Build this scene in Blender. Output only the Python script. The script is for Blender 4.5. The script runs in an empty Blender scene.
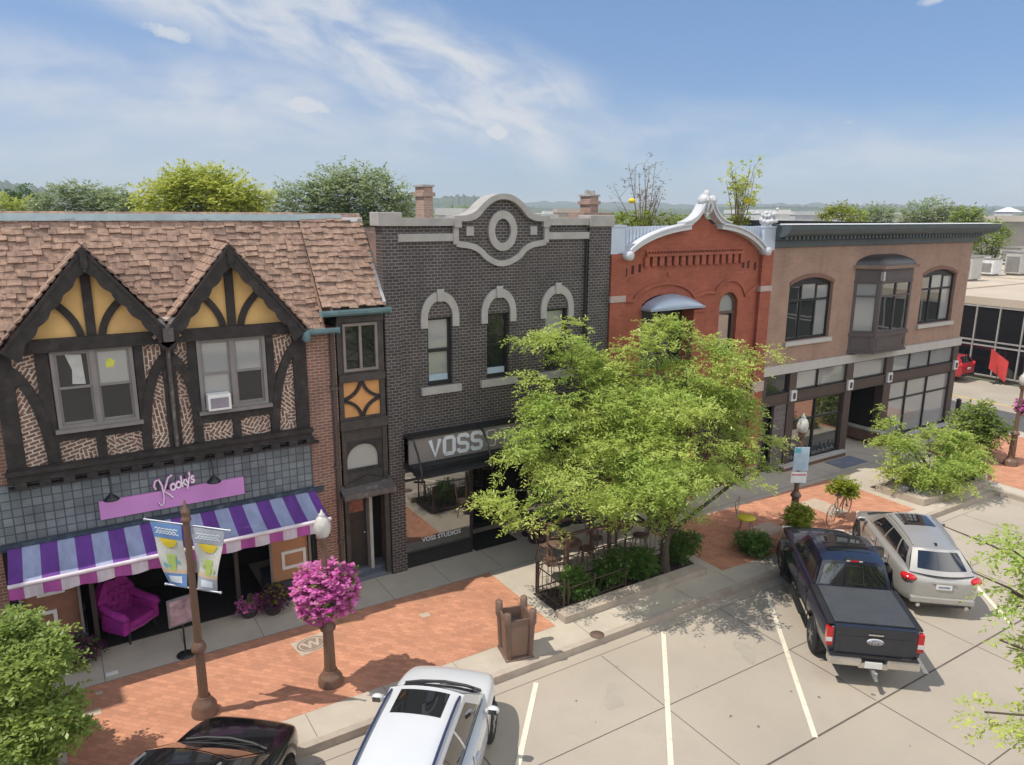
import bpy, bmesh, math, random
import numpy as np
from mathutils import Vector, Matrix
from mathutils.geometry import tessellate_polygon
R = math.radians
rnd = random.Random(7)
SC = bpy.context.scene
COL = SC.collection

# ------------------------------------------------------------------ camera
CX, CY, CZ = 0.0, -16.25, 9.0
FPX = 740.0
_p, _y, _r = R(13.0), R(32.1), R(0.37)
FW = Vector((math.sin(_y)*math.cos(_p), math.cos(_y)*math.cos(_p), -math.sin(_p)))
RT0 = Vector((math.cos(_y), -math.sin(_y), 0))
UP0 = RT0.cross(FW)
RT = RT0*math.cos(_r) + UP0*math.sin(_r)
UP = -RT0*math.sin(_r) + UP0*math.cos(_r)
cam_d = bpy.data.cameras.new('camera')
cam = bpy.data.objects.new('camera', cam_d); COL.objects.link(cam)
M = Matrix.Identity(4)
for i in range(3):
    M[i][0] = RT[i]; M[i][1] = UP[i]; M[i][2] = -FW[i]
M[0][3], M[1][3], M[2][3] = CX, CY, CZ
cam.matrix_world = M
cam_d.sensor_width = 36; cam_d.lens = 36*FPX/1024
cam_d.clip_end = 20000; cam_d.clip_start = 0.1
SC.camera = cam

def ray(px, py):
    return RT*((px-512)/FPX) - UP*((py-382.5)/FPX) + FW
def at_depth(px, py, d):
    "the place in the world seen at this pixel of the survey photo, d metres deep"
    return Vector((CX, CY, CZ)) + ray(px, py)*d
def at_z(px, py, z=0.0):
    r = ray(px, py); return Vector((CX, CY, CZ)) + r*((z-CZ)/r.z)

# ------------------------------------------------------------------ materials
def _nt(name):
    m = bpy.data.materials.new(name); m.use_nodes = True
    nt = m.node_tree; b = nt.nodes['Principled BSDF']
    return m, nt, b
def lnk(nt, a, b): nt.links.new(a, b)
def nd(nt, t, **k):
    n = nt.nodes.new(t)
    for kk, v in k.items():
        if kk.startswith('i_'):
            n.inputs[kk[2:].replace('_', ' ')].default_value = v
        else: setattr(n, kk, v)
    return n
def c4(c): return (c[0], c[1], c[2], 1)
def mul(c, f): return tuple(min(1, x*f) for x in c[:3])
_MC = {}
def mat(name, col, rough=.7, metal=0, var=.16, scale=3.0, bump=.0, bscale=25, spec=.5, coat=0, fine=0.0, dirt=None):
    "plain surface with uneven tone, optional bump and blotchy dirt"
    if name in _MC: return _MC[name]
    m, nt, b = _nt(name)
    b.inputs['Roughness'].default_value = rough
    b.inputs['Metallic'].default_value = metal
    b.inputs['Specular IOR Level'].default_value = spec
    b.inputs['Coat Weight'].default_value = coat
    tc = nd(nt, 'ShaderNodeTexCoord')
    n1 = nd(nt, 'ShaderNodeTexNoise', i_Scale=scale, i_Detail=5.0, i_Roughness=.6)
    lnk(nt, tc.outputs['Object'], n1.inputs['Vector'])
    rp = nd(nt, 'ShaderNodeValToRGB')
    rp.color_ramp.elements[0].position = .3; rp.color_ramp.elements[1].position = .7
    rp.color_ramp.elements[0].color = c4(mul(col, 1-var)); rp.color_ramp.elements[1].color = c4(mul(col, 1+var))
    lnk(nt, n1.outputs['Fac'], rp.inputs['Fac'])
    out = rp.outputs['Color']
    if dirt:
        n2 = nd(nt, 'ShaderNodeTexNoise', i_Scale=dirt[1], i_Detail=6.0, i_Roughness=.65)
        lnk(nt, tc.outputs['Object'], n2.inputs['Vector'])
        r2 = nd(nt, 'ShaderNodeValToRGB')
        r2.color_ramp.elements[0].position = .52; r2.color_ramp.elements[1].position = .72
        r2.color_ramp.elements[0].color = (0,0,0,1); r2.color_ramp.elements[1].color = (dirt[2],)*3+(1,)
        lnk(nt, n2.outputs['Fac'], r2.inputs['Fac'])
        mx = nd(nt, 'ShaderNodeMix', data_type='RGBA')
        lnk(nt, r2.outputs['Color'], mx.inputs[0]); lnk(nt, out, mx.inputs[6]); mx.inputs[7].default_value = c4(dirt[0])
        out = mx.outputs[2]
    lnk(nt, out, b.inputs['Base Color'])
    if bump:
        n3 = nd(nt, 'ShaderNodeTexNoise', i_Scale=bscale, i_Detail=4.0)
        lnk(nt, tc.outputs['Object'], n3.inputs['Vector'])
        bp = nd(nt, 'ShaderNodeBump', i_Strength=bump, i_Distance=.02)
        lnk(nt, n3.outputs['Fac'], bp.inputs['Height']); lnk(nt, bp.outputs['Normal'], b.inputs['Normal'])
    _MC[name] = m
    return m

def brick_mat(name, c1, c2, mortar, bw=.21, rh=.075, ms=.012, rot=0.0, rough=.85, bump=.6, horiz=False, var=.25, squash=1, offset=.5, dirt=None, bias=0.0, crazy=0):
    if name in _MC: return _MC[name]
    m, nt, b = _nt(name)
    b.inputs['Roughness'].default_value = rough
    tc = nd(nt, 'ShaderNodeTexCoord')
    sp = nd(nt, 'ShaderNodeSeparateXYZ'); lnk(nt, tc.outputs['Object'], sp.inputs[0])
    cb = nd(nt, 'ShaderNodeCombineXYZ')
    if horiz:
        lnk(nt, sp.outputs['X'], cb.inputs['X']); lnk(nt, sp.outputs['Y'], cb.inputs['Y'])
    else:
        ad = nd(nt, 'ShaderNodeMath', operation='ADD')
        lnk(nt, sp.outputs['X'], ad.inputs[0]); lnk(nt, sp.outputs['Y'], ad.inputs[1])
        lnk(nt, ad.outputs[0], cb.inputs['X']); lnk(nt, sp.outputs['Z'], cb.inputs['Y'])
    vec = cb.outputs[0]
    if rot:
        mp = nd(nt, 'ShaderNodeMapping'); mp.inputs['Rotation'].default_value = (0, 0, rot)
        lnk(nt, vec, mp.inputs['Vector']); vec = mp.outputs[0]
    if crazy:      # bricks laid in patches at odd angles
        vo = nd(nt, 'ShaderNodeTexVoronoi', i_Scale=crazy); lnk(nt, vec, vo.inputs['Vector'])
        sc_ = nd(nt, 'ShaderNodeSeparateColor'); lnk(nt, vo.outputs['Color'], sc_.inputs[0])
        ml = nd(nt, 'ShaderNodeMath', operation='MULTIPLY'); lnk(nt, sc_.outputs[0], ml.inputs[0]); ml.inputs[1].default_value = 5.0
        fl = nd(nt, 'ShaderNodeMath', operation='FLOOR'); lnk(nt, ml.outputs[0], fl.inputs[0])
        an = nd(nt, 'ShaderNodeMath', operation='MULTIPLY'); lnk(nt, fl.outputs[0], an.inputs[0]); an.inputs[1].default_value = .72
        vr = nd(nt, 'ShaderNodeVectorRotate', rotation_type='Z_AXIS'); lnk(nt, vec, vr.inputs['Vector']); lnk(nt, an.outputs[0], vr.inputs['Angle']); vec = vr.outputs[0]
    br = nd(nt, 'ShaderNodeTexBrick')
    br.offset = offset; br.squash = squash
    br.inputs['Scale'].default_value = 1.0
    br.inputs['Brick Width'].default_value = bw; br.inputs['Row Height'].default_value = rh
    br.inputs['Mortar Size'].default_value = ms; br.inputs['Mortar Smooth'].default_value = .15
    br.inputs['Bias'].default_value = bias
    br.inputs['Color1'].default_value = c4(c1); br.inputs['Color2'].default_value = c4(c2); br.inputs['Mortar'].default_value = c4(mortar)
    lnk(nt, vec, br.inputs['Vector'])
    nz = nd(nt, 'ShaderNodeTexNoise', i_Scale=1.3, i_Detail=6.0, i_Roughness=.65)
    lnk(nt, tc.outputs['Object'], nz.inputs['Vector'])
    mr = nd(nt, 'ShaderNodeMapRange'); mr.inputs[1].default_value = .3; mr.inputs[2].default_value = .7
    mr.inputs[3].default_value = 1-var; mr.inputs[4].default_value = 1+var*.8
    lnk(nt, nz.outputs['Fac'], mr.inputs[0])
    mx = nd(nt, 'ShaderNodeMix', data_type='RGBA', blend_type='MULTIPLY'); mx.inputs[0].default_value = 1
    lnk(nt, br.outputs['Color'], mx.inputs[6]); lnk(nt, mr.outputs[0], mx.inputs[7])
    out = mx.outputs[2]
    if dirt:
        n2 = nd(nt, 'ShaderNodeTexNoise', i_Scale=dirt[1], i_Detail=7.0, i_Roughness=.7)
        ms_ = nd(nt, 'ShaderNodeMapping'); ms_.inputs['Scale'].default_value = (1.6, 1, 1) if horiz else (2.2, 2.2, .35)
        lnk(nt, tc.outputs['Object'], ms_.inputs['Vector']); lnk(nt, ms_.outputs[0], n2.inputs['Vector'])
        r2 = nd(nt, 'ShaderNodeValToRGB')
        r2.color_ramp.elements[0].position = .5; r2.color_ramp.elements[1].position = .75
        r2.color_ramp.elements[0].color = (0,0,0,1); r2.color_ramp.elements[1].color = (dirt[2],)*3+(1,)
        lnk(nt, n2.outputs['Fac'], r2.inputs['Fac'])
        m2 = nd(nt, 'ShaderNodeMix', data_type='RGBA')
        lnk(nt, r2.outputs['Color'], m2.inputs[0]); lnk(nt, out, m2.inputs[6]); m2.inputs[7].default_value = c4(dirt[0])
        out = m2.outputs[2]
    lnk(nt, out, b.inputs['Base Color'])
    bp = nd(nt, 'ShaderNodeBump', i_Strength=bump, i_Distance=.01); bp.invert = True
    lnk(nt, br.outputs['Fac'], bp.inputs['Height']); lnk(nt, bp.outputs['Normal'], b.inputs['Normal'])
    _MC[name] = m
    return m

def leaf_mat(name, c1, c2, trans=.35):
    if name in _MC: return _MC[name]
    m = bpy.data.materials.new(name); m.use_nodes = True; nt = m.node_tree
    for n in list(nt.nodes): nt.nodes.remove(n)
    o = nd(nt, 'ShaderNodeOutputMaterial')
    at = nd(nt, 'ShaderNodeAttribute', attribute_name='tone')
    mx = nd(nt, 'ShaderNodeMix', data_type='RGBA')
    mx.inputs[6].default_value = c4(c1); mx.inputs[7].default_value = c4(c2)
    lnk(nt, at.outputs['Fac'], mx.inputs[0])
    d = nd(nt, 'ShaderNodeBsdfDiffuse'); t = nd(nt, 'ShaderNodeBsdfTranslucent')
    g = nd(nt, 'ShaderNodeBsdfGlossy'); g.inputs['Roughness'].default_value = .45
    lnk(nt, mx.outputs[2], d.inputs['Color']); lnk(nt, mx.outputs[2], t.inputs['Color'])
    ms = nd(nt, 'ShaderNodeMixShader'); ms.inputs[0].default_value = trans
    lnk(nt, d.outputs[0], ms.inputs[1]); lnk(nt, t.outputs[0], ms.inputs[2])
    m2 = nd(nt, 'ShaderNodeMixShader'); m2.inputs[0].default_value = .035
    lnk(nt, ms.outputs[0], m2.inputs[1]); lnk(nt, g.outputs[0], m2.inputs[2])
    lnk(nt, m2.outputs[0], o.inputs['Surface'])
    _MC[name] = m
    return m

def glass_mat(name, tint=(.02,.025,.03), refl=.35, rough=.03, wav=.0):
    "window glass: what is behind it is dark, the outside is reflected"
    if name in _MC: return _MC[name]
    m, nt, b = _nt(name)
    b.inputs['Base Color'].default_value = c4(tint)
    b.inputs['Roughness'].default_value = rough
    b.inputs['Specular IOR Level'].default_value = .5
    b.inputs['IOR'].default_value = 1.5 + refl*2.2
    if wav:
        tc = nd(nt, 'ShaderNodeTexCoord')
        n3 = nd(nt, 'ShaderNodeTexNoise', i_Scale=1.4, i_Detail=1.0)
        lnk(nt, tc.outputs['Object'], n3.inputs['Vector'])
        bp = nd(nt, 'ShaderNodeBump', i_Strength=wav, i_Distance=.02)
        lnk(nt, n3.outputs['Fac'], bp.inputs['Height']); lnk(nt, bp.outputs['Normal'], b.inputs['Normal'])
    _MC[name] = m
    return m

def stripe_mat(name, cA, cB, width, x0=0.0, axis='X'):
    if name in _MC: return _MC[name]
    m, nt, b = _nt(name); b.inputs['Roughness'].default_value = .8
    tc = nd(nt, 'ShaderNodeTexCoord'); sp = nd(nt, 'ShaderNodeSeparateXYZ'); lnk(nt, tc.outputs['Object'], sp.inputs[0])
    a = nd(nt, 'ShaderNodeMath', operation='SUBTRACT'); lnk(nt, sp.outputs[axis], a.inputs[0]); a.inputs[1].default_value = x0
    d = nd(nt, 'ShaderNodeMath', operation='DIVIDE'); lnk(nt, a.outputs[0], d.inputs[0]); d.inputs[1].default_value = width*2
    f = nd(nt, 'ShaderNodeMath', operation='FRACT'); lnk(nt, d.outputs[0], f.inputs[0])
    g = nd(nt, 'ShaderNodeMath', operation='GREATER_THAN'); lnk(nt, f.outputs[0], g.inputs[0]); g.inputs[1].default_value = .5
    mx = nd(nt, 'ShaderNodeMix', data_type='RGBA'); mx.inputs[6].default_value = c4(cA); mx.inputs[7].default_value = c4(cB)
    lnk(nt, g.outputs[0], mx.inputs[0])
    nz = nd(nt, 'ShaderNodeTexNoise', i_Scale=2.2, i_Detail=6.0, i_Roughness=.7); ms_ = nd(nt, 'ShaderNodeMapping'); ms_.inputs['Scale'].default_value = (2,.6,.6)
    lnk(nt, tc.outputs['Object'], ms_.inputs['Vector']); lnk(nt, ms_.outputs[0], nz.inputs['Vector'])
    mr = nd(nt, 'ShaderNodeMapRange'); mr.inputs[1].default_value = .3; mr.inputs[2].default_value = .7; mr.inputs[3].default_value = .72; mr.inputs[4].default_value = 1.15
    lnk(nt, nz.outputs['Fac'], mr.inputs[0])
    m2 = nd(nt, 'ShaderNodeMix', data_type='RGBA', blend_type='MULTIPLY'); m2.inputs[0].default_value = 1
    lnk(nt, mx.outputs[2], m2.inputs[6]); lnk(nt, mr.outputs[0], m2.inputs[7]); lnk(nt, m2.outputs[2], b.inputs['Base Color'])
    _MC[name] = m
    return m

# ------------------------------------------------------------------ mesh collector
class MB:
    def __init__(s): s.v = []; s.f = []; s.sm = []
    def add(s, vs, fs, smooth=False):
        o = len(s.v); s.v += [tuple(v) for v in vs]
        for f in fs: s.f.append(tuple(i+o for i in f)); s.sm.append(smooth)
        return s
    def box(s, x0, x1, y0, y1, z0, z1, rot=None, c=None):
        vs = [(x0,y0,z0),(x1,y0,z0),(x1,y1,z0),(x0,y1,z0),(x0,y0,z1),(x1,y0,z1),(x1,y1,z1),(x0,y1,z1)]
        if rot is not None:
            c = Vector(c) if c else Vector(((x0+x1)/2,(y0+y1)/2,(z0+z1)/2))
            vs = [rot@(Vector(v)-c)+c for v in vs]
        return s.add(vs, [(0,3,2,1),(4,5,6,7),(0,1,5,4),(1,2,6,5),(2,3,7,6),(3,0,4,7)])
    def bbox(s, x0, x1, y0, y1, z0, z1, b=.01):
        "box with chamfered edges"
        bm = bmesh.new(); bmesh.ops.create_cube(bm, size=1)
        for v in bm.verts: v.co = Vector(((x0+x1)/2+v.co.x*(x1-x0), (y0+y1)/2+v.co.y*(y1-y0), (z0+z1)/2+v.co.z*(z1-z0)))
        bmesh.ops.bevel(bm, geom=bm.edges[:], offset=b, segments=2, affect='EDGES', profile=.6)
        s.addbm(bm); return s
    def addbm(s, bm, smooth=False, mtx=None):
        bm.verts.ensure_lookup_table()
        s.add([(mtx@v.co if mtx else v.co) for v in bm.verts], [[v.index for v in f.verts] for f in bm.faces], smooth); bm.free(); return s
    def tube(s, pts, radii, n=8, smooth=True, caps=True):
        pts = [Vector(p) for p in pts]
        if not isinstance(radii, (list, tuple)): radii = [radii]*len(pts)
        vs = []; fs = []
        t0 = (pts[1]-pts[0]).normalized()
        a = Vector((0,0,1)) if abs(t0.z) < .9 else Vector((1,0,0))
        u = t0.cross(a).normalized()
        for i, p in enumerate(pts):
            t = (pts[min(i+1,len(pts)-1)]-pts[max(i-1,0)])
            t = t.normalized() if t.length > 1e-9 else t0
            u = (u - t*u.dot(t))
            u = u.normalized() if u.length > 1e-6 else t.orthogonal().normalized()
            w = t.cross(u)
            for k in range(n):
                q = 2*math.pi*k/n
                vs.append(p+(u*math.cos(q)+w*math.sin(q))*radii[i])
        for i in range(len(pts)-1):
            for k in range(n):
                fs.append((i*n+k, i*n+(k+1)%n, (i+1)*n+(k+1)%n, (i+1)*n+k))
        s.add(vs, fs, smooth)
        if caps:
            s.add(vs[:n], [tuple(range(n))[::-1]]); s.add(vs[-n:], [tuple(range(n))])
        return s
    def lathe(s, prof, c=(0,0,0), n=20, smooth=True, axis='Z', flute=0):
        "prof: list of (r, h)"
        vs = []; fs = []
        for i, (r, h) in enumerate(prof):
            for k in range(n):
                q = 2*math.pi*k/n
                rr = r*(1-flute*(k % 2))
                p = (rr*math.cos(q), rr*math.sin(q), h)
                if axis == 'Y': p = (p[0], p[2], p[1])
                if axis == 'X': p = (p[2], p[0], p[1])
                vs.append((c[0]+p[0], c[1]+p[1], c[2]+p[2]))
        for i in range(len(prof)-1):
            for k in range(n):
                fs.append((i*n+k, i*n+(k+1)%n, (i+1)*n+(k+1)%n, (i+1)*n+k))
        s.add(vs, fs, smooth)
        s.add(vs[:n], [tuple(range(n))[::-1]]); s.add(vs[-n:], [tuple(range(n))])
        return s
    def plate(s, outs, y0, y1):
        "outline polygons (first = outer, others = holes) of (x,z), between depths y0 (front) and y1"
        pl = [[Vector((x, z, 0)) for x, z in o] for o in outs]
        tri = tessellate_polygon(pl)
        flat = [(x, z) for o in outs for x, z in o]
        n = len(flat)
        vs = [(x, y0, z) for x, z in flat]+[(x, y1, z) for x, z in flat]
        fs = []
        for a, b, c in tri:
            ax, az = flat[a]; bx, bz = flat[b]; cx, cz = flat[c]
            if (bx-ax)*(cz-az)-(bz-az)*(cx-ax) < 0: b, c = c, b
            fs.append((a, b, c)); fs.append((a+n, c+n, b+n))
        o0 = 0
        for o in outs:
            k = len(o)
            for i in range(k):
                fs.append((o0+i, o0+(i+1)%k, o0+(i+1)%k+n, o0+i+n))
            o0 += k
        s.add(vs, fs); return s
    def xform(s, mtx):
        s.v = [tuple(mtx@Vector(v)) for v in s.v]; return s
    def ball(s, c, r, sx=1, sy=1, sz=1, sub=2, jit=0, rn=None):
        bm = bmesh.new(); bmesh.ops.create_icosphere(bm, subdivisions=sub, radius=r)
        for v in bm.verts:
            k = 1+(rn.uniform(-jit, jit) if rn else 0)
            v.co = Vector((v.co.x*sx*k+c[0], v.co.y*sy*k+c[1], v.co.z*sz*k+c[2]))
        return s.addbm(bm, smooth=(jit == 0))
    def patch(s, fn, nu, nv, smooth=True, flip=False):
        vs = [fn(i/nu, j/nv) for j in range(nv+1) for i in range(nu+1)]
        fs = []
        for j in range(nv):
            for i in range(nu):
                a = j*(nu+1)+i; q = (a, a+1, a+nu+2, a+nu+1)
                fs.append(q[::-1] if flip else q)
        s.add(vs, fs, smooth); return s
    def mesh(s, name, off=(0,0,0), ang=None):
        me = bpy.data.meshes.new(name)
        o = Vector(off)
        me.from_pydata([(v[0]-o.x, v[1]-o.y, v[2]-o.z) for v in s.v], [], s.f)
        me.polygons.foreach_set('use_smooth', s.sm)
        if ang: 
            try: me.set_sharp_from_angle(angle=R(ang))
            except Exception: pass
        me.update(); return me
    def build(s, name, m, parent=None, ang=None, recalc=False):
        off = (0,0,0)
        if parent is not None:
            root = parent
            while root.parent: root = root.parent
            if not root.get('_local'): off = root['_base']
        me = s.mesh(name, off, ang)
        if recalc:
            bm = bmesh.new(); bm.from_mesh(me); bmesh.ops.recalc_face_normals(bm, faces=bm.faces[:]); bm.to_mesh(me); bm.free()
        me.materials.append(m)
        o = bpy.data.objects.new(name, me); COL.objects.link(o)
        if parent is not None: o.parent = parent
        return o

ROOTS = []
def thing(name, label, cat, loc=(0,0,0), rz=None, group=None):
    o = bpy.data.objects.new(name, None); COL.objects.link(o)
    o.empty_display_size = .2
    o.location = loc; o['label'] = label; o['category'] = cat
    if group: o['group'] = group
    o['_base'] = tuple(loc)
    if rz is not None: o.rotation_euler = (0, 0, rz); o['_local'] = 1
    ROOTS.append(o)
    return o
def tag(o, label, cat, group=None):
    o['label'] = label; o['category'] = cat
    if group: o['group'] = group
    return o
def solo(name, mb, m, label, cat, loc, group=None, ang=None):
    "a thing that is one mesh, origin at its base"
    me = mb.mesh(name, loc, ang); me.materials.append(m)
    o = bpy.data.objects.new(name, me); COL.objects.link(o); o.location = loc
    return tag(o, label, cat, group)
def struct(name, mb, m, kind='structure'):
    o = mb.build(name, m); o['kind'] = kind; return o
def part(name, mb, m, parent, label=None, ang=None, recalc=False):
    o = mb.build(name, m, parent, ang, recalc)
    if label: o['label'] = label
    return o
def dup(root, loc, rz=None, label=None, group=None):
    def cp(o, par):
        c = o.copy(); COL.objects.link(c)
        if par is not None: c.parent = par
        for ch in list(o.children): cp(ch, c)
        return c
    r = cp(root, None); r.location = loc
    if rz is not None: r.rotation_euler = (0, 0, rz)
    if label: r['label'] = label
    if group: r['group'] = group
    ROOTS.append(r)
    return r
_dg = None
def text_mb(txt, size, thick=.012, bold=0.0, shear=0.0, spacing=1.0, align='LEFT', outline=False):
    "lettering as mesh: lies in XZ facing -Y, baseline start at the origin"
    cu = bpy.data.curves.new('t', 'FONT'); cu.body = txt; cu.size = size; cu.extrude = thick
    cu.offset = bold; cu.shear = shear; cu.space_character = spacing; cu.align_x = align; cu.resolution_u = 3
    ob = bpy.data.objects.new('t', cu); COL.objects.link(ob)
    dg = bpy.context.evaluated_depsgraph_get(); me = bpy.data.meshes.new_from_object(ob.evaluated_get(dg))
    mb = MB()
    mb.add([(v.co.x, -v.co.z, v.co.y) for v in me.vertices], [tuple(p.vertices) for p in me.polygons])
    bpy.data.objects.remove(ob); bpy.data.curves.remove(cu); bpy.data.meshes.remove(me)
    return mb
def arc(cx, cz, rx, rz, a0, a1, n=16):
    return [(cx+rx*math.cos(R(a0+(a1-a0)*i/n)), cz+rz*math.sin(R(a0+(a1-a0)*i/n))) for i in range(n+1)]
def rect(x0, x1, z0, z1): return [(x0,z0),(x1,z0),(x1,z1),(x0,z1)]
def strip(pts, w):
    "closed outline of a ribbon of width w along the polyline pts of (x,z)"
    L = []; Rr = []
    for i, p in enumerate(pts):
        a = pts[max(i-1,0)]; b = pts[min(i+1,len(pts)-1)]
        d = Vector((b[0]-a[0], b[1]-a[1])).normalized(); n = Vector((-d.y, d.x))
        L.append((p[0]+n.x*w/2, p[1]+n.y*w/2)); Rr.append((p[0]-n.x*w/2, p[1]-n.y*w/2))
    return Rr+L[::-1]
def bez(p0, p1, p2, n=10):
    return [((1-t)**2*p0[0]+2*t*(1-t)*p1[0]+t*t*p2[0], (1-t)**2*p0[1]+2*t*(1-t)*p1[1]+t*t*p2[1]) for t in [i/n for i in range(n+1)]]

# ------------------------------------------------------------------ foliage
def leaf_cloud(name, centers, radii, m, parent, n, size=.12, aspect=.4, flat=.7, seed=1, twig=.4, droop=.25, origin=None, per=10, hollow=.25, tone_amp=.5):
    """Leaves as many small quads set along short twigs through the volume of every clump."""
    g = np.random.default_rng(seed)
    centers = np.array(centers, float); radii = np.array(radii, float)
    w = radii**2.2; w /= w.sum()
    nt_ = max(1, n//per)
    idx = g.choice(len(centers), nt_, p=w)
    d = g.normal(size=(nt_,3)); d /= np.linalg.norm(d, axis=1)[:,None]
    rr = (hollow + (1-hollow)*g.random(nt_)**.6)
    st = centers[idx] + d*(radii[idx]*rr)[:,None]*np.array([1,1,flat])
    if origin is None: origin = centers.mean(0)
    out = st-np.array(origin); out[:,2] *= .4
    out /= (np.linalg.norm(out,axis=1)[:,None]+1e-6)
    dirs = out*.7 + d*.6 + g.normal(size=(nt_,3))*.45
    dirs[:,2] = dirs[:,2]*.55 + .05
    dirs /= np.linalg.norm(dirs,axis=1)[:,None]
    tw = twig*(.6+.8*g.random(nt_))
    ctone = g.random(len(centers))*tone_amp
    V = []; T = []
    for k in range(per):
        s = (k+.5)/per
        p = st + dirs*(tw*s)[:,None]
        p[:,2] -= droop*tw*s*s
        side = np.cross(dirs, np.array([0,0,1.0])); side /= (np.linalg.norm(side,axis=1)[:,None]+1e-6)
        sg = 1 if k % 2 else -1
        a = dirs*.55 + side*sg*.85 + g.normal(size=(nt_,3))*.35
        a[:,2] -= droop*.6
        a /= np.linalg.norm(a,axis=1)[:,None]
        up = np.array([0,0,1.0]) + g.normal(size=(nt_,3))*.32
        b = np.cross(a, up); b /= (np.linalg.norm(b,axis=1)[:,None]+1e-6)
        L = size*(.6+.8*g.random(nt_)); Wd = L*aspect*.5
        q0 = p; q1 = p + a*(L*.5)[:,None] + b*Wd[:,None]; q2 = p + a*L[:,None]; q3 = p + a*(L*.5)[:,None] - b*Wd[:,None]
        V.append(np.stack([q0,q1,q2,q3],1)); T.append(np.clip(ctone[idx]+ (1-tone_amp)*g.random(nt_), 0, 1))
    V = np.concatenate(V).reshape(-1,3); T = np.repeat(np.concatenate(T),4)
    off = np.zeros(3)
    root = parent
    while root is not None and root.parent: root = root.parent
    if root is not None and not root.get('_local'): off = np.array(root['_base'])
    V = V-off
    nf = len(V)//4
    me = bpy.data.meshes.new(name)
    me.vertices.add(len(V)); me.vertices.foreach_set('co', V.astype(np.float32).ravel())
    me.loops.add(len(V)); me.loops.foreach_set('vertex_index', np.arange(len(V), dtype=np.int32))
    me.polygons.add(nf); me.polygons.foreach_set('loop_start', np.arange(0, len(V), 4, dtype=np.int32))
    me.update(calc_edges=True)
    at = me.attributes.new('tone', 'FLOAT', 'POINT'); at.data.foreach_set('value', T.astype(np.float32))
    me.materials.append(m)
    o = bpy.data.objects.new(name, me); COL.objects.link(o)
    if parent is not None: o.parent = parent
    return o

def limbs(mb, base, targets, r0, fork, seed=1, bow=.25, tip=.012):
    "tapered trunk to the fork point, then a bowed limb to every target"
    rn = random.Random(seed)
    base = Vector(base); fork = Vector(fork)
    n = 7; pts = []; rad = []
    for i in range(n+1):
        t = i/n; p = base.lerp(fork, t)+Vector((rn.uniform(-1,1), rn.uniform(-1,1), 0))*(.03*(0 < i < n))
        pts.append(p); rad.append(r0*(1.35 if i == 0 else 1.08 if i == 1 else 1-.35*t))
    mb.tube(pts, rad, 10)
    for tg in targets:
        tg = Vector(tg); t0 = rn.uniform(.55, 1.0); s = base.lerp(fork, t0)
        mid = s.lerp(tg, .5)+Vector((rn.uniform(-.2,.2), rn.uniform(-.2,.2), bow*(tg-s).length*.3))
        ps = []; rs = []
        ra = r0*(.3+.25*rn.random())
        for i in range(9):
            t = i/8
            ps.append(s*(1-t)**2+mid*2*t*(1-t)+tg*t*t); rs.append(max(tip, ra*(1-t)**.8))
        mb.tube(ps, rs, 6)
        for k in range(4):
            q = ps[rn.randint(4,7)]
            e = q+Vector((rn.uniform(-1,1), rn.uniform(-1,1), rn.uniform(-.1,.6)))*((tg-s).length*.22)
            mb.tube([q, q.lerp(e,.5)+Vector((0,0,.04)), e], [tip*1.6, tip*1.2, tip*.6], 5)
# ------------------------------------------------------------------ shared materials
CONC_LOT = mat('lot_concrete', (.385,.338,.278), .9, var=.09, scale=.45, bump=.25, bscale=60, dirt=((.29,.25,.21),.9,.4))
CONC_WALK = mat('walk_concrete', (.46,.41,.34), .9, var=.08, scale=1.1, bump=.25, bscale=50, dirt=((.33,.29,.24),1.6,.35))
CONC_KERB = mat('kerb_concrete', (.40,.34,.28), .9, var=.14, scale=2.0, bump=.3, bscale=40, dirt=((.25,.2,.165),3.0,.5))
STONE = mat('pale_stone', (.46,.43,.39), .85, var=.1, scale=2.5, bump=.25, bscale=40, dirt=((.3,.28,.25),2.5,.4))
PAVER = brick_mat('paving_brick', (.56,.265,.160), (.42,.195,.118), (.38,.195,.125), .2, .1, .006, R(45), .85, .35, horiz=True, var=.13, dirt=((.36,.2,.13),.8,.3))
JOINT = mat('joint_tar', (.105,.085,.07), .9)
ASPH = mat('asphalt', (.17,.16,.145), .95, var=.12, scale=.6, bump=.3, bscale=80)
PAINT = mat('road_paint', (.72,.66,.53), .8, var=.08, scale=3, dirt=((.45,.4,.33),6,.75))
YPAINT = mat('yellow_paint', (.6,.42,.12), .8)
BLACK = mat('black_metal', (.015,.015,.017), .45, var=.2)
BRONZE = mat('bronze_paint', (.15,.088,.06), .45, var=.12, scale=6, bump=.05)
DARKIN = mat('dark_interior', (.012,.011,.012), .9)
WHITE = mat('white_paint', (.72,.72,.70), .5, var=.06)
GLASS = glass_mat('window_glass', (.015,.018,.02), .06, .02, .05)
GLASS2 = glass_mat('shop_glass', (.02,.02,.02), 1.0, .02, .03)
GLASSG = glass_mat('blind_glare_glass', (.27,.28,.275), .35, .05, .06)  # grey put into the colour for pale blinds and pale reflections
RUBBER = mat('rubber', (.018,.018,.018), .8)
CHROME = mat('chrome', (.7,.7,.7), .18, 1.0, var=.03)
ALU = mat('alloy', (.45,.45,.46), .3, .9, var=.05)
STEEL = mat('galvanised', (.4,.41,.42), .5, .7)
RED_LENS = mat('red_lens', (.5,.012,.015), .15, var=.1, coat=.6)
CLEAR_LENS = mat('clear_lens', (.6,.6,.6), .12, var=.05, coat=.6)

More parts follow.
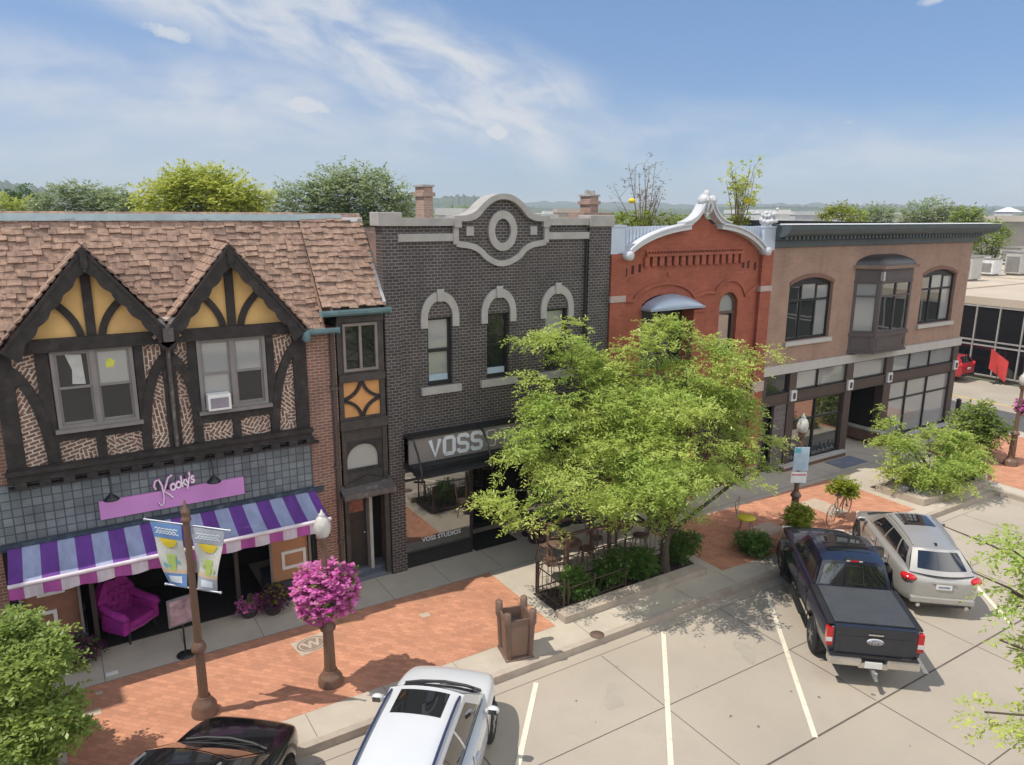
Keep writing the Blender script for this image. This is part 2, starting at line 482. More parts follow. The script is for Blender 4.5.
# ------------------------------------------------------------------ ground sheets (each a few mm above the one below)
g = MB()
g.add([(-6000,-6000,-.17),(6000,-6000,-.17),(6000,6000,-.17),(-6000,6000,-.17)], [(0,1,2,3)])
struct('ground', g, mat('town_ground', (.11,.115,.075), .95, var=.35, scale=.02))
g = MB(); g.add([(-60,-60,-.155),(34.5,-60,-.155),(34.5,-5.0,-.155),(-60,-5.0,-.155)], [(0,1,2,3)])
struct('parking_lot', g, CONC_LOT)
g = MB(); g.add([(34.5,-60,-.156),(44.3,-60,-.156),(44.3,140,-.156),(34.5,140,-.156)], [(0,1,2,3)])
struct('cross_street', g, mat('street_concrete', (.36,.32,.26), .95, var=.12, scale=.4, bump=.2, bscale=60))
g = MB()
for k in range(-6, 18):
    g.box(39.25, 39.4, k*6+.0, k*6+5.98, -.154, -.151)
struct('street_centre_line', g, YPAINT)
# joints in the slabs
g = MB()
def joint(x0, y0, x1, y1, w=.022, z=-.1515):
    d = Vector((x1-x0, y1-y0)).normalized(); n = Vector((-d.y, d.x))*w/2
    g.add([(x0-n.x,y0-n.y,z),(x1-n.x,y1-n.y,z),(x1+n.x,y1+n.y,z),(x0+n.x,y0+n.y,z)], [(0,1,2,3)])
joint(-30, -5.40, 26, -5.40, .012)
for yy, w in ((-7.38,.018),(-9.42,.035),(-11.4,.02),(-13.5,.03),(-16,.02),(-19,.02)): joint(-30, yy, 33, yy, w)
ends = [-5.40,-7.37,-9.40,-11.39,-13.48,-16,-19,-24]
for i, x in enumerate([1.85-3.6,1.85,5.45,9.06,12.66,16.26,19.86,23.5]):
    for a, b in zip(ends[:-1], ends[1:]):
        joint(x, a-.03, x, b+.03, .016 if i % 2 else .022, -.1518)
struct('slab_joints', g, JOINT)
# angled stall lines
g = MB()
sd = Vector((2.66, 3.0)).normalized(); sn = Vector((-sd.y, sd.x))*.05
for x in (.45, 3.92, 7.4, 10.82, 14.27, 17.85, 21.35):
    a = Vector((x, -5.45)); b = a - sd*5.3
    if x == 7.4: a = a - sd*.05
    g.add([(a.x-sn.x,a.y-sn.y,-.1475),(b.x-sn.x,b.y-sn.y,-.1475),(b.x+sn.x,b.y+sn.y,-.1475),(a.x+sn.x,a.y+sn.y,-.1475)], [(0,3,2,1)])
struct('stall_lines', g, PAINT)
# oil drips, tyre rub and patched spots on the stalls
g = MB(); rn = random.Random(12)
def blot(x, y, a, b, rot, z):
    n = 22; vs = []
    ph = [rn.uniform(0,6.3) for _ in range(4)]
    for i in range(n):
        t_ = 2*math.pi*i/n; k = 1+.22*math.sin(2*t_+ph[0])+.16*math.sin(3*t_+ph[1])+.10*math.sin(5*t_+ph[2])
        px_, py_ = a*k*math.cos(t_), b*k*math.sin(t_); vs.append((x+px_*math.cos(rot)-py_*math.sin(rot), y+px_*math.sin(rot)+py_*math.cos(rot), z))
    g.add(vs, [tuple(range(n))])
for i in range(60):
    x = rn.uniform(2,22); y = rn.uniform(-13,-5.9); s_ = rn.uniform(.008,.035); blot(x, y, s_, s_*rn.uniform(.6,1), rn.uniform(0,3), -.1505+.00002*i)
struct('oil_drips', g, mat('oil_stain', (.13,.105,.085), .8, var=.3))
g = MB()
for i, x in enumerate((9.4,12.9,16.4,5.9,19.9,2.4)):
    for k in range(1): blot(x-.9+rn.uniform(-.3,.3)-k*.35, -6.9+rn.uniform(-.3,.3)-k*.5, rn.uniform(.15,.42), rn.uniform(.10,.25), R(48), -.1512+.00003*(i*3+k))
struct('oil_blots', g, mat('old_oil', (.352,.313,.264), .9, var=.06, scale=4))  # faint old oil blots, one in each stall

# sidewalk: a slab with the bulb at the corner, its kerb, the paving on it
def slab(mb, pts, z0, z1):
    n = len(pts)
    mb.add([(x,y,z0) for x,y in pts]+[(x,y,z1) for x,y in pts], [tuple(range(n))[::-1], tuple(range(n,2*n))]+[(i,(i+1)%n,(i+1)%n+n,i+n) for i in range(n)])
bulb = [(26.1,-4.95)]+[(26.1+.25*(1-math.cos(R(a))), -5.4-.0-.9*math.sin(R(a))*0-.02*a/9) for a in (0,30,60,90)]+[(26.35,-11),(32.0,-11),(34.2,-8.5),(34.35,-6)]
walk = [(-40,-4.95),(26.1,-4.95),(26.25,-5.1),(26.4,-5.5),(26.4,-9.8),(28.2,-11.2),(32.0,-11.0),(33.8,-9.6),(34.35,-7.5),(34.35,30),(-40,30)]
g = MB(); slab(g, walk, -.155, 0.0)
struct('sidewalk', g, CONC_WALK)
g = MB()
def ribbon(mb, pts, w, z0, z1, side=1):
    L = [Vector(p) for p in pts]; O = []
    for i, p in enumerate(L):
        d = (L[min(i+1,len(L)-1)]-L[max(i-1,0)]).normalized(); O.append(p+Vector((d.y,-d.x))*w*side)
    for i in range(len(L)-1):
        q = [L[i], L[i+1], O[i+1], O[i]]
        if side < 0: q = q[::-1]
        vs = [(a.x,a.y,z0) for a in q]+[(a.x,a.y,z1) for a in q]
        mb.add(vs, [(0,1,2,3),(7,6,5,4),(0,4,5,1),(1,5,6,2),(2,6,7,3),(3,7,4,0)])
ribbon(g, [(x,-4.952) for x in np.arange(-40,26.01,1.8)]+[(26.1,-4.953),(26.25,-5.1),(26.4,-5.5),(26.4,-9.8),(28.2,-11.2),(32.0,-11.0),(33.8,-9.6),(34.352,-7.5),(34.352,30)], .15, -.155, .004, 1)
struct('kerb', g, CONC_KERB)
g = MB()
g.add([(-.62,-4.2,.004),(8.75,-4.2,.004),(8.75,-1.27,.004),(-.62,-1.27,.004)], [(0,1,2,3)])
g.add([(13.95,-4.3,.004),(22.25,-4.6,.004),(22.35,-1.5,.004),(13.95,-1.5,.004)], [(0,1,2,3)])
g.add([(27.0,-4.5,.004),(27.0,-7.6,.004),(33.6,-7.6,.004),(33.6,-1.3,.004),(28.5,-1.3,.004)], [(0,1,2,3,4)])
struct('brick_paving', g, PAVER)
# joints of the walk
g = MB()
for x in np.arange(-6, 33, 1.52): joint(x, -1.255, x, -.06, .012, .0035)
for x in np.arange(-6, 27, 1.52): joint(x, -4.93, x, -4.22, .012, .0035)
for x in (10.3, 11.8): joint(x, -2.8, x, -1.3, .012, .0035)
joint(-6,-1.26,33,-1.26,.014,.0072)
struct('walk_joints', g, mat('joint_dark', (.17,.145,.12), .95))  # dark joint lines between the walk slabs

# the hills on the horizon, a wooded ridge each
def ridge(name, dist, a0, a1, hfun, m, seed=3, step=.14):
    rn = random.Random(seed); g = MB(); vs = []; k = 0
    a = a0
    pts = []
    while a <= a1:
        h = max(.5, hfun(a)+rn.uniform(-1,1)*dist*.0011); pts.append((a, h)); a += step
    for d0, hs in ((0, 0), (dist*.12, .55), (dist*.3, 1.0), (dist*.6, .0)):
        for (a, h) in pts:
            dd = dist+d0; q = R(a)
            jit = rn.uniform(-.08,.08)*hs
            vs.append((CX+math.sin(q)*dd, CY+math.cos(q)*dd, -1+(h*(dd/dist) if hs > .9 else h)*(hs+jit)))
    n = len(pts); fs = []
    for r_ in range(3):
        for i in range(n-1): fs.append((r_*n+i, r_*n+i+1, (r_+1)*n+i+1, (r_+1)*n+i))
    g.add(vs, fs, False)
    return struct(name, g, m)
HILL = mat('far_wood', (.075,.105,.06), .95, var=.4, scale=.012, bump=.0)
def gau(a, c, w): return math.exp(-((a-c)/w)**2)
def hills_f(a):      # metres above camera-base at the given bearing
    return 13 + 50*gau(a,-6,5.0) + 22*gau(a,2.5,6) + 16*gau(a,24,7) + 15*gau(a,29,3) + 5*gau(a,50,6) + 6*gau(a,60,10)
ridge('hills', 1500, -30, 95, hills_f, HILL)
ridge('far_hills', 2600, -30, 95, lambda a: 22+16*gau(a,55,12)+20*gau(a,35,10), mat('far_wood_pale', (.085,.11,.085), .95, var=.3, scale=.008), 9, .5)
# ================================================================== half-timbered building
TIMBER = mat('dark_timber', (.024,.019,.018), .75, var=.45, scale=5, bump=.4, bscale=30, dirt=((.10,.09,.085),4,.35))
STUCCO = mat('ochre_stucco', (.68,.44,.17), .9, var=.09, scale=1.6, bump=.2, bscale=60, dirt=((.62,.33,.19),1.1,.6))
BRICK_A = brick_mat('nogging_flat', (.15,.075,.055), (.25,.135,.10), (.60,.53,.44), .18, .074, .012, 0, var=.3, crazy=1.3)
BRICK_B = brick_mat('nogging_slant', (.15,.075,.055), (.25,.135,.10), (.60,.53,.44), .18, .074, .012, R(43), var=.3, crazy=2.6)
BRICK_C = brick_mat('nogging_upright', (.15,.075,.055), (.25,.135,.10), (.60,.53,.44), .18, .074, .012, R(90), var=.3, crazy=2.6)
BRICK_D = brick_mat('nogging_counter', (.15,.075,.055), (.25,.135,.10), (.60,.53,.44), .18, .074, .012, R(-38), var=.3, crazy=2.6)
BRICK_P = brick_mat('pier_brick', (.26,.12,.085), (.19,.085,.062), (.33,.27,.22), .2, .07, .01, 0, var=.25)
TILE = mat('roof_tile', (.295,.195,.145), .9, var=.38, scale=9, bump=.35, bscale=35, dirt=((.13,.09,.078),1.5,.85))
TEAL = mat('teal_gutter', (.16,.27,.30), .5, .3, var=.15, scale=4)
TEALRIDGE = mat('ridge_metal', (.42,.53,.56), .4, .2, var=.15, scale=3)
WINFRAME = mat('grey_frame', (.20,.185,.175), .6, var=.12)
GLASSTILE = brick_mat('glass_tile', (.13,.15,.165), (.20,.225,.24), (.075,.08,.085), .17, .17, .012, 0, .25, .3, offset=0, var=.35)
ht = thing('half_timbered_building', 'half-timbered building with two ochre gables, rough tiled roof and striped purple awning', 'building', (2.0, 0.0, 0.0))

# masonry core
g = MB()
g.plate([rect(-4.2, -1.32, 0, 6.42)], 0.0, .35)                    # brick wall at the left
g.plate([rect(-1.32, 5.0, 3.87, 6.5)], .06, .35)                   # behind the frame
part('wall', g, BRICK_P, ht)
g = MB(); g.box(4.74, 5.42, -.02, .4, 0, 6.42); g.box(4.70, 5.46, -.05, .4, 0, .35)
part('brick_pier', g, BRICK_P, ht)
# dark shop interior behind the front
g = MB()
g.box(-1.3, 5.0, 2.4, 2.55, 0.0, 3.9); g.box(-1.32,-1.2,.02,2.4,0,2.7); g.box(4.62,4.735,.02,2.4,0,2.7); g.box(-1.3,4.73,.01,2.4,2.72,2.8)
g.box(-.1,3.6,.03,2.4,.004,.03)  # near-black floor standing in for the deep shade under the awning
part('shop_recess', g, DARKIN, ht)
g = MB(); g.box(-4.2,-4.0,.3,9,0,6.4); g.box(6.5,6.6,.7,9,0,6.4); g.box(-4.2,6.6,8.9,9.0,0,6.4)
part('side_wall', g, BRICK_P, ht)

# ---- roof of rough tiles, real courses
def tile_courses(mb, x0, x1, za, zb, ya, yb, rows, rn, over=.05, cut=None):
    for r_ in range(rows):
        t0 = r_/rows; t1 = (r_+1)/rows+.035
        z0 = za+(zb-za)*t0; y0 = ya+(yb-ya)*t0
        z1 = za+(zb-za)*t1; y1 = ya+(yb-ya)*t1
        n = Vector((0, -(zb-za), (yb-ya))).normalized()
        if n.z < 0: n = -n
        x = x0-rn.random()*.25
        while x < x1:
            w = rn.uniform(.13,.27); a = max(x,x0); b = min(x+w-.006,x1)
            x += w
            if b-a < .03: continue
            if cut and cut((a+b)/2, (z0+z1)/2): continue
            th = rn.uniform(.024,.056); dz = rn.uniform(-.034,.026); sk = rn.uniform(-.018,.018)
            lo0 = Vector((a,y0,z0+dz))+n*.012; lo1 = Vector((b,y0,z0+dz+sk))+n*.012
            hi0 = Vector((a,y1,z1)); hi1 = Vector((b,y1,z1))
            top = [lo0+n*th, lo1+n*(th+rn.uniform(-.008,.008)), hi1+n*.012, hi0+n*.012]
            mb.add([lo0, lo1]+top, [(2,3,4,5),(0,1,3,2),(0,2,5),(1,4,3)])
RY0, RZ0, RY1, RZ1 = -.16, 6.42, 1.32, 8.86
rt_rn = random.Random(11)
def in_gable(x, z):
    for xc in (.62, 3.20):
        if z < 8.30-abs(x-xc)*1.14+.02: return True
    return False
g = MB(); tile_courses(g, -4.2, 5.16, RZ0, RZ1, RY0, RY1, 19, rt_rn, cut=in_gable)
tile_courses(g, 5.1, 6.60, 6.86, RZ1, -.20, RY1-.04, 15, rt_rn)
g.add([(-4.2,.02,6.66),(6.6,.02,6.66),(6.6,RY1,RZ1-.03),(-4.2,RY1,RZ1-.03)], [(0,1,2,3)])
g.add([(-4.2,RY1,RZ1-.06),(6.6,RY1,RZ1-.06),(6.6,9,6.6),(-4.2,9,6.6)], [(0,1,2,3)])
g.add([(5.1,-.2,6.80),(5.1,-.16,6.42),(5.1,RY1,RZ1)], [(0,1,2)])
roof = part('roof', g, TILE, ht)
g = MB(); g.box(-4.3, 6.12, RY1-.10, RY1+.28, RZ1-.02, RZ1+.045); g.box(-4.3,6.12,RY1-.13,RY1-.1,RZ1-.09,RZ1+.05); g.box(-4.3,6.12,RY1+.05,RY1+.1,RZ1+.046,RZ1+.075)
for k in range(5): g.box(-3.6+k*2.3,-3.57+k*2.3,RY1-.135,RY1+.285,RZ1-.1,RZ1+.06)
part('ridge_cap', g, TEALRIDGE, roof)
g = MB(); g.box(6.12,6.62,RY1-.16,RY1+.2,RZ1-.16,RZ1-.02); part('flashing', g, WHITE, roof)
g = MB(); g.box(6.54,6.63,-.15,RY1,6.9,6.92); g.add([(6.53,-.2,6.95),(6.61,-.2,6.95),(6.61,RY1,RZ1+.08),(6.53,RY1,RZ1+.08)],[(0,1,2,3)])
part('party_flashing', g, STEEL, roof)

# ---- gables
GZ = 6.60
def gable(xc, apex_z, hw, foot_z):
    ga = MB()
    ga.plate([[(xc-hw+.2,GZ-.02),(xc+hw-.2,GZ-.02),(xc,apex_z-.18)]], -.03, .3)
    gp = part('gable', ga, STUCCO, ht)
    # roof slabs reaching back to the main roof
    sl = MB()
    for s in (-1, 1):
        ex = xc+s*(hw+.10); ez = foot_z-.10
        dx, dz = (xc-ex), (apex_z+.03-ez)
        L = math.hypot(dx, dz); nx, nz = -dz/L*(-s)*(-1), abs(dx)/L
        nx = s*dz/L
        rows = 13
        for r_ in range(rows):
            t0 = r_/rows; t1 = (r_+1)/rows+.03
            for q in range(5):
                ya = -.33+q*.31+rt_rn.uniform(-.0,.02)*(q > 0); yb = ya+.305
                th = rt_rn.uniform(.03,.05)
                p = [Vector((ex+dx*t0,ya,ez+dz*t0)), Vector((ex+dx*t0,yb,ez+dz*t0)), Vector((ex+dx*t1,yb,ez+dz*t1)), Vector((ex+dx*t1,ya,ez+dz*t1))]
                nrm = Vector((nx,0,nz))
                lo = p; hi = [p[0]+nrm*(th+.012), p[1]+nrm*(th+.012), p[2]+nrm*.014, p[3]+nrm*.014]
                yb2 = RY0+(RY1-RY0)*((p[2].z-RZ0)/(RZ1-RZ0))
                if ya > yb2+.25: continue
                f = [(4,5,6,7),(0,4,7,3),(0,1,5,4),(3,2,1,0)]
                sl.add(lo+hi, f if s > 0 else [k[::-1] for k in f])
    part('gable_roof', sl, TILE, gp)
    # scalloped bargeboards
    for s in (-1, 1):
        b = MB(); n = 46
        fx, fz = xc+s*(hw+.06), foot_z-.14
        ax, az = xc, apex_z+.02
        dirv = Vector((ax-fx, az-fz)); L = dirv.length; d = dirv/L; pn = Vector((d.y, -d.x))*(1 if s < 0 else -1)
        top = []; low = []
        for i in range(n+1):
            t = i/n; p = Vector((fx,fz))+dirv*t
            w = .235+.045*abs(math.sin(t*math.pi*6.5))+(.10*math.exp(-(t/.07)**2))
            top.append((p.x,p.y)); q = p+pn*w
            if s < 0: q.x = min(q.x, xc)
            else: q.x = max(q.x, xc)
            low.append((q.x,q.y))
        out = low+top[::-1] if s < 0 else top+low[::-1]
        b.plate([out], -.385, -.33)
        b.plate([strip([(p[0]+pn.x*.03,p[1]+pn.y*.03) for p in top], .06)], -.405, -.386)
        for k in range(6):
            t = (k+.7)/6.6; p = Vector((fx,fz))+dirv*t+pn*.14
            b.lathe([(.026,-.40),(.022,-.386)], (p.x,0,p.y), 8, axis='Y')
        part('bargeboard', b, TIMBER, gp)
    b = MB(); b.box(xc-.055,xc+.055,-.44,-.33,apex_z-.36,apex_z-.0); b.box(xc-.03,xc+.03,-.43,-.34,apex_z-.44,apex_z-.36)
    part('pendant', b, TIMBER, gp)
    # frame of the gable
    b = MB()
    b.plate([rect(xc-.085,xc+.085,GZ,apex_z-.3)], -.10, -.03)
    for s in (-1, 1):
        b.plate([strip(bez((xc+s*.17,GZ-.02),(xc+s*.22,GZ+.42),(xc+s*.62,GZ+.74)), .135)], -.09, -.032)
    b.plate([rect(xc-hw+.12,xc+hw-.12,GZ-.22,GZ+.03)], -.16, -.03)
    part('gable_frame', b, TIMBER, gp)
    return gp
gable(.62, 8.30, 1.42, 6.62)
gable(3.20, 8.30, 1.42, 6.60)

# ---- timber frame of the upper floor
fr = MB()
def post(x0, x1, z0=4.16, z1=6.42, y=-.07): fr.box(x0, x1, y, .1, z0, z1)
for a, b in ((-1.02,-.72),(-.36,-.14),(1.30,1.46),(1.79,2.04),(2.28,2.45),(3.86,4.02),(4.43,4.72)): post(a, b)
post(.48,.65,4.16,4.7); post(3.06,3.23,4.16,4.66)
fr.box(-.36,1.46,-.065,.1,4.62,4.80); fr.box(2.28,4.02,-.065,.1,4.61,4.79)
for (x0, x1) in ((-.72,-.30),(1.79,1.40),(2.04,2.34),(4.43,3.98)):
    d = 1 if x1 > x0 else -1
    fr.plate([strip(bez((x0-d*.06,6.08),(x0+d*.40,5.62),(x1+d*.02,4.22),14), .18)], -.085, .08)
fr.box(-1.05,4.72,-.20,.05,3.95,4.19)                              # bressummer
fr.box(-1.07,4.74,-.26,-.20,4.11,4.2)
for k in range(15):
    x = -.95+k*.395
    fr.bbox(x, x+.20, -.22, .05, 3.83, 3.955, .02)
fr.box(-1.05,4.9,-.12,.05,3.80,3.845)
part('timber_frame', fr, TIMBER, ht)
# brick nogging panels, each its own pattern
pan = [((-.72,-.36,4.19,6.36),BRICK_A),((1.46,1.79,5.2,6.36),BRICK_C),((1.46,1.79,4.19,5.2),BRICK_A),((2.04,2.28,5.3,6.36),BRICK_D),((2.04,2.28,4.19,5.3),BRICK_A),
       ((4.02,4.43,5.4,6.36),BRICK_B),((4.02,4.43,4.19,5.4),BRICK_D),((-.14,.48,4.19,4.62),BRICK_A),((.65,1.30,4.19,4.62),BRICK_B),((2.45,3.06,4.19,4.61),BRICK_D),((3.23,3.86,4.19,4.61),BRICK_B)]
for (a,b,c,d), m_ in pan:
    g = MB(); g.box(a, b, .0, .055, c, d); part('brick_panel', g, m_, ht)
# windows: two double-hung sashes each
CURT = mat('curtain', (.42,.42,.40), .9, var=.15, scale=6)
def sash_pair(x0, x1, z0, z1, bright):
    g = MB()
    g.plate([rect(x0,x1,z0,z1), rect(x0+.07,(x0+x1)/2-.05,z0+.07,z1-.06), rect((x0+x1)/2+.05,x1-.07,z0+.07,z1-.06)], -.09, .04)
    g.box(x0-.06,x1+.06,-.17,.0,z0-.07,z0)
    w = part('window', g, WINFRAME, ht)
    for q, (a, b) in enumerate(((x0+.07,(x0+x1)/2-.05),((x0+x1)/2+.05,x1-.07))):
        zm = (z0+z1)/2+.02
        s = MB(); s.plate([rect(a,b,zm-.02,z1-.06), rect(a+.04,b-.04,zm+.03,z1-.1)], -.06, -.03)
        s.plate([rect(a,b,z0+.07,zm+.02), rect(a+.04,b-.04,z0+.12,zm-.02)], -.035, -.005)
        part('sash', s, WINFRAME, w)
        p = MB(); p.box(a+.03,b-.03,-.047,-.043,zm+.02,z1-.09)
        part('pane', p, GLASSG if bright[q][0] else GLASS, w)
        p = MB(); p.box(a+.03,b-.03,-.024,-.02,z0+.11,zm-.01)
        part('pane', p, GLASSG if bright[q][1] else GLASS, w)
sash_pair(-.12, 1.28, 4.86, 6.40, ((0,0),(1,0)))
sash_pair(2.46, 3.84, 4.87, 6.39, ((1,1),(1,0)))
# paper stuck in the left window, pale curtain
g = MB(); g.plate([[(.80,5.98),(.93,5.99),(.96,6.1),(.88,6.17),(.80,6.12)]], -.0505, -.049)
part('window_sticker', g, mat('sticker', (.55,.55,.08), .7), ht)
g = MB()
g.plate([[(.2,5.72),(.42,5.70),(.4,6.28),(.13,6.3),(.22,6.0)]], -.0505,-.049)
part('curtain', g, CURT, ht)

# ---- tile band, ledge, sign
g = MB(); g.box(-1.32,4.74,.0,.06,2.70,3.87); part('tile_band', g, GLASSTILE, ht)
g = MB(); g.box(-1.34,4.95,-.10,.05,2.60,2.71); g.box(-1.34,4.95,-.14,-.06,2.66,2.73)
part('ledge', g, mat('navy_ledge', (.03,.045,.07), .6, dirt=((.12,.16,.17),5,.8)), ht)
g = MB(); g.box(.38,3.18,-.09,-.03,2.89,3.275)
PINK = mat('pink_sign', (.58,.25,.55), .6, var=.03)
sg = part('shop_sign', g, PINK, ht)
NEON = mat('white_letter', (.85,.78,.82), .5, var=.02)
t = text_mb("ooky's", .30, .008, .002, .22, .80)
t.xform(Matrix.Translation((1.70,-.115,3.24)) @ Matrix.Rotation(R(-14),4,'Y') @ Matrix.Diagonal((.82,1,1.15,1)))
part('lettering', t, NEON, sg)
g = MB()   # long swash of the script initial and the tails
g.tube([(1.43,-.115,3.34),(1.40,-.115,3.42),(1.43,-.115,3.52),(1.50,-.115,3.54),(1.55,-.115,3.40),(1.57,-.115,3.16),(1.55,-.115,3.0),(1.49,-.115,2.97),(1.46,-.115,3.05)], .014, 5)
g.tube([(1.76,-.115,3.60),(1.68,-.115,3.55),(1.62,-.115,3.38),(1.58,-.115,3.27),(1.66,-.115,3.20),(1.74,-.115,3.10)], .014, 5)
part('letter_initial', g, NEON, sg)
MAUVE = mat('mauve_backing', (.46,.18,.42), .7)
t = text_mb("ooky's", .30, .004, .020, .22, .80)
t.xform(Matrix.Translation((1.70,-.100,3.24)) @ Matrix.Rotation(R(-14),4,'Y') @ Matrix.Diagonal((.82,1,1.15,1)))
part('letter_backing', t, MAUVE, sg)
g = MB()
g.tube([(1.43,-.085,3.34),(1.40,-.085,3.42),(1.43,-.085,3.52),(1.50,-.085,3.54),(1.55,-.085,3.40),(1.57,-.085,3.16),(1.55,-.085,3.0),(1.49,-.085,2.97),(1.46,-.085,3.05)], .032, 6)
g.tube([(1.76,-.085,3.60),(1.68,-.085,3.55),(1.62,-.085,3.38),(1.58,-.085,3.27),(1.66,-.085,3.20),(1.74,-.085,3.10)], .032, 6)
part('initial_backing', g, MAUVE, sg)
for x in (.60, 2.52):
    b = MB(); b.tube([(x,-.02,3.80),(x,-.3,3.80),(x,-.40,3.72),(x,-.40,3.52)], .013, 6)
    b.lathe([(.02,.13),(.05,.10),(.09,.06),(.15,.0),(.145,-.01)], (x,-.40,3.40), 14)
    part('sign_lamp', b, BLACK, ht)

# ---- awning
AW = stripe_mat('awning_stripe', (.125,.04,.245), (.29,.33,.48), .292, -3.28)
AWV = stripe_mat('valance_stripe', (.36,.075,.30), (.55,.50,.56), .292, -3.28)
AY, AZF, AZB = -1.18, 2.34, 2.66
g = MB()
ax0, ax1 = -1.22, 4.74
g.patch(lambda u,v: (ax0+(ax1-ax0)*u, -.10+(AY+.10)*v, AZB+(AZF-AZB)*v-.035*math.sin(math.pi*v)-.012*math.sin(u*40)*v), 60, 6)
g.patch(lambda u,v: (ax0+(ax1-ax0)*u, -.10+(AY+.10)*v, AZB-.012+(AZF-AZB)*v-.035*math.sin(math.pi*v)-.012*math.sin(u*40)*v), 60, 6, flip=True)
aw = part('awning', g, AW, ht)
g = MB()
g.patch(lambda u,v: (ax0+(ax1-ax0)*u, AY-.012-.015*math.sin(u*60)*v, AZF+.0-.235*v-.025*v*abs(math.sin(u*math.pi*10.2))), 102, 3, flip=True)
g.patch(lambda u,v: (ax0+(ax1-ax0)*u, AY-.006-.015*math.sin(u*60)*v, AZF+.0-.235*v-.025*v*abs(math.sin(u*math.pi*10.2))), 102, 3)
part('valance', g, AWV, aw)
g = MB(); g.tube([(ax0,AY,AZF+.01),(ax1,AY,AZF+.01)], .045, 8)
part('front_bar', g, mat('awning_bar', (.62,.55,.60), .5), aw)
g = MB()
for x in (ax0+.05, 1.8, ax1-.05): g.tube([(x,-.05,2.42),(x,AY+.05,AZF-.04)], .018, 6)
part('awning_arm', g, WHITE, aw)

# ---- shop front under it: two display boxes either side of the dark recess
def display(x0, x1, nm, panelm):
    b = MB(); b.box(x0,x1,.0,1.0,0,.42); b.box(x0-.02,x1+.02,-.03,1.02,.42,.5)
    d = part('display_box', b, mat('navy_base', (.045,.055,.07), .6), ht)
    b = MB(); b.box(x0+.02,x0+.07,.01,.06,.5,2.7); b.box(x1-.07,x1-.02,.01,.06,.5,2.7); b.box(x1-.07,x1-.02,.94,.99,.5,2.7); b.box(x0+.02,x1-.02,.01,.06,2.2,2.26)
    part('display_frame', b, WINFRAME, d)
    b = MB(); b.box(x0+.07,x1-.07,.10,.13,.5,2.2)
    part('display_panel', b, panelm, d)
    for (a,c,e,f) in ((x0+.15,x0+.62,.62,1.12),(x0+.32,x0+.8,1.45,1.85)):
        b = MB()
        if nm: b.plate([rect(a+.15,c+.25,e+.15,f+.1), rect(a+.22,c+.18,e+.22,f+.03)], .07,.1)
        else: b.plate([rect(a,c,e,f), rect(a+.07,c-.07,e+.07,f-.07)], .07, .1)
        part('white_frame', b, WHITE, d)
display(-1.2, -.12, 0, mat('brick_reflection', (.22,.11,.07), .5, var=.3, scale=2))  # left panel's brown stands in for brick reflected in the glass
display(3.62, 4.62, 1, mat('tan_panel', (.42,.21,.11), .6, var=.12, scale=2))
g = MB()
for x in (.02, 2.9): g.box(x,x+.09,.25,.34,0,2.7)
part('shop_post', g, mat('dark_post', (.06,.05,.045), .6), ht)
# ---- downspouts and gutters
g = MB()
g.tube([(1.915,-.42,6.75),(1.915,-.42,6.66),(1.915,-.2,6.3),(1.915,-.11,6.15),(1.915,-.11,4.2)], .045, 8)
g.box(1.82,2.01,-.48,-.3,6.46,6.72)
part('downspout', g, mat('spout_paint', (.085,.075,.07), .5, dirt=((.3,.28,.26),8,.8)), ht)
g = MB(); g.plate([[(1.55,6.86),(1.92,6.56),(2.28,6.86),(2.2,6.90),(1.62,6.90)]], -.30,-.1); part('valley_flashing', g, mat('pale_flashing', (.5,.5,.5), .5), ht)
g = MB(); g.tube([(5.32,-.15,6.40),(5.32,-.06,6.2),(5.32,-.07,.1)], .055, 8)
for z in (1.2,3.1,5.0): g.box(5.24,5.40,-.13,-.0,z,z+.05)
part('downspout', g, mat('spout_brown', (.09,.07,.062), .5), ht)
def gutter(x0, x1, z, y):
    b = MB(); pr = [(y+.02,z+.0),(y-.02,z-.07),(y-.10,z-.10),(y-.16,z-.05),(y-.17,z+.03)]
    for i in range(len(pr)-1):
        for o in (0,1):
            a, c = pr[i], pr[i+1]
            e = .012*o
            q = [(x0,a[0],a[1]+e),(x1,a[0],a[1]+e),(x1,c[0],c[1]+e),(x0,c[0],c[1]+e)]
            b.add(q, [(0,1,2,3) if o else (3,2,1,0)])
    b.box(x0-.01,x0+.015,y-.17,y+.02,z-.09,z+.035); b.box(x1-.015,x1+.01,y-.17,y+.02,z-.09,z+.035)
    b.box(x0-.01,x1+.01,y-.19,y-.165,z+.0,z+.045)
    return b
part('gutter', gutter(5.04, 6.66, 6.80, -.20), TEAL, ht)
part('gutter', gutter(4.62, 5.42, 6.42, -.18), TEAL, ht)
part('gutter', gutter(-4.2, -.95, 6.42, -.18), TEAL, ht)
g = MB(); g.tube([(4.70,-.26,6.4),(4.70,-.26,6.2)], .05, 8); g.lathe([(.10,.1),(.1,-.1),(.05,-.16)], (4.68,-.30,6.35), 12); part('rain_head', g, TEAL, ht)

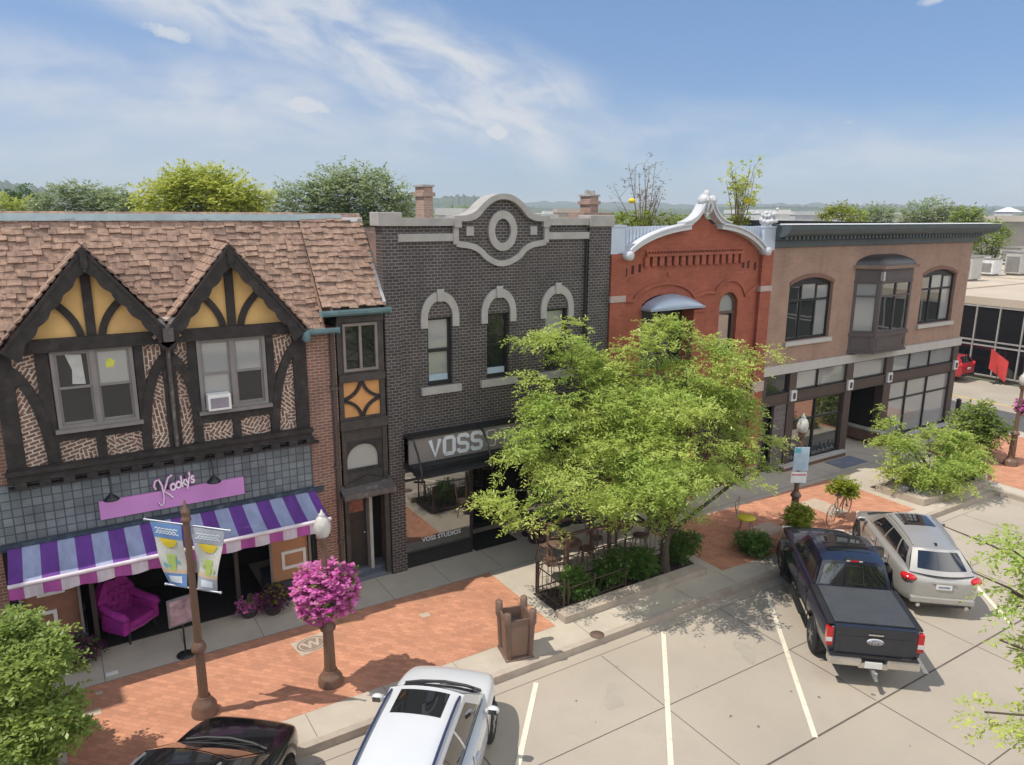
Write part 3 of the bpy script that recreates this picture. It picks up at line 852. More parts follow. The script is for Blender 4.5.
# ---- narrow dark entrance bay at the right
x0, x1 = 5.45, 6.58
g = MB()
g.plate([rect(x0,x1,2.45,6.75), rect(5.58,6.42,5.36,6.48), rect(5.56,6.46,4.25,5.10), rect(5.50,6.42,2.90,3.66)], -.04, .2)
g.box(x0-.03,x1+.02,-.14,.05,3.98,4.2); g.box(x0,x1,-.10,.05,5.12,5.30); g.box(x0,x1,-.09,.05,6.52,6.75)
g.box(x0,x0+.10,-.08,.05,.1,4.0); g.box(x1-.12,x1,-.08,.05,.1,4.0)
g.plate([[(x0,2.50),(x1,2.50),(x1,2.62),(x0+.55,2.80),(x0,2.62)]], -.14, -.04)
bay = part('entrance_bay', g, mat('dark_oak', (.05,.042,.037), .65, var=.35, scale=5, bump=.2), ht)
g = MB(); g.plate([rect(5.58,6.42,5.36,6.48), rect(5.64,5.97,5.42,6.42), rect(6.03,6.36,5.42,6.42)], -.08, .02)
w = part('window', g, mat('taupe_frame', (.21,.18,.16), .6), ht)
g = MB(); g.box(5.63,6.37,-.01,.0,5.41,6.43); part('pane', g, GLASS, w)
g = MB(); g.box(5.56,6.46,.02,.05,4.25,5.10); dp = part('diamond_panel', g, mat('orange_stucco', (.60,.30,.11), .85, var=.1), ht)
g = MB()
cx, cz = 6.01, 4.675
for sx in (-1,1):
    for sz in (-1,1):
        g.plate([strip(bez((cx+sx*.44,cz+sz*.0+sz*.02),(cx+sx*.10,cz+sz*.10),(cx+sx*.02,cz+sz*.42),8), .075)], -.03,.018)
part('diamond_frame', g, TIMBER, dp)
g = MB(); g.plate([rect(5.50,6.42,2.90,3.66), arc(5.96,3.2,.40,.38,0,180,12)+[(5.56,2.97),(6.36,2.97)]], -.06, .04)
w = part('window', g, TIMBER, ht)
g = MB(); g.box(5.52,6.40,.01,.02,2.92,3.64); part('pane', g, GLASSG, w)
g = MB()   # hood over the doors
g.add([(x0-.12,-.42,2.44),(x1+.05,-.42,2.50),(x1+.05,-.02,2.66),(x0-.12,-.02,2.60)], [(0,1,2,3)])
g.box(x0-.12,x1+.05,-.44,-.40,2.38,2.5); g.box(x0-.1,x1+.03,-.4,.1,2.34,2.39)
part('door_hood', g, mat('hood_metal', (.10,.09,.085), .45, dirt=((.35,.33,.3),6,.6)), ht)
g = MB(); g.box(5.55,6.12,.34,.40,.22,2.3); g.box(5.6,6.07,.325,.34,.3,1.5)
dr = part('door', g, mat('black_door', (.028,.024,.023), .45), ht)
g = MB(); g.box(5.62,6.05,.33,.345,1.72,2.12); part('door_light', g, mat('reddish_glass', (.24,.09,.07), .2, var=.4, scale=8), dr)
g = MB(); g.ball((6.05,.31,1.15),.03); part('handle', g, CHROME, dr)
g = MB(); g.box(6.12,6.20,.1,.42,.22,2.3); part('door_jamb', g, mat('pale_jamb', (.36,.35,.33), .5), ht)
g = MB(); g.box(6.2,6.58,.6,.66,.22,2.3); g.box(5.45,5.55,.2,.4,.2,2.4); g.box(5.45,6.6,.42,1.0,2.3,2.45)
part('door_recess', g, DARKIN, ht)
g = MB(); g.box(5.45,6.6,-.02,1.0,0.0,.12); g.box(5.5,6.58,.2,1.0,.12,.22)
part('step', g, mat('slate_step', (.12,.13,.16), .7), ht)

# air conditioner sitting in the window
g = MB(); g.bbox(2.56,3.02,-.30,-.05,4.90,5.24,.015)
ac = thing('air_conditioner', 'white box air conditioner sitting in the right gable window', 'air conditioner', (2.79,-.17,4.90))
part('casing', g, WHITE, ac)
g = MB(); g.box(2.61,2.97,-.306,-.30,4.95,5.17); part('grille', g, mat('ac_grille', (.25,.22,.26), .6), ac)
# ================================================================== dark brick building
DBRICK = brick_mat('dark_brick', (.034,.027,.027), (.062,.048,.046), (.20,.185,.175), .17, .076, .0085, 0, .6, .5, var=.3, dirt=((.05,.042,.04),1.0,.75))
LIME = mat('limestone', (.36,.345,.325), .85, var=.1, scale=3, bump=.2, bscale=40, dirt=((.24,.22,.205),2,.4))
db = thing('dark_brick_building', 'dark brown brick building with curved limestone parapet and three arched windows', 'building', (10.0, 0, 0))
xc = 9.86
W3 = ((8.08,.34),(9.76,.34),(11.60,.36))
par = arc(xc,8.47,.86,.86,180,0,20)                                 # raised centre of the parapet
# curved head: S-shaped shoulders up to the round top
head = [(8.50,8.80)]+bez((8.62,8.86),(9.0,8.86),(9.2,9.10),6)+bez((9.2,9.10),(9.5,9.40),(9.86,9.40),6)+bez((9.86,9.40),(10.22,9.40),(10.52,9.10),6)+bez((10.52,9.10),(10.72,8.86),(11.10,8.86),6)+[(11.22,8.80)]
outer = [(7.0,3.62),(12.6,3.62),(12.6,8.78)]+head[::-1]+[(7.0,8.78)]
holes = []
for c, h in W3: holes.append(rect(c-h,c+h,4.76,6.46))
g = MB(); g.plate([outer]+holes, 0.0, .32)
g.box(6.64,7.0,.02,9,0,8.4) if False else None
part('wall', g, DBRICK, db)
g = MB(); g.box(6.62,7.02,-.07,.33,0,8.66); part('pier', g, DBRICK, db)
g = MB(); g.box(12.60,13.34,-.07,.33,0,8.62); part('pier', g, DBRICK, db)
g = MB(); g.box(6.63,6.9,.33,14,0,8.5); g.box(13.05,13.33,.33,14,0,8.4); g.box(6.9,13.05,13.8,14,0,8.3)
part('side_wall', g, mat('party_brick', (.19,.13,.105), .9, var=.25, scale=4), db)
g = MB(); g.box(6.9,13.05,.32,13.8,8.0,8.05); part('roof', g, mat('flat_roof', (.30,.29,.27), .9), db)
# caps and copings
g = MB(); g.bbox(6.52,7.10,-.14,.42,8.66,8.97,.02); part('pier_cap', g, LIME, db)
g = MB(); g.bbox(12.56,13.40,-.14,.42,8.62,8.92,.02); part('pier_cap', g, LIME, db)
g = MB()
g.box(7.1,8.52,-.10,.36,8.66,8.84); g.box(11.20,12.56,-.10,.36,8.66,8.84)
hi = [(x, z+.04) for x, z in head]; lo = [(x+(.0 if abs(x-xc) > 1.2 else (xc-x)*.11), z-.10) for x, z in head]
g.plate([lo+hi[::-1]], -.12, .38)
g.box(8.46,8.66,-.125,.37,8.62,8.90); g.box(11.06,11.26,-.125,.37,8.62,8.90)
part('coping', g, LIME, db)
# lower band dipping below the oval
low = [(7.02,8.38),(8.55,8.38)]
dip = [(8.55,8.24)]+bez((8.75,8.20),(9.15,8.18),(9.35,7.92),7)+bez((9.35,7.92),(9.62,7.72),(9.86,7.72),7)+bez((9.86,7.72),(10.10,7.72),(10.40,7.92),7)+bez((10.40,7.92),(10.58,8.18),(10.98,8.20),7)+[(11.18,8.24)]
g = MB(); g.box(7.02,8.50,-.06,.0,8.30,8.48); g.box(11.2,12.6,-.06,.0,8.30,8.48)
g.plate([strip(dip, .145)], -.065, .0)
g.box(8.46,8.6,-.076,.0,8.22,8.62); g.box(11.12,11.26,-.076,.0,8.22,8.62)
part('stone_band', g, LIME, db)
g = MB(); g.plate([arc(xc,8.53,.42,.50,0,360,32)[:-1], arc(xc,8.53,.235,.30,0,360,32)[:-1]], -.07, .0); part('oval_ring', g, LIME, db)
for x in (8.93, 10.80):
    g = MB(); g.box(x-.10,x+.10,-.05,.0,8.42,8.64); part('stone_block', g, LIME, db)
# windows
for i, (c, h) in enumerate(W3):
    so = [(c-h-.18,6.22)]+arc(c,6.46,h+.18,.64,180,0,18)+[(c+h+.18,6.22)]
    si = [(c-h,6.22)]+arc(c,6.46,h,.42,180,0,18)+[(c+h,6.22)]
    g = MB(); g.plate([so+si[::-1]], -.06, .0)
    g.plate([[(c-.07,6.86),(c+.07,6.86),(c+.10,7.16),(c-.10,7.16)]], -.09, -.061)
    part('arch_surround', g, LIME, db)
    g = MB(); g.plate([[(c-h,6.461)]+arc(c,6.463,h,.42,180,0,18)+[(c+h,6.461)]], -.012, .0); part('arch_brick', g, DBRICK, db)
    g = MB(); g.box(c-h-.21,c+h+.21,-.10,.1,4.56,4.745); part('sill', g, LIME, db)
    g = MB(); g.plate([rect(c-h,c+h,4.76,6.46), rect(c-h+.07,c+h-.07,5.67,6.39), rect(c-h+.07,c+h-.07,4.85,5.60)], .10,.18)
    g.box(c-h+.05,c+h-.05,.085,.1,5.59,5.68)
    w = part('window', g, BLACK, db)
    g = MB(); g.box(c-h+.05,c+h-.05,.135,.14,5.65,6.41); part('pane', g, GLASSG if i != 1 else GLASS, w)
    g = MB(); g.box(c-h+.05,c+h-.05,.155,.16,4.83,5.62); part('pane', g, GLASSG if i == 0 else GLASS, w)
    if i < 2:
        g = MB(); g.box(c-h+.08,c+h-.08,.118,.134,4.86,5.02); part('shade_slip', g, mat('pale_blue_slip', (.35,.45,.52), .7), w)
g = MB(); g.tube([(12.52,-.06,8.3),(12.52,-.06,3.6)], .03, 6); part('downpipe', g, BLACK, db)
# canopy with the lettering, curved black ribs
GREYC = mat('grey_fascia', (.21,.19,.18), .6, var=.07)
g = MB(); g.box(7.02,12.58,-.36,-.30,2.94,3.58); cn = part('canopy', g, GREYC, db)
g = MB(); g.box(7.0,12.6,-.40,.1,3.58,3.64); g.box(7.0,12.6,-.62,.0,2.80,2.93); g.box(7.0,12.6,-1.0,-.6,2.76,2.80)
part('canopy_frame', g, BLACK, cn)
for x in (7.06, 8.98, 10.9, 12.55):
    g = MB(); g.tube([(x,-.30,3.66),(x,-.55,3.58),(x,-.80,3.30),(x,-.98,2.95),(x,-1.02,2.70),(x,-.55,2.55)], .028, 6); part('canopy_rib', g, BLACK, cn)
WL = mat('silver_letter', (.62,.64,.68), .45, var=.02)
def place_text(txt, x, z, y, size, **k):
    t = text_mb(txt, size, **k); t.xform(Matrix.Translation((x, y, z))); return t
GL = {'V':[[(0,1),(.5,0),(1,1)]],'O':[[(.12,0),(.88,0),(1,.14),(1,.86),(.88,1),(.12,1),(0,.86),(0,.14),(.12,0),(.3,0)]],
      'S':[[(1,.80),(.98,.92),(.86,1),(.14,1),(.02,.9),(.02,.62),(.14,.53),(.86,.47),(.98,.38),(.98,.10),(.86,0),(.14,0),(.02,.08),(0,.20)]],
      'T':[[(0,1),(1,1)],[(.5,1),(.5,0)]],'U':[[(0,1),(0,.14),(.14,0),(.86,0),(1,.14),(1,1)]],'D':[[(0,0),(.8,0),(1,.2),(1,.8),(.8,1),(0,1),(0,0),(.2,0)]],'I':[[(.5,0),(.5,1)]]}
def block_text(txt, x, z, y, w, h, gap, st, th=.02):
    "square-shouldered letters cut from sheet"
    g = MB()
    for ch in txt:
        cw = w*(.35 if ch == 'I' else 1)
        for k, pl in enumerate(GL[ch]): g.plate([strip([(x+p[0]*cw, z+p[1]*h) for p in pl], st)], y-th-.002*k, y)
        x += cw+gap
    return g
part('lettering', block_text('VOSS', 7.58, 3.06, -.362, .27, .42, .125, .095), WL, cn)
part('lettering', block_text('STUDIOS', 9.20, 3.06, -.362, .27, .42, .13, .028), mat('thin_letter', (.55,.51,.47), .45), cn)
# shop window, door recess
for a, b in ((7.0,8.98),(10.7,12.6)):
    g = MB(); g.box(a,b,.02,.2,0.0,.36); part('bulkhead', g, BLACK, db)
g = MB()
g.plate([rect(7.0,9.0,.34,2.82), rect(7.06,8.93,.42,2.60)], .02, .1); g.box(7.06,8.93,.015,.05,2.36,2.40)
g.box(8.94,9.0,.1,1.3,.0,2.82)
sw = part('display_window', g, BLACK, db)
g = MB(); g.box(7.05,8.94,.055,.06,.40,2.62); part('pane', g, GLASS2, sw)
t = place_text('VOSS STUDIOS', 7.5, .62, .045, .17, thick=.003, bold=.002); part('lettering', t, WL, sw)
g = MB(); g.plate([rect(10.68,12.6,.34,2.82), rect(10.74,12.54,.42,2.60)], .02, .1); sw = part('display_window', g, BLACK, db)
g = MB(); g.box(10.73,12.55,.055,.06,.40,2.62); part('pane', g, GLASS2, sw)
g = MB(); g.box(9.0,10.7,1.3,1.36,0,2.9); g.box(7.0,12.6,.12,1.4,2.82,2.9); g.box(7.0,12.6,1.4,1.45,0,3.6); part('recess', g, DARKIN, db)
g = MB(); g.plate([rect(9.4,10.4,.02,2.4), rect(9.5,10.3,.2,2.3)], 1.22,1.28); dr = part('door', g, BLACK, db)
g = MB(); g.box(9.49,10.31,1.25,1.255,.19,2.31); part('pane', g, GLASS, dr)
g = MB(); g.bbox(9.06,10.4,-.02,.95,.004,.028,.005)
solo('door_mat', g, mat('black_mat', (.014,.014,.015), .95, bump=.5, bscale=90), 'black rubber mat in the doorway of the lettered canopy shop', 'door mat', (9.7,.45,.0))
# chimneys on the party walls
CHB = brick_mat('chimney_brick', (.36,.23,.175), (.30,.19,.145), (.36,.30,.25), .2, .075, .01, 0)
for (x, y, w_, h) in ((10.2, 5.2, .30, 9.72), (16.95, 5.6, .36, 9.55)):
    g = MB(); g.box(x-w_/2,x+w_/2,y-.3,y+.3,7.9,h); g.box(x-w_/2-.06,x+w_/2+.06,y-.36,y+.36,h-.28,h-.16)
    if x > 12: g.box(x-.55,x+.75,y-.42,y+.5,7.9,8.98)
    ch = part('chimney', g, CHB, db)
    g = MB(); g.bbox(x-w_/2-.05,x+w_/2+.05,y-.35,y+.35,h,h+.07,.01)
    if x > 12: g.lathe([(.1,.06),(.09,.22)], (x-.1,y,h), 10); g.lathe([(.1,.06),(.09,.2)], (x+.14,y,h), 10)
    part('chimney_cap', g, LIME, ch)

# ================================================================== red brick building
RBRICK = brick_mat('red_brick', (.34,.092,.050), (.28,.073,.040), (.27,.088,.055), .2, .07, .007, 0, .8, .35, var=.22, dirt=((.20,.06,.04),1.2,.5))
CWHITE = mat('cornice_white', (.55,.56,.58), .55, var=.08, dirt=((.36,.37,.38),3,.5))
rb = thing('red_brick_building', 'red brick building with arched white cornice crest and two arched windows', 'building', (16.8, 0, 0))
cx = 16.92
def arcL(n=14):  return bez((13.84,7.74),(14.55,8.36),(16.26,8.52),n)
def arcR(n=14):  return bez((17.56,8.52),(18.9,8.42),(19.62,7.74),n)
out = [(13.36,3.4),(20.14,3.4),(20.14,7.82),(19.62,7.82)]+arcR()[::-1]+bez((17.56,8.60),(17.2,8.68),(16.92,8.97),6)+bez((16.92,8.97),(16.6,8.68),(16.26,8.60),6)[1:]+arcL()[::-1]+[(13.84,7.82),(13.36,7.82)]
bigw = [(14.66,4.4),(16.40,4.4),(16.40,6.40)]+arc(15.53,6.28,.87,.36,20,160,10)+[(14.66,6.40)]
smw = [(17.9,4.6),(18.72,4.6),(18.72,6.15)]+arc(18.31,6.15,.41,.41,10,170,12)+[(17.9,6.15)]
g = MB(); g.plate([out, bigw, smw], 0.0, .35); part('wall', g, RBRICK, rb)
for (a, b, h) in ((13.36,13.88,7.86),(19.60,20.12,7.80)):
    g = MB(); g.box(a,b,-.12,.0,0,h); p = part('pilaster', g, RBRICK, rb)
    for zz in ((6.52,6.70),(3.15,3.5),(.0,.5)):
        g = MB(); g.box(a-.02,b+.02,-.15,.0,*zz); part('stone_block', g, mat('pinkish_stone', (.42,.33,.29), .85, var=.1), p)
# corbel recesses: shade between the teeth put in as near-black red
g = MB()
n = 14
g.box(14.70,18.72,-.008,.02,7.50,7.75); DRG = mat('gap_shade_red', (.045,.012,.01), .9)
part('corbel_shade_band', g, DRG, rb)
for x, z in ((13.98,7.36),(14.24,7.42),(14.5,7.46),(18.84,7.44),(19.08,7.42),(19.4,7.36)):
    g = MB(); g.box(x-.045,x+.045,-.008,.02,z-.14,z+.1); part('slot_shade', g, DRG, rb)  # slots are dark plates, their shade put into the colour
g = MB()
for i in range(n+1):
    x = 14.86+(i-.5)*(18.56-14.86)/(n-1); g.box(x-.088,x+.088,-.085,.0,7.48,7.76)
g.box(14.68,18.75,-.11,.0,7.76,7.84); g.box(14.68,18.75,-.05,.0,7.90,7.95)
for i in range(34): g.box(14.70+i*.12,14.76+i*.12,-.06,.0,7.85,7.89)
part('corbel_course', g, RBRICK, rb)
# moulding lines over the windows
g = MB()
g.plate([strip([(13.9,6.55)]+arc(15.53,6.35,1.25,.62,165,15,14)+[(17.3,6.62)]+arc(18.31,6.3,.72,.66,155,10,12)+[(19.6,6.75)], .10)], -.05, .0)
g.box(15.6,15.75,-.03,.0,7.15,7.3)
part('arch_moulding', g, RBRICK, rb)
# windows
g = MB(); g.plate([bigw, [(14.75,4.5),(16.31,4.5),(16.31,6.38)]+arc(15.53,6.22,.78,.30,20,160,10)+[(14.75,6.38)]], .12,.2); g.box(15.50,15.56,.11,.2,4.5,6.5); g.box(14.7,16.4,.11,.2,5.5,5.57)
w = part('window', g, BLACK, rb)
g = MB(); g.box(14.7,16.36,.17,.175,4.45,6.52); part('pane', g, GLASS, w)
g = MB(); g.plate([smw, [(17.98,4.7),(18.64,4.7),(18.64,5.86),(17.98,5.86)], [(17.98,5.95),(18.64,5.95),(18.64,6.12)]+arc(18.31,6.12,.33,.34,10,170,12)+[(17.98,6.12)]], .12,.2)
w = part('window', g, mat('brown_frame', (.12,.075,.055), .6), rb)
g = MB(); g.box(17.95,18.67,.17,.175,4.65,5.9); part('pane', g, GLASS, w)
g = MB(); g.box(17.95,18.67,.15,.155,5.9,6.5); part('pane', g, GLASSG, w)
g = MB(); g.plate([[(17.99,4.85),(18.52,4.85),(18.52,5.80),(17.99,5.86)]], .162,.168); part('curtain', g, mat('buff_curtain', (.38,.28,.22), .8), w)
# domed metal canopy over the big window
g = MB()
g.patch(lambda u,v: (14.62+2.16*u, -.02-.42*math.sin(v*math.pi/2), 6.28+(.36*math.sin(math.pi*u)**.6)*math.cos(v*math.pi/2)), 20, 8, flip=True)
g.patch(lambda u,v: (14.62+2.16*u, -.02-.415*math.sin(v*math.pi/2), 6.27+(.36*math.sin(math.pi*u)**.6)*math.cos(v*math.pi/2)), 20, 8)
g.box(14.60,16.80,-.45,-.0,6.22,6.275)
part('window_canopy', g, mat('canopy_blue', (.34,.40,.48), .35, .3, var=.06), rb)
g = MB(); g.box(16.44,16.90,-.34,.0,0,6.08); g.box(16.41,16.93,-.38,.0,6.08,6.16); part('buttress', g, RBRICK, rb)
# white arched cornice with its crest
g = MB()
for f in (arcL, arcR):
    p = f(16); g = MB()
    g.plate([strip([(x,z+.08) for x,z in p], .15)], -.22, .05)
    g.plate([strip([(x,z+.16) for x,z in p], .05)], -.28, .05)
    g.lathe([(.0,-.34),(.13,-.34),(.13,.0),(.0,.0)], (13.86 if f is arcL else 19.62,.0,7.82), 14, axis='Y')
    co = part('cornice', g, CWHITE, rb)
g = MB()
for s in (-1, 1):
    p = bez((cx+s*.98,8.66),(cx+s*.42,8.74),(cx+s*.20,9.22),10)
    g.plate([strip(p, .15)], -.24, .06); g.plate([strip([(x,z+.06) for x,z in p], .05)], -.29, .06)
    g.lathe([(.0,-.28),(.13,-.28),(.15,-.2),(.15,.0),(.0,.02)], (cx+s*.13,0,9.36), 14, axis='Y')
    g.lathe([(.0,-.31),(.06,-.31),(.07,-.27)], (cx+s*.13,0,9.36), 10, axis='Y')
    g.tube([(cx+s*.07,-.2,9.05),(cx+s*.10,-.26,9.2),(cx+s*.02,-.26,9.34)], [.05,.06,.03], 8)
g.plate([[(cx-.22,9.04),(cx,8.93),(cx+.22,9.04),(cx+.16,9.5),(cx,9.58),(cx-.16,9.5)]], -.18, .04)
g.ball((cx,-.08,9.56), .10, 1, .9, 1.1)
part('crest', g, CWHITE, co)
# metal parapet panels behind the arch, ribbed
PP = mat('parapet_panel', (.48,.54,.62), .45, .2, var=.06)
g = MB()
g.box(13.34,13.84,-.10,.3,7.88,8.62)
g.plate([[(13.84,7.9)]+[(x,z+.1) for x,z in arcL()]+[(16.3,8.64),(13.84,8.60)]], .06, .16)
g.plate([[(19.62,7.9),(19.66,8.58),(17.5,8.66)]+[(x,z+.1) for x,z in arcR()]], .06, .16)
for i in range(18): g.box(13.98+i*.13,14.02+i*.13,.035,.06,8.0+i*.03,8.6)
for i in range(14): g.box(17.9+i*.13,17.94+i*.13,.035,.06,8.45-i*.03,8.6)
g.box(19.62,20.16,-.10,.3,7.84,8.56); g.box(13.32,13.86,-.12,.32,8.60,8.66); g.box(19.6,20.18,-.12,.32,8.54,8.60)
part('parapet', g, PP, rb)
g = MB(); rn = random.Random(4)
g.lathe([(.2,8.56),(.16,8.64),(.24,8.72)], (19.85,.05,0), 12)
for i in range(26): g.ball((19.85+rn.gauss(0,.16),.05+rn.gauss(0,.12),8.84+rn.gauss(0,.10)), rn.uniform(.05,.1), sub=1)
part('parapet_ornament', g, CWHITE, rb)
g = MB(); g.box(13.36,13.6,.35,14,0,8.2); g.box(19.9,20.13,.35,14,0,8.1); g.box(13.6,19.9,13.8,14,0,8.0); part('side_wall', g, _MC['party_brick'], rb)
g = MB(); g.box(13.6,19.9,.35,13.8,7.7,7.75); part('roof', g, _MC['flat_roof'], rb)
# ground floor
g = MB(); g.box(13.88,19.6,-.10,.3,2.95,3.42); g.box(13.88,14.3,-.02,.3,0,2.95); g.box(19.2,19.6,-.02,.3,0,2.95); g.box(15.9,16.3,-.02,.3,0,2.95); g.box(13.88,19.6,-.02,.3,0,.5)
sf = part('shopfront', g, mat('maroon_paint', (.10,.03,.025), .5), rb)
g = MB(); g.box(14.3,15.9,.12,.125,.5,2.95); g.box(16.3,19.2,.12,.125,.5,2.95); part('pane', g, GLASS, sf)

# ================================================================== brown brick building
BBRICK = brick_mat('brown_brick', (.335,.215,.158), (.295,.19,.14), (.30,.208,.16), .2, .07, .007, 0, .85, .3, var=.16, dirt=((.15,.085,.065),.7,.4))
CORN = mat('slate_cornice', (.068,.088,.095), .5, var=.12, scale=4)
BPAINT = mat('brown_paint', (.072,.052,.045), .5, var=.1, scale=3)
GLASSUP = glass_mat('mirror_like_glass', (.02,.025,.025), .75, .02, .06)
BAYP = mat('bay_paint', (.085,.068,.066), .5, var=.12, scale=3)
GRS = mat('grey_stone', (.44,.42,.39), .8, var=.08, dirt=((.3,.29,.27),3,.4))
bb = thing('brown_brick_building', 'brown brick corner building with slate cornice, box bay window and tall shop glazing', 'building', (26.4, 0, 0))
def segwin(x0, x1, z0, z1, rise, n=10):
    c = (x0+x1)/2; h = (x1-x0)/2; r = (h*h+rise*rise)/(2*rise); a = math.degrees(math.asin(h/r))
    return [(x0,z0),(x1,z0)]+[(c+r*math.sin(R(t)), z1-r+r*math.cos(R(t))) for t in [a-2*a*i/n for i in range(n+1)]]
wa = segwin(21.22,23.60,4.70,6.86,.24); wb = segwin(29.25,31.72,4.70,6.86,.24)
g = MB(); g.plate([rect(20.15,32.62,3.92,8.0), wa, wb], 0, .35); part('wall', g, BBRICK, bb)
g = MB(); g.box(32.28,32.62,.36,16,0,8.0); g.box(20.16,20.4,.36,16,0,7.9); g.box(20.4,32.3,15.8,16,0,8.0); part('side_wall', g, BBRICK, bb)
g = MB(); g.box(20.4,32.3,.36,15.8,7.6,7.66); part('roof', g, mat('white_roof', (.6,.59,.57), .9), bb)
# window trim
for (o, x0, x1) in ((wa,21.22,23.60),(wb,29.25,31.72)):
    c = (x0+x1)/2
    g = MB(); g.plate([segwin(x0-.02,x1+.02,6.54,7.0,.26)[2:]+segwin(x0-.02,x1+.02,6.54,6.87,.24)[2:][::-1]], -.03, .0); part('brick_arch', g, mat('arch_brick', (.19,.10,.075), .85, var=.2, scale=14), bb)
    i1, i2 = x0+(x1-x0)*.34, x0+(x1-x0)*.68
    g = MB(); g.plate([o, rect(x0+.10,i1-.035,4.80,6.04), rect(i1+.035,i2-.035,4.80,6.04), rect(i2+.035,x1-.10,4.80,6.04), rect(x0+.10,i1-.035,6.12,6.56), rect(i1+.035,i2-.035,6.12,6.62), rect(i2+.035,x1-.10,6.12,6.56)], .12,.2)
    w = part('window', g, BLACK, bb)
    for k_, (a, b) in enumerate(((x0+.08,i1),(i1,i2),(i2,x1-.08))):
        g = MB(); g.box(a,b,.155,.16,4.78,6.08); part('pane', g, GLASSG if k_ == 2 else GLASSUP, w)  # lighter panes: pale reflection put into the glass colour
        g = MB(); g.box(a,b,.155,.16,6.08,6.66); part('pane', g, GLASSG if k_ else GLASSUP, w)
    g = MB(); g.box(x0-.06,x1+.10,-.09,.12,4.55,4.695); part('sill', g, GRS, bb)
# cornice
g = MB()
pr = [(0,7.90),(-.10,7.92),(-.12,8.12),(-.20,8.16),(-.22,8.22),(-.50,8.30),(-.58,8.36),(-.66,8.50),(-.68,8.62),(.3,8.64)]
X0, X1 = 20.16, 32.66
def wrap(i): y, z = pr[i]; return y, z
for i in range(len(pr)-1):
    (ya,za),(yb,zb) = pr[i], pr[i+1]
    ea, eb = max(0,-ya), max(0,-yb)
    g.add([(X0,ya,za),(X1+ea,ya,za),(X1+eb,yb,zb),(X0,yb,zb)], [(3,2,1,0)] if False else [(0,1,2,3)])
    g.add([(X1+ea,ya,za),(X1+ea,16,za),(X1+eb,16,zb),(X1+eb,yb,zb)], [(0,1,2,3)])
g.add([(X0,y,z) for y,z in pr]+[(X0,.3,7.90)], [tuple(range(len(pr)+1))])
for i in range(58):
    x = 20.3+i*.212; g.box(x,x+.11,-.40,-.22,8.17,8.285)
for i in range(8): g.box(X1+.22,X1+.40,i*.212-.2,i*.212-.09,8.17,8.285)
part('cornice', g, CORN, bb)
g = MB(); g.box(20.2,33.3,-.66,-.30,8.645,8.66); g.box(20.2,33.25,-.3,-.2,8.64,8.68); part('cornice_flashing', g, WHITE, bb)
# bay window
bz = [(24.80,0),(25.47,-.62),(27.45,-.62),(28.12,0)]
def ring(mb, z0, z1, grow0=0, grow1=0, cap=True):
    def pts(gr): return [(24.80-gr,0.0),(25.47-gr*.6,-.62-gr),(27.45+gr*.6,-.62-gr),(28.12+gr,0.0)]
    a, b = pts(grow0), pts(grow1)
    vs = [(x,y,z0) for x,y in a]+[(x,y,z1) for x,y in b]
    mb.add(vs, [(0,1,5,4),(1,2,6,5),(2,3,7,6)]+([(3,2,1,0),(4,5,6,7)] if cap else []))
g = MB()
ring(g,3.98,4.05,.05,.05); ring(g,4.05,4.62,0,0); ring(g,4.62,4.74,.05,.05)
ring(g,6.62,7.08,.0,.0); ring(g,6.58,6.64,.03,.03)
for (a, b) in zip(bz[:-1], bz[1:]):
    d = Vector((b[0]-a[0], b[1]-a[1])); L = d.length; d /= L; nn = Vector((d.y,-d.x))
    rot = Matrix(((d.x,-nn.x,0),(d.y,-nn.y,0),(0,0,1))).to_4x4(); T = Matrix.Translation((a[0],a[1],0)) @ rot
    nm = 2 if L > 1.5 else 1
    hl = []
    for k in range(nm):
        s0 = .12+k*(L-.24+.06)/nm; s1 = s0+(L-.24-.06*(nm-1))/nm
        hl += [rect(s0,s1,4.82,6.06), rect(s0,s1,6.12,6.54)]
    q = MB(); q.plate([rect(0,L,4.74,6.6)]+hl, 0, .08); q.xform(T); g.add(q.v, q.f)
    q = MB(); q.plate([rect(.1,L-.1,4.14,4.54), rect(.16,L-.16,4.2,4.48)], -.015, .0); q.xform(T); g.add(q.v, q.f)
bayw = part('bay_window', g, BAYP, bb)
for (a, b) in zip(bz[:-1], bz[1:]):
    d = Vector((b[0]-a[0], b[1]-a[1])); L = d.length; d /= L; nn = Vector((d.y,-d.x))
    T = Matrix.Translation((a[0],a[1],0)) @ Matrix(((d.x,-nn.x,0),(d.y,-nn.y,0),(0,0,1))).to_4x4()
    q = MB(); q.box(.1,L-.1,.045,.05,4.8,6.56); q.xform(T); part('pane', q, GLASSG if L < 1 else GLASSUP, bayw)  # canted side panes: pale reflection put into the colour
g = MB(); ring(g,7.08,7.20,.14,.18); part('bay_ledge', g, mat('ledge_tan', (.24,.17,.13), .6), bayw)
g = MB()
def dome(u, v):
    pts = [(24.76,0.0),(25.45,-.66),(27.47,-.66),(28.16,0.0)]
    s = u*3; i = min(2,int(s)); t = s-i
    x = pts[i][0]+(pts[i+1][0]-pts[i][0])*t; y = pts[i][1]+(pts[i+1][1]-pts[i][1])*t
    k = math.cos(v*math.pi/2); ccx = 26.46
    return (ccx+(x-ccx)*(.25+.75*k), y*k, 7.20+.36*math.sin(v*math.pi/2))
g.patch(dome, 18, 8); part('bay_roof', g, mat('bay_lead', (.06,.058,.062), .45, .3, var=.15), bayw)
g = MB(); g.box(25.42,25.52,-.72,-.60,6.66,6.98); part('bay_bracket', g, GRS, bayw)
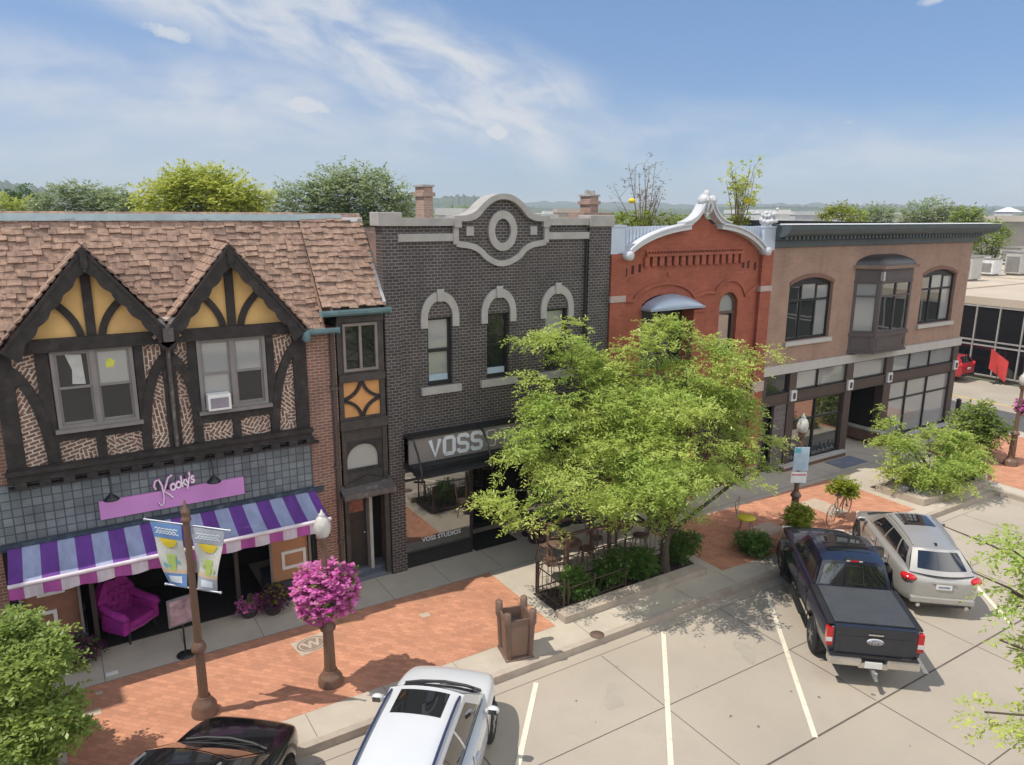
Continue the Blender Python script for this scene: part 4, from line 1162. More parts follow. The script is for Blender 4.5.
# shop front
g = MB(); g.box(20.16,32.66,-.10,.2,3.60,3.915); part('stone_band', g, GRS, bb)
g = MB()
for (a,b) in ((20.15,20.42),(21.64,22.02),(24.90,25.30),(27.40,27.86),(32.26,32.64)): g.box(a,b,-.04,.3,0,3.6)
g.box(20.4,32.3,-.02,.2,2.50,2.88); g.box(20.4,32.3,-.05,.0,2.83,2.88); g.box(20.4,32.3,-.05,.0,2.50,2.54)
part('shopfront', g, BPAINT, bb)
g = MB()
for x in (23.26,29.10,30.55): g.box(x-.035,x+.035,.02,.12,2.88,3.6)
for x in (23.30,29.12,30.58): g.box(x-.04,x+.04,.02,.12,.2,2.5)
g.box(22.02,24.9,.03,.11,1.70,1.77); g.box(27.86,32.26,.03,.11,1.72,1.79)
for (a,b) in ((22.02,24.9),(27.86,32.26)): g.box(a,b,.02,.12,.2,.29); g.box(a,b,.02,.12,2.43,2.5)
for (a,b) in ((20.42,21.64),(22.02,24.9),(25.3,27.4),(27.86,32.26)): g.box(a,b,.02,.12,2.88,2.94); g.box(a,b,.02,.12,3.54,3.6)
part('glazing_bar', g, BLACK, bb)
for (a,b) in ((20.42,21.64),(22.02,23.24),(23.28,24.9),(25.3,27.4),(27.86,29.08),(29.12,30.53),(30.57,32.26)):
    g = MB(); g.box(a,b,.07,.075,2.9,3.58); part('transom_pane', g, GLASSG if a > 21 else GLASS, bb)
for (a,b) in ((22.02,23.27),(23.31,24.9),(27.86,29.1),(29.14,30.55),(30.6,32.26)):
    g = MB(); g.box(a,b,.07,.075,.25,2.48); part('shop_pane', g, GLASS2 if a < 25 else GLASSG, bb)
SCR = mat('white_script', (.55,.6,.62), .6)
SCD = mat('dark_script', (.05,.07,.09), .6)
for (x, s_) in ((22.15,'ZXCX'),(23.5,'JXXB')):
    g = MB()
    for k in range(5): g.tube([(x+k*.25,.06,.36),(x+k*.25+.12,.06,.62+.05*(k%2)),(x+k*.25+.22,.06,.36),(x+k*.25+.02,.06,.55)], .016, 4)
    part('window_ornament', g, SCD, bb)
g = MB(); g.box(20.98,21.60,-.01,.1,0,2.5); part('stone_panel', g, brick_mat('grey_block', (.14,.12,.115), (.10,.09,.09), (.18,.16,.15), .3, .2, .012), bb)
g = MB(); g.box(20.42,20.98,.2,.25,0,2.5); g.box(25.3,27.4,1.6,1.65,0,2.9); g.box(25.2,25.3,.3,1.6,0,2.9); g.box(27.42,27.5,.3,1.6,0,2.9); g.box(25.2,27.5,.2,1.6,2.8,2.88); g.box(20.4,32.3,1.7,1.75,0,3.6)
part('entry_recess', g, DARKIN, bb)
g = MB(); g.plate([rect(25.9,27.3,.05,2.5), rect(26.0,27.2,.2,2.4)], 1.5,1.56); dr = part('door', g, BLACK, bb)
g = MB(); g.box(25.99,27.21,1.53,1.535,.19,2.41); part('pane', g, glass_mat('greenish_glass', (.03,.05,.02), .2), dr)
g = MB(); g.box(21.5,25.1,-.22,.02,0,.15); g.box(27.4,32.5,-.22,.02,0,.15); g.box(27.2,27.45,-.2,1.5,.1,.55)
lw = part('low_wall', g, mat('low_brick', (.17,.10,.075), .9, var=.2, scale=8), bb)
g = MB(); g.box(21.45,25.15,-.27,.0,.152,.215); g.box(27.35,32.55,-.27,.0,.152,.215); g.box(27.15,27.47,-.28,1.5,.55,.62); part('low_wall_cap', g, GRS, lw)
for x in (21.83, 25.10, 27.63, 32.45):
    g = MB(); g.bbox(x-.15,x+.15,-.13,-.04,2.56,2.94,.01); l = part('wall_lantern', g, mat('lantern_white', (.62,.62,.6), .5), bb)
    g = MB(); g.bbox(x-.055,x+.055,-.16,-.13,2.64,2.86,.01); part('lantern_glass', g, mat('lantern_dark', (.06,.06,.06), .4), l)
g = MB(); g.bbox(23.7,25.2,-1.1,-.3,.004,.02,.004)
solo('entrance_mat', g, mat('blue_grey_mat', (.17,.19,.24), .95, bump=.4, bscale=90), 'blue-grey mat on the walk before the brown building entrance', 'door mat', (24.4,-.7,0))
# ================================================================== vehicles (x forward, y left, z up; origin on the ground)
def ring_pts(w, zl, zt, cr):
    h = zt-zl
    half = [(0,zl),(w*.78,zl),(w*.95,zl+.07*h+.02),(w*.995,zl+.30*h),(w,zl+.55*h),(w*.985,zl+.78*h),(w*.945,zt-.045*h),(w*.86,zt+cr*.15),(w*.45,zt+cr*.8),(0,zt+cr)]
    return half + [(-y,z) for y, z in half[-2:0:-1]]
def loft(st):
    vs = []; fs = []
    for (x, w, zl, zt, cr) in st: vs += [(x, y, z) for y, z in ring_pts(w, zl, zt, cr)]
    n = len(ring_pts(1,0,1,0))
    for i in range(len(st)-1):
        for k in range(n): fs.append((i*n+k, i*n+(k+1)%n, (i+1)*n+(k+1)%n, (i+1)*n+k))
    fs.append(tuple(range(n))[::-1]); fs.append(tuple(range((len(st)-1)*n, len(st)*n)))
    return vs, fs
def body_mesh(name, st, arches, level=2):
    vs, fs = loft(st)
    me = bpy.data.meshes.new(name); me.from_pydata(vs, [], fs)
    bm = bmesh.new(); bm.from_mesh(me); bmesh.ops.recalc_face_normals(bm, faces=bm.faces[:]); bm.to_mesh(me); bm.free()
    ob = bpy.data.objects.new('tmp', me); COL.objects.link(ob)
    s = ob.modifiers.new('s','SUBSURF'); s.levels = level; s.render_levels = level
    cm = MB()
    for (x, r, wy) in arches:
        cm.lathe([(r,wy-.34),(r,wy+.3)], (x,0,r*.93), 28, axis='Y'); cm.lathe([(r,-wy-.3),(r,-wy+.34)], (x,0,r*.93), 28, axis='Y')
    cme = cm.mesh('cut'); bm = bmesh.new(); bm.from_mesh(cme); bmesh.ops.remove_doubles(bm, verts=bm.verts[:], dist=1e-5); bmesh.ops.recalc_face_normals(bm, faces=bm.faces[:]); bm.to_mesh(cme); bm.free()
    co = bpy.data.objects.new('cut', cme); COL.objects.link(co)
    b = ob.modifiers.new('b','BOOLEAN'); b.object = co; b.operation = 'DIFFERENCE'; b.solver = 'EXACT'
    dg = bpy.context.evaluated_depsgraph_get(); out = bpy.data.meshes.new_from_object(ob.evaluated_get(dg))
    bpy.data.objects.remove(ob); bpy.data.objects.remove(co); bpy.data.meshes.remove(me); bpy.data.meshes.remove(cme)
    out.materials.clear()
    out.polygons.foreach_set('use_smooth', [True]*len(out.polygons)); out.set_sharp_from_angle(angle=R(38))
    out.name = name
    return out
def mesh_part(name, me, m, parent):
    me.materials.append(m); o = bpy.data.objects.new(name, me); COL.objects.link(o); o.parent = parent; return o
def lerp3(a, b, t): return tuple(a[i]+(b[i]-a[i])*t for i in range(3))

class Cabin:
    def __init__(s, A0, A1, B, C, crown=.05, fb=.12, ft=.05, rt=.04, rb=.06):
        s.A0, s.A1, s.B, s.C = A0, A1, B, C; s.cr = crown; s.fb, s.ft, s.rt, s.rb = fb, ft, rt, rb
    def wind(s, o=0):
        def f(u, v):
            q = 2*u-1; x, w, z = lerp3(s.A0, s.A1, v)
            return (x+(s.fb*(1-v)+s.ft*v)*(1-q*q)+o*.6, -q*w, z+s.cr*(.6+.4*v)*(1-q*q)*(.3+.7*v)+o)
        return f
    def roof(s, o=0):
        def f(u, v):
            q = 2*u-1; x, w, z = lerp3(s.A1, s.B, v)
            return (x+(s.ft*(1-v)-s.rt*v)*(1-q*q), -q*w, z+s.cr*(1-abs(q)**2.6)+.045*math.sin(math.pi*v)+o)
        return f
    def rear(s, o=0):
        def f(u, v):
            q = 2*u-1; x, w, z = lerp3(s.B, s.C, v)
            return (x-(s.rt*(1-v)+s.rb*v)*(1-q*q)-o, -q*w, z+s.cr*(1-v)*(1-abs(q)**2.6)+o*.5)
        return f
    def side(s, sg, o=0):
        def f(u, v):
            lo = lerp3(s.A0, s.C, u); hi = lerp3(s.A1, s.B, u); x, w, z = lerp3(lo, hi, v)
            z += .045*math.sin(math.pi*u)*v
            return (x, sg*(w+.03*math.sin(math.pi*v)*(1-v*.3)+o), z)
        return f
def sub(f, u0, u1, v0, v1): return lambda u, v: f(u0+(u1-u0)*u, v0+(v1-v0)*v)

def wheels(t, xs, wy, r, w=.24, rimm=None):
    for x in xs:
        for sg in (1, -1):
            g = MB(); yo = sg*wy
            pr = [(r*.62,-w/2),(r*.9,-w/2),(r*.985,-w/2+.03),(r,-w/4),(r,w/4),(r*.985,w/2-.03),(r*.9,w/2),(r*.62,w/2)]
            g.lathe(pr, (x, yo, r), 28, axis='Y')
            wh = part('wheel', g, RUBBER, t)
            g = MB(); yf = yo+sg*(w/2-.03)
            g.lathe([(r*.66,-.03),(r*.66,.03),(r*.60,.028),(r*.58,-.01)], (x,yf,r), 28, axis='Y')
            for k in range(5):
                a = 2*math.pi*k/5
                for da in (-.16,.16):
                    d = Vector((math.cos(a+da),0,math.sin(a+da))); e = Vector((math.cos(a+da*.9),0,math.sin(a+da*.9)))
                    g.tube([(x+d.x*r*.12,yf+sg*.018,r+d.z*r*.12),(x+e.x*r*.62,yf+sg*.008,r+e.z*r*.62)], .024, 5)
            g.lathe([(.0,-.02),(r*.17,-.02),(r*.17,.02),(.0,.025)], (x,yf+sg*.012,r), 14, axis='Y')
            part('rim', g, rimm or ALU, wh)
def arch_lips(t, xs, wy, r, m):
    for x in xs:
        for sg in (1,-1):
            g = MB(); g.tube([(x+r*math.cos(R(a)), sg*(wy), r*.93+r*math.sin(R(a))) for a in range(-12,193,12)], .018, 5); part('arch_trim', g, m, t)

CARGLASS = glass_mat('car_glass', (.012,.014,.016), .30, .02)
TRIM = mat('black_trim', (.02,.02,.021), .5)
SEATM = mat('car_seat', (.06,.055,.05), .9)
def paint(name, c, metal=.0, rough=.32, var=.03):
    if name in _MC: return _MC[name]
    m = mat(name, c, rough, metal, var=var, scale=1.2, coat=1.0, bump=.0)
    m.node_tree.nodes['Principled BSDF'].inputs['Coat Roughness'].default_value = .04
    return m

def suv(label, loc, rz, col, L=4.65, W=1.86, H=1.68, rails=None, sunroof=True, style=0, name='parked_car', group=None, roofm=None):
    t = thing(name, label, 'car', loc, R(rz), group)
    h = L/2; w = W/2
    if style == 1:     # sleeker, tail sloping
        st = [(-h,.55*w,.46,.82,.02),(-h+.06,.76*w,.36,.95,.02),(-h+.24,.90*w,.28,1.03,.02),(-h+.6,.99*w,.24,1.07,.02),(-.7,w,.22,1.04,.02),(.5,.985*w,.22,1.01,.02),(1.15,.975*w,.22,.99,.04),(1.75,.95*w,.24,.91,.055),(h-.22,.84*w,.28,.78,.05),(h-.06,.66*w,.36,.66,.03),(h,.48*w,.42,.58,.02)]
        cb = Cabin((1.05,.80*w,.98),(.28,.63*w,H-.07),(-1.60,.56*w,H-.13),(-h+.20,.76*w,1.03), .06, .12,.05,.16,.17)
    else:
        st = [(-h,.66*w,.48,.90,.02),(-h+.04,.88*w,.36,1.0,.02),(-h+.2,.97*w,.28,1.05,.02),(-1.0,w,.22,1.06,.02),(.5,w,.22,1.03,.02),(1.1,.985*w,.22,1.01,.03),(1.7,.96*w,.24,.95,.05),(h-.22,.87*w,.28,.86,.05),(h-.06,.74*w,.36,.74,.03),(h,.56*w,.42,.62,.02)]
        cb = Cabin((1.30,.82*w,.99),(.36,.66*w,H-.08),(-1.72,.64*w,H-.08),(-h+.12,.80*w,1.05), .05)
    r = .36; ax = (h-.92, -h+.98)
    me = body_mesh('body', st, [(x, r+.055, w) for x in ax])
    mesh_part('body', me, col, t)
    g = MB()
    for x in ax: g.box(x-.42,x+.42,-w+.1,w-.1,.24,.72)
    part('wheel_well', g, RUBBER, t)
    wheels(t, ax, w-.13, r)
    g = MB()
    g.patch(cb.wind(), 12, 6, flip=True); g.patch(cb.roof(), 12, 12, flip=True); g.patch(cb.rear(), 12, 6, flip=True)
    g.patch(cb.side(1), 14, 6); g.patch(cb.side(-1), 14, 6, flip=True)
    roof = part('cabin', g, roofm or col, t, recalc=True)
    g = MB(); g.patch(sub(cb.wind(.006),.045,.955,.03,.93), 12, 6, flip=True); part('windscreen', g, CARGLASS, t)
    g = MB(); g.patch(sub(cb.rear(.008),.10,.90,.10,.86 if style == 0 else .80), 12, 6, flip=True); part('rear_window', g, CARGLASS, t)
    for sg in (1, -1):
        for (a, b) in ((.09,.40),(.425,.70),(.73,.93)):
            g = MB(); g.patch(sub(cb.side(sg,.006), a, b, .13, .86), 6, 4, flip=(sg < 0)); part('side_window', g, CARGLASS, t)
        g = MB()
        g.patch(sub(cb.side(sg,.009),.04,.96,.04,.09), 12, 1, flip=(sg < 0)); part('window_trim', g, CHROME if style == 1 else TRIM, t)
        # doors: shut lines and handles
        for x in (.78,-.28,-1.28):
            g = MB(); g.tube([(x+.05,sg*(w*.955),1.0),(x,sg*(w+.0),.72),(x,sg*(w-.004),.42)], .006, 4); part('door_seam', g, TRIM, t)
        for x in (-.05,-1.05):
            g = MB(); g.bbox(x-.10,x+.10,sg*w-.025,sg*w+.022,.86,.89,.008); part('door_handle', g, col, t)
        g = MB(); g.ball((.80,sg*(w+.075),1.07),.115,.62,.95,.62); g.box(.78,.86,sg*(w-.0)-.08,sg*(w-.0)+.06,1.01,1.045)
        mi = part('mirror', g, col, t)
        g = MB(); g.box(.722,.735,sg*(w+.075)-.07,sg*(w+.075)+.07,1.03,1.11); part('mirror_glass', g, CARGLASS, mi)
        # lamps
        g = MB()
        yy = sg*w*.73
        g.ball((h-.27,yy*1.0,.73),.13,1.1,.75,.42,sub=2); part('headlight', g, CLEAR_LENS, t)
        g = MB(); x0 = -h+.11
        if style == 1: g.ball((x0+.14,sg*w*.71,.90),.26,.85,.85,.36,sub=2)
        else: g.ball((x0+.0,sg*w*.82,.98),.15,.6,.6,1.0,sub=2)
        part('taillight', g, RED_LENS, t)
    if sunroof:
        g = MB(); g.patch(sub(cb.roof(.005),.17,.83,.05,.34 if style == 0 else .42), 10, 5, flip=True); part('sunroof', g, CARGLASS, t)
    if rails:
        for sg in (1,-1):
            g = MB(); f = cb.roof(.045)
            pts = [f(.5-sg*.46, v) for v in (.06,.15,.3,.5,.7,.85,.94)]
            pts[0] = (pts[0][0]+.03,pts[0][1],pts[0][2]-.04); pts[-1] = (pts[-1][0]-.03,pts[-1][1],pts[-1][2]-.04)
            g.tube(pts, .022, 6); part('roof_rail', g, rails, t)
    g = MB(); f = cb.roof(0); p = f(.5,.90); g.add([(p[0]+.13,-.004,p[2]),(p[0]+.13,.004,p[2]),(p[0]-.06,.03,p[2]-.01),(p[0]-.06,-.03,p[2]-.01),(p[0]-.05,0,p[2]+.075)], [(0,1,4),(1,2,4),(2,3,4),(3,0,4)])
    part('antenna_fin', g, TRIM, t)
    # cowl, wipers, bonnet creases
    g = MB(); g.tube([(1.34+.12*(1-(y/.7)**2),y,1.015+.02*(1-(y/.7)**2)) for y in (-.68,-.4,0,.4,.68)], .026, 5)
    g.tube([(1.40,.1,1.05),(1.10,.62,1.16)], .010, 4); g.tube([(1.36,-.55,1.05),(1.16,.0,1.20)], .010, 4)
    part('wiper', g, TRIM, t)
    g = MB(); g.bbox(h-.12,h+.012,-.42,.42,.46,.62,.02); part('grille', g, TRIM, t)
    g = MB(); g.bbox(h-.0,h+.02,-.17,.17,.40,.48,.005); g.v = g.v; part('front_plate', g, WHITE, t)
    g = MB(); g.bbox(-h-.03,-h+.14,-.74*w,.74*w,.36,.50,.03); part('rear_bumper', g, TRIM if style == 0 else col, t)
    g = MB(); g.box(-h-.018,-h+.03,-.17,.17,.72,.84); pl = part('rear_plate', g, WHITE, t)
    g = MB(); g.box(-h-.0195,-h-.018,-.12,.12,.755,.80); part('plate_band', g, mat('plate_band', (.2,.22,.3), .6), pl)
    if style == 1:
        g = MB(); g.box(-h-.015,-h+.05,-.25,.25,.86,.885); part('boot_handle', g, CHROME, t)
        for sg in (1,-1):
            g = MB(); g.lathe([(.045,-.04),(.05,.04)], (-h-.0,sg*.52,.31), 12, axis='X'); part('exhaust', g, CHROME, t)
        g = MB(); g.bbox(-h-.035,-h+.1,-.66*w,.66*w,.30,.36,.02); part('bumper_lip', g, TRIM, t)
    return t

def pickup(label, loc, rz):
    t = thing('pickup_truck', label, 'pickup truck', loc, R(rz))
    navy = paint('navy_paint', (.008,.011,.028), .0, .3)
    w = .985
    st = [(-2.90,w*.93,.60,1.24,.0),(-2.895,w*.95,.58,1.28,.0),(-2.84,w*.965,.55,1.30,.0),(-2.2,w,.50,1.31,.0),(-1.2,w,.46,1.31,.0),(-1.0,w,.44,1.31,.01),(.6,w,.44,1.28,.01),(1.1,w*.99,.44,1.27,.02),(1.9,w*.97,.46,1.21,.06),(2.6,w*.93,.5,1.14,.06),(2.78,w*.88,.5,1.0,.03),(2.84,w*.8,.56,.85,.02)]
    r = .40; ax = (1.93,-1.75)
    me = body_mesh('body', st, [(x, r+.07, w) for x in ax]); mesh_part('body', me, navy, t)
    g = MB()
    for x in ax: g.box(x-.46,x+.46,-w+.1,w-.1,.3,.85)
    g.box(-2.7,2.5,-.7,.7,.34,.6)
    part('wheel_well', g, RUBBER, t)
    wheels(t, ax, w-.14, r, .27)
    arch_lips(t, ax, w+.0, r+.07, TRIM)
    cb = Cabin((1.10,.86*w,1.26),(.42,.70*w,1.86),(-1.02,.70*w,1.86),(-1.20,.86*w,1.30), .05, .12,.05,.03,.03)
    g = MB()
    g.patch(cb.wind(), 12, 6, flip=True); g.patch(cb.roof(), 12, 12, flip=True); g.patch(cb.rear(), 12, 6, flip=True); g.patch(cb.side(1), 14, 6); g.patch(cb.side(-1), 14, 6, flip=True)
    part('cabin', g, navy, t, recalc=True)
    g = MB(); g.patch(sub(cb.wind(.006),.045,.955,.03,.93), 12, 6, flip=True); part('windscreen', g, CARGLASS, t)
    g = MB(); g.patch(sub(cb.rear(.010),.05,.95,.13,.88), 12, 6, flip=True); rw = part('rear_window', g, CARGLASS, t)
    g = MB(); f = cb.rear(.022)
    a = [f(u,v) for u,v in ((.37,.2),(.63,.2),(.63,.82),(.37,.82),(.37,.2))]; g.tube(a, .011, 4); part('slider_frame', g, TRIM, rw)
    for sg in (1,-1):
        for (a_, b_) in ((.10,.47),(.50,.90)):
            g = MB(); g.patch(sub(cb.side(sg,.006), a_, b_, .12, .86), 6, 4, flip=(sg < 0)); part('side_window', g, CARGLASS, t)
        for x in (.98,-.08,-1.10):
            g = MB(); g.tube([(x,sg*(w*.96),1.25),(x,sg*(w+.003),.95),(x,sg*(w-.004),.55)], .007, 4); part('door_seam', g, TRIM, t)
        for x in (.05,-.95):
            g = MB(); g.bbox(x-.12,x+.12,sg*w-.02,sg*w+.03,1.06,1.10,.01); part('door_handle', g, navy, t)
        g = MB(); g.bbox(.78,.96,sg*(w+.17)-.13,sg*(w+.17)+.13,1.20,1.46,.05); g.box(.85,.92,sg*(w+.02)-.06,sg*(w+.02)+.08,1.22,1.28); mi = part('mirror', g, TRIM, t)
        g = MB(); g.box(.772,.781,sg*(w+.17)-.10,sg*(w+.17)+.10,1.23,1.43); part('mirror_glass', g, CARGLASS, mi)
        g = MB(); g.bbox(-2.915,-2.76,sg*(w-.085)-.075,sg*(w-.085)+.062,.84,1.24,.02); tl = part('taillight', g, RED_LENS, t)
        g = MB(); g.box(-2.931,-2.92,sg*(w-.075)-.06,sg*(w-.075)+.06,.94,1.03); part('reverse_lamp', g, CLEAR_LENS, tl)
        g = MB(); g.bbox(2.55,2.82,sg*.72-.14,sg*.72+.14,.86,1.06,.03); part('headlight', g, CLEAR_LENS, t)
        g = MB(); g.bbox(-.9,1.2,sg*(w+.02)-.07,sg*(w+.02)+.07,.40,.45,.015); part('running_board', g, TRIM, t)
    # panoramic roof glass
    g = MB(); g.patch(sub(cb.roof(.006),.14,.86,.08,.72), 10, 6, flip=True); sr = part('sunroof', g, CARGLASS, t)
    g = MB(); f = cb.roof(.012); g.tube([f(.14,.42),f(.5,.42),f(.86,.42)], .016, 4); part('sunroof_bar', g, TRIM, sr)
    g = MB(); f = cb.roof(0); p = f(.5,1.0); g.bbox(p[0]-.03,p[0]+.07,-.2,.2,p[2]-.02,p[2]+.03,.01); bl = part('brake_light', g, TRIM, t)
    g = MB(); g.box(p[0]-.035,p[0]-.028,-.09,.09,p[2]-.014,p[2]+.022); part('brake_lens', g, RED_LENS, bl)
    g = MB(); g.box(p[0]-.034,p[0]-.028,.1,.18,p[2]-.012,p[2]+.02); g.box(p[0]-.034,p[0]-.028,-.18,-.1,p[2]-.012,p[2]+.02); part('cargo_lens', g, CLEAR_LENS, bl)
    # bed cover, tailgate
    cov = mat('bed_cover', (.055,.06,.066), .55, var=.12, scale=3, bump=.12, bscale=120)
    g = MB(); g.bbox(-2.80,-1.24,-.80,.80,1.31,1.355,.012)
    for k in (1,2): 
        x = -2.80+k*.52; g.box(x-.004,x+.004,-.79,.79,1.352,1.3565)
    bc = part('bed_cover', g, cov, t)
    g = MB()
    for sg in (1,-1): g.bbox(-2.86,-1.2,sg*.875-.07,sg*.875+.07,1.29,1.335,.015)
    part('bed_rail', g, TRIM, t)
    g = MB(); g.bbox(-2.945,-2.86,-.80,.80,.66,1.30,.02); g.bbox(-2.955,-2.82,-.82,.82,1.255,1.325,.02); g.bbox(-2.957,-2.94,-.70,.70,.74,1.12,.008)
    tg = part('tailgate', g, mat('tailgate_paint', (.014,.018,.028), .38, var=.1, coat=.6), t)
    g = MB(); g.bbox(-2.972,-2.95,-.15,.15,1.17,1.205,.006); part('tailgate_handle', g, CHROME, tg)
    g = MB(); g.lathe([(.0,-.01),(.17,-.01),(.17,.01),(.0,.012)], (0,0,0), 32, axis='X'); g.xform(Matrix.Translation((-2.962,0,1.03)) @ Matrix.Diagonal((1,1,.42,1)))
    em = part('emblem', g, mat('emblem_silver', (.62,.64,.68), .35, .3), tg)
    g = MB(); g.lathe([(.0,-.006),(.15,-.006),(.15,.006),(.0,.006)], (0,0,0), 32, axis='X'); g.xform(Matrix.Translation((-2.970,0,1.03)) @ Matrix.Diagonal((1,1,.38,1))); part('emblem_field', g, mat('emblem_grey', (.20,.22,.27), .4), em)
    q = text_mb('Ford', .13, .004, .001, .35, 1, 'CENTER'); q.xform(Matrix.Translation((-2.978,0,.992)) @ Matrix.Rotation(R(-90),4,'Z')); part('lettering', q, CHROME, em)
    g = MB(); g.box(-2.948,-2.944,-.74,-.56,.69,.72); part('badge', g, CHROME, tg)
    # chrome step bumper
    g = MB()
    for sg in (1,-1):
        g.bbox(-3.06,-2.80,sg*.58-.33,sg*.58+.33,.50,.68,.035)
    g.bbox(-3.02,-2.85,-.3,.3,.44,.58,.03)
    bp = part('rear_bumper', g, mat('bumper_chrome', (.62,.60,.56), .25, .85, var=.08), t)
    g = MB(); g.box(-3.03,-2.86,-.88,.88,.68,.70); part('bumper_step', g, TRIM, bp)
    g = MB(); g.box(-3.035,-3.0,-.17,.17,.47,.60); part('rear_plate', g, WHITE, bp)
    g = MB(); g.box(-3.22,-2.9,-.035,.035,.36,.43); g.box(-3.28,-3.1,-.03,.03,.33,.38); g.lathe([(.02,0),(.02,.05),(.035,.07),(.03,.11),(.0,.12)], (-3.22,0,.38), 12); part('tow_hitch', g, STEEL, t)
    g = MB(); g.bbox(2.72,2.88,-.62,.62,.62,1.0,.03); part('grille', g, TRIM, t)
    g = MB(); g.bbox(2.70,2.95,-.9,.9,.46,.64,.04); part('front_bumper', g, CHROME, t)
    return t
ZL = -.15
silver = paint('silver_beige_paint', (.40,.39,.365), .35, .35)
whitep = paint('white_car_paint', (.60,.62,.64), .0, .28)
blackp = paint('black_car_paint', (.006,.006,.007), .0, .22)
def car_at(nose, rz, L): 
    d = Vector((math.cos(R(rz)), math.sin(R(rz)))); return (nose[0]-d.x*L/2, nose[1]-d.y*L/2, ZL)
suv('white sport utility car with dark roof rails and sunroof, nose to the kerb', car_at((5.75,-5.15),49,4.7), 49, whitep, 4.65, 1.85, 1.70, mat('navy_rail', (.03,.04,.09), .4), True, 0)
suv('black sport utility car cut by the photo bottom edge, near the banner pole', car_at((2.22,-4.68),49,4.7), 49, blackp, 4.7, 1.9, 1.70, mat('silver_rail', (.5,.5,.5), .3, .8), False, 0)
suv('dusty silver-beige crossover with sloping tail, parked right of the pickup', car_at((19.85,-4.9),48,4.7), 48, silver, 4.65, 1.86, 1.53, silver, True, 1)
pickup('dark navy pickup truck with black bed cover and chrome rear bumper', (14.78,-6.97,ZL), 48.6).scale = (.94,.93,.96)
suv('small red car across the side street by the dark glass front', (43.1,6.6,ZL), 92, paint('red_paint', (.42,.02,.03), 0, .3), 4.2, 1.8, 1.5, None, False, 0)
# ================================================================== street furniture
def lamp_post(label, x, y, h=3.56, group='bronze lamp posts'):
    t = thing('street_lamp', label, 'street lamp', (x, y, .004), None, group)
    z = .004
    g = MB()
    g.lathe([(.245,z),(.245,z+.06),(.225,z+.09),(.23,z+.14),(.19,z+.2),(.15,z+.24),(.135,z+.3)], (x,y,0), 24)
    part('base', g, BRONZE, t)
    g = MB()
    g.lathe([(.115,z+.29),(.105,z+.9),(.10,z+1.16)], (x,y,0), 24, flute=.10, smooth=False)
    g.lathe([(.10,z+1.14),(.145,z+1.17),(.15,z+1.22),(.12,z+1.26),(.085,z+1.32)], (x,y,0), 20)
    g.lathe([(.075,z+1.3),(.055,h-.62)], (x,y,0), 20, flute=.08, smooth=False)
    part('post', g, BRONZE, t)
    g = MB(); g.lathe([(.055,h-.64),(.11,h-.60),(.09,h-.55),(.12,h-.50),(.13,h-.47)], (x,y,0), 20); part('collar', g, BRONZE, t)
    g = MB(); g.lathe([(.10,h-.47),(.145,h-.38),(.16,h-.29),(.145,h-.19),(.115,h-.12),(.05,h-.05),(.0,h-.03)], (x,y,0), 20); gl = part('lamp_globe', g, mat('globe', (.50,.48,.44), .35, var=.12, scale=8), t)
    g = MB(); g.lathe([(.06,h-.06),(.065,h-.03),(.03,h+.0),(.015,h+.05),(.0,h+.07)], (x,y,0), 14); part('finial', g, mat('pale_finial', (.55,.53,.5), .5), gl)
    return t
lamp_post('bronze lamp post carrying the big ball of pink petunias', 3.82, -3.57)
lamp_post('bronze lamp post with white globe beside the navy pickup and white notice', 17.35, -3.80, 3.55)
lamp_post('bronze lamp post on the far corner beyond the right planting bed', 29.4, -4.03, 3.5)

# banner pole
bp_ = Vector((1.57,-3.22,.004)); x, y = bp_.x, bp_.y
t = thing('banner_pole', 'tall bronze fluted pole with two lemonade banners before the striped awning', 'pole', tuple(bp_))
g = MB(); g.lathe([(.235,.004),(.235,.07),(.21,.1),(.215,.17),(.17,.25),(.13,.30),(.115,.36)], (x,y,0), 28); part('base', g, BRONZE, t)
g = MB(); g.lathe([(.088,.35),(.080,1.28)], (x,y,0), 28, flute=.10, smooth=False); g.lathe([(.09,1.26),(.125,1.29),(.132,1.35),(.10,1.42),(.08,1.46)], (x,y,0), 24); g.lathe([(.068,1.44),(.056,3.78)], (x,y,0), 28, flute=.10, smooth=False); part('post', g, BRONZE, t)
g = MB(); g.lathe([(.068,3.76),(.09,3.80),(.078,3.84),(.055,3.88),(.08,3.93),(.076,3.97),(.04,4.03),(.016,4.14),(.0,4.17)], (x,y,0), 20); part('finial', g, BRONZE, t)
pa, pb = at_z(147,518,3.70), at_z(237,530,3.70)
ad = (pb-pa); ad.z = 0; ad.normalize()
ARMM = mat('pale_arm', (.42,.45,.50), .4, .5)
for z_, L in ((3.70,.86),(2.50,.56)):
    for sg in (-1,1):
        g = MB(); g.tube([bp_+ad*sg*.07+Vector((0,0,z_)), bp_+ad*sg*L+Vector((0,0,z_))], .017, 8); g.ball(tuple(bp_+ad*sg*L+Vector((0,0,z_))), .032, sub=1); part('banner_arm', g, ARMM, t)
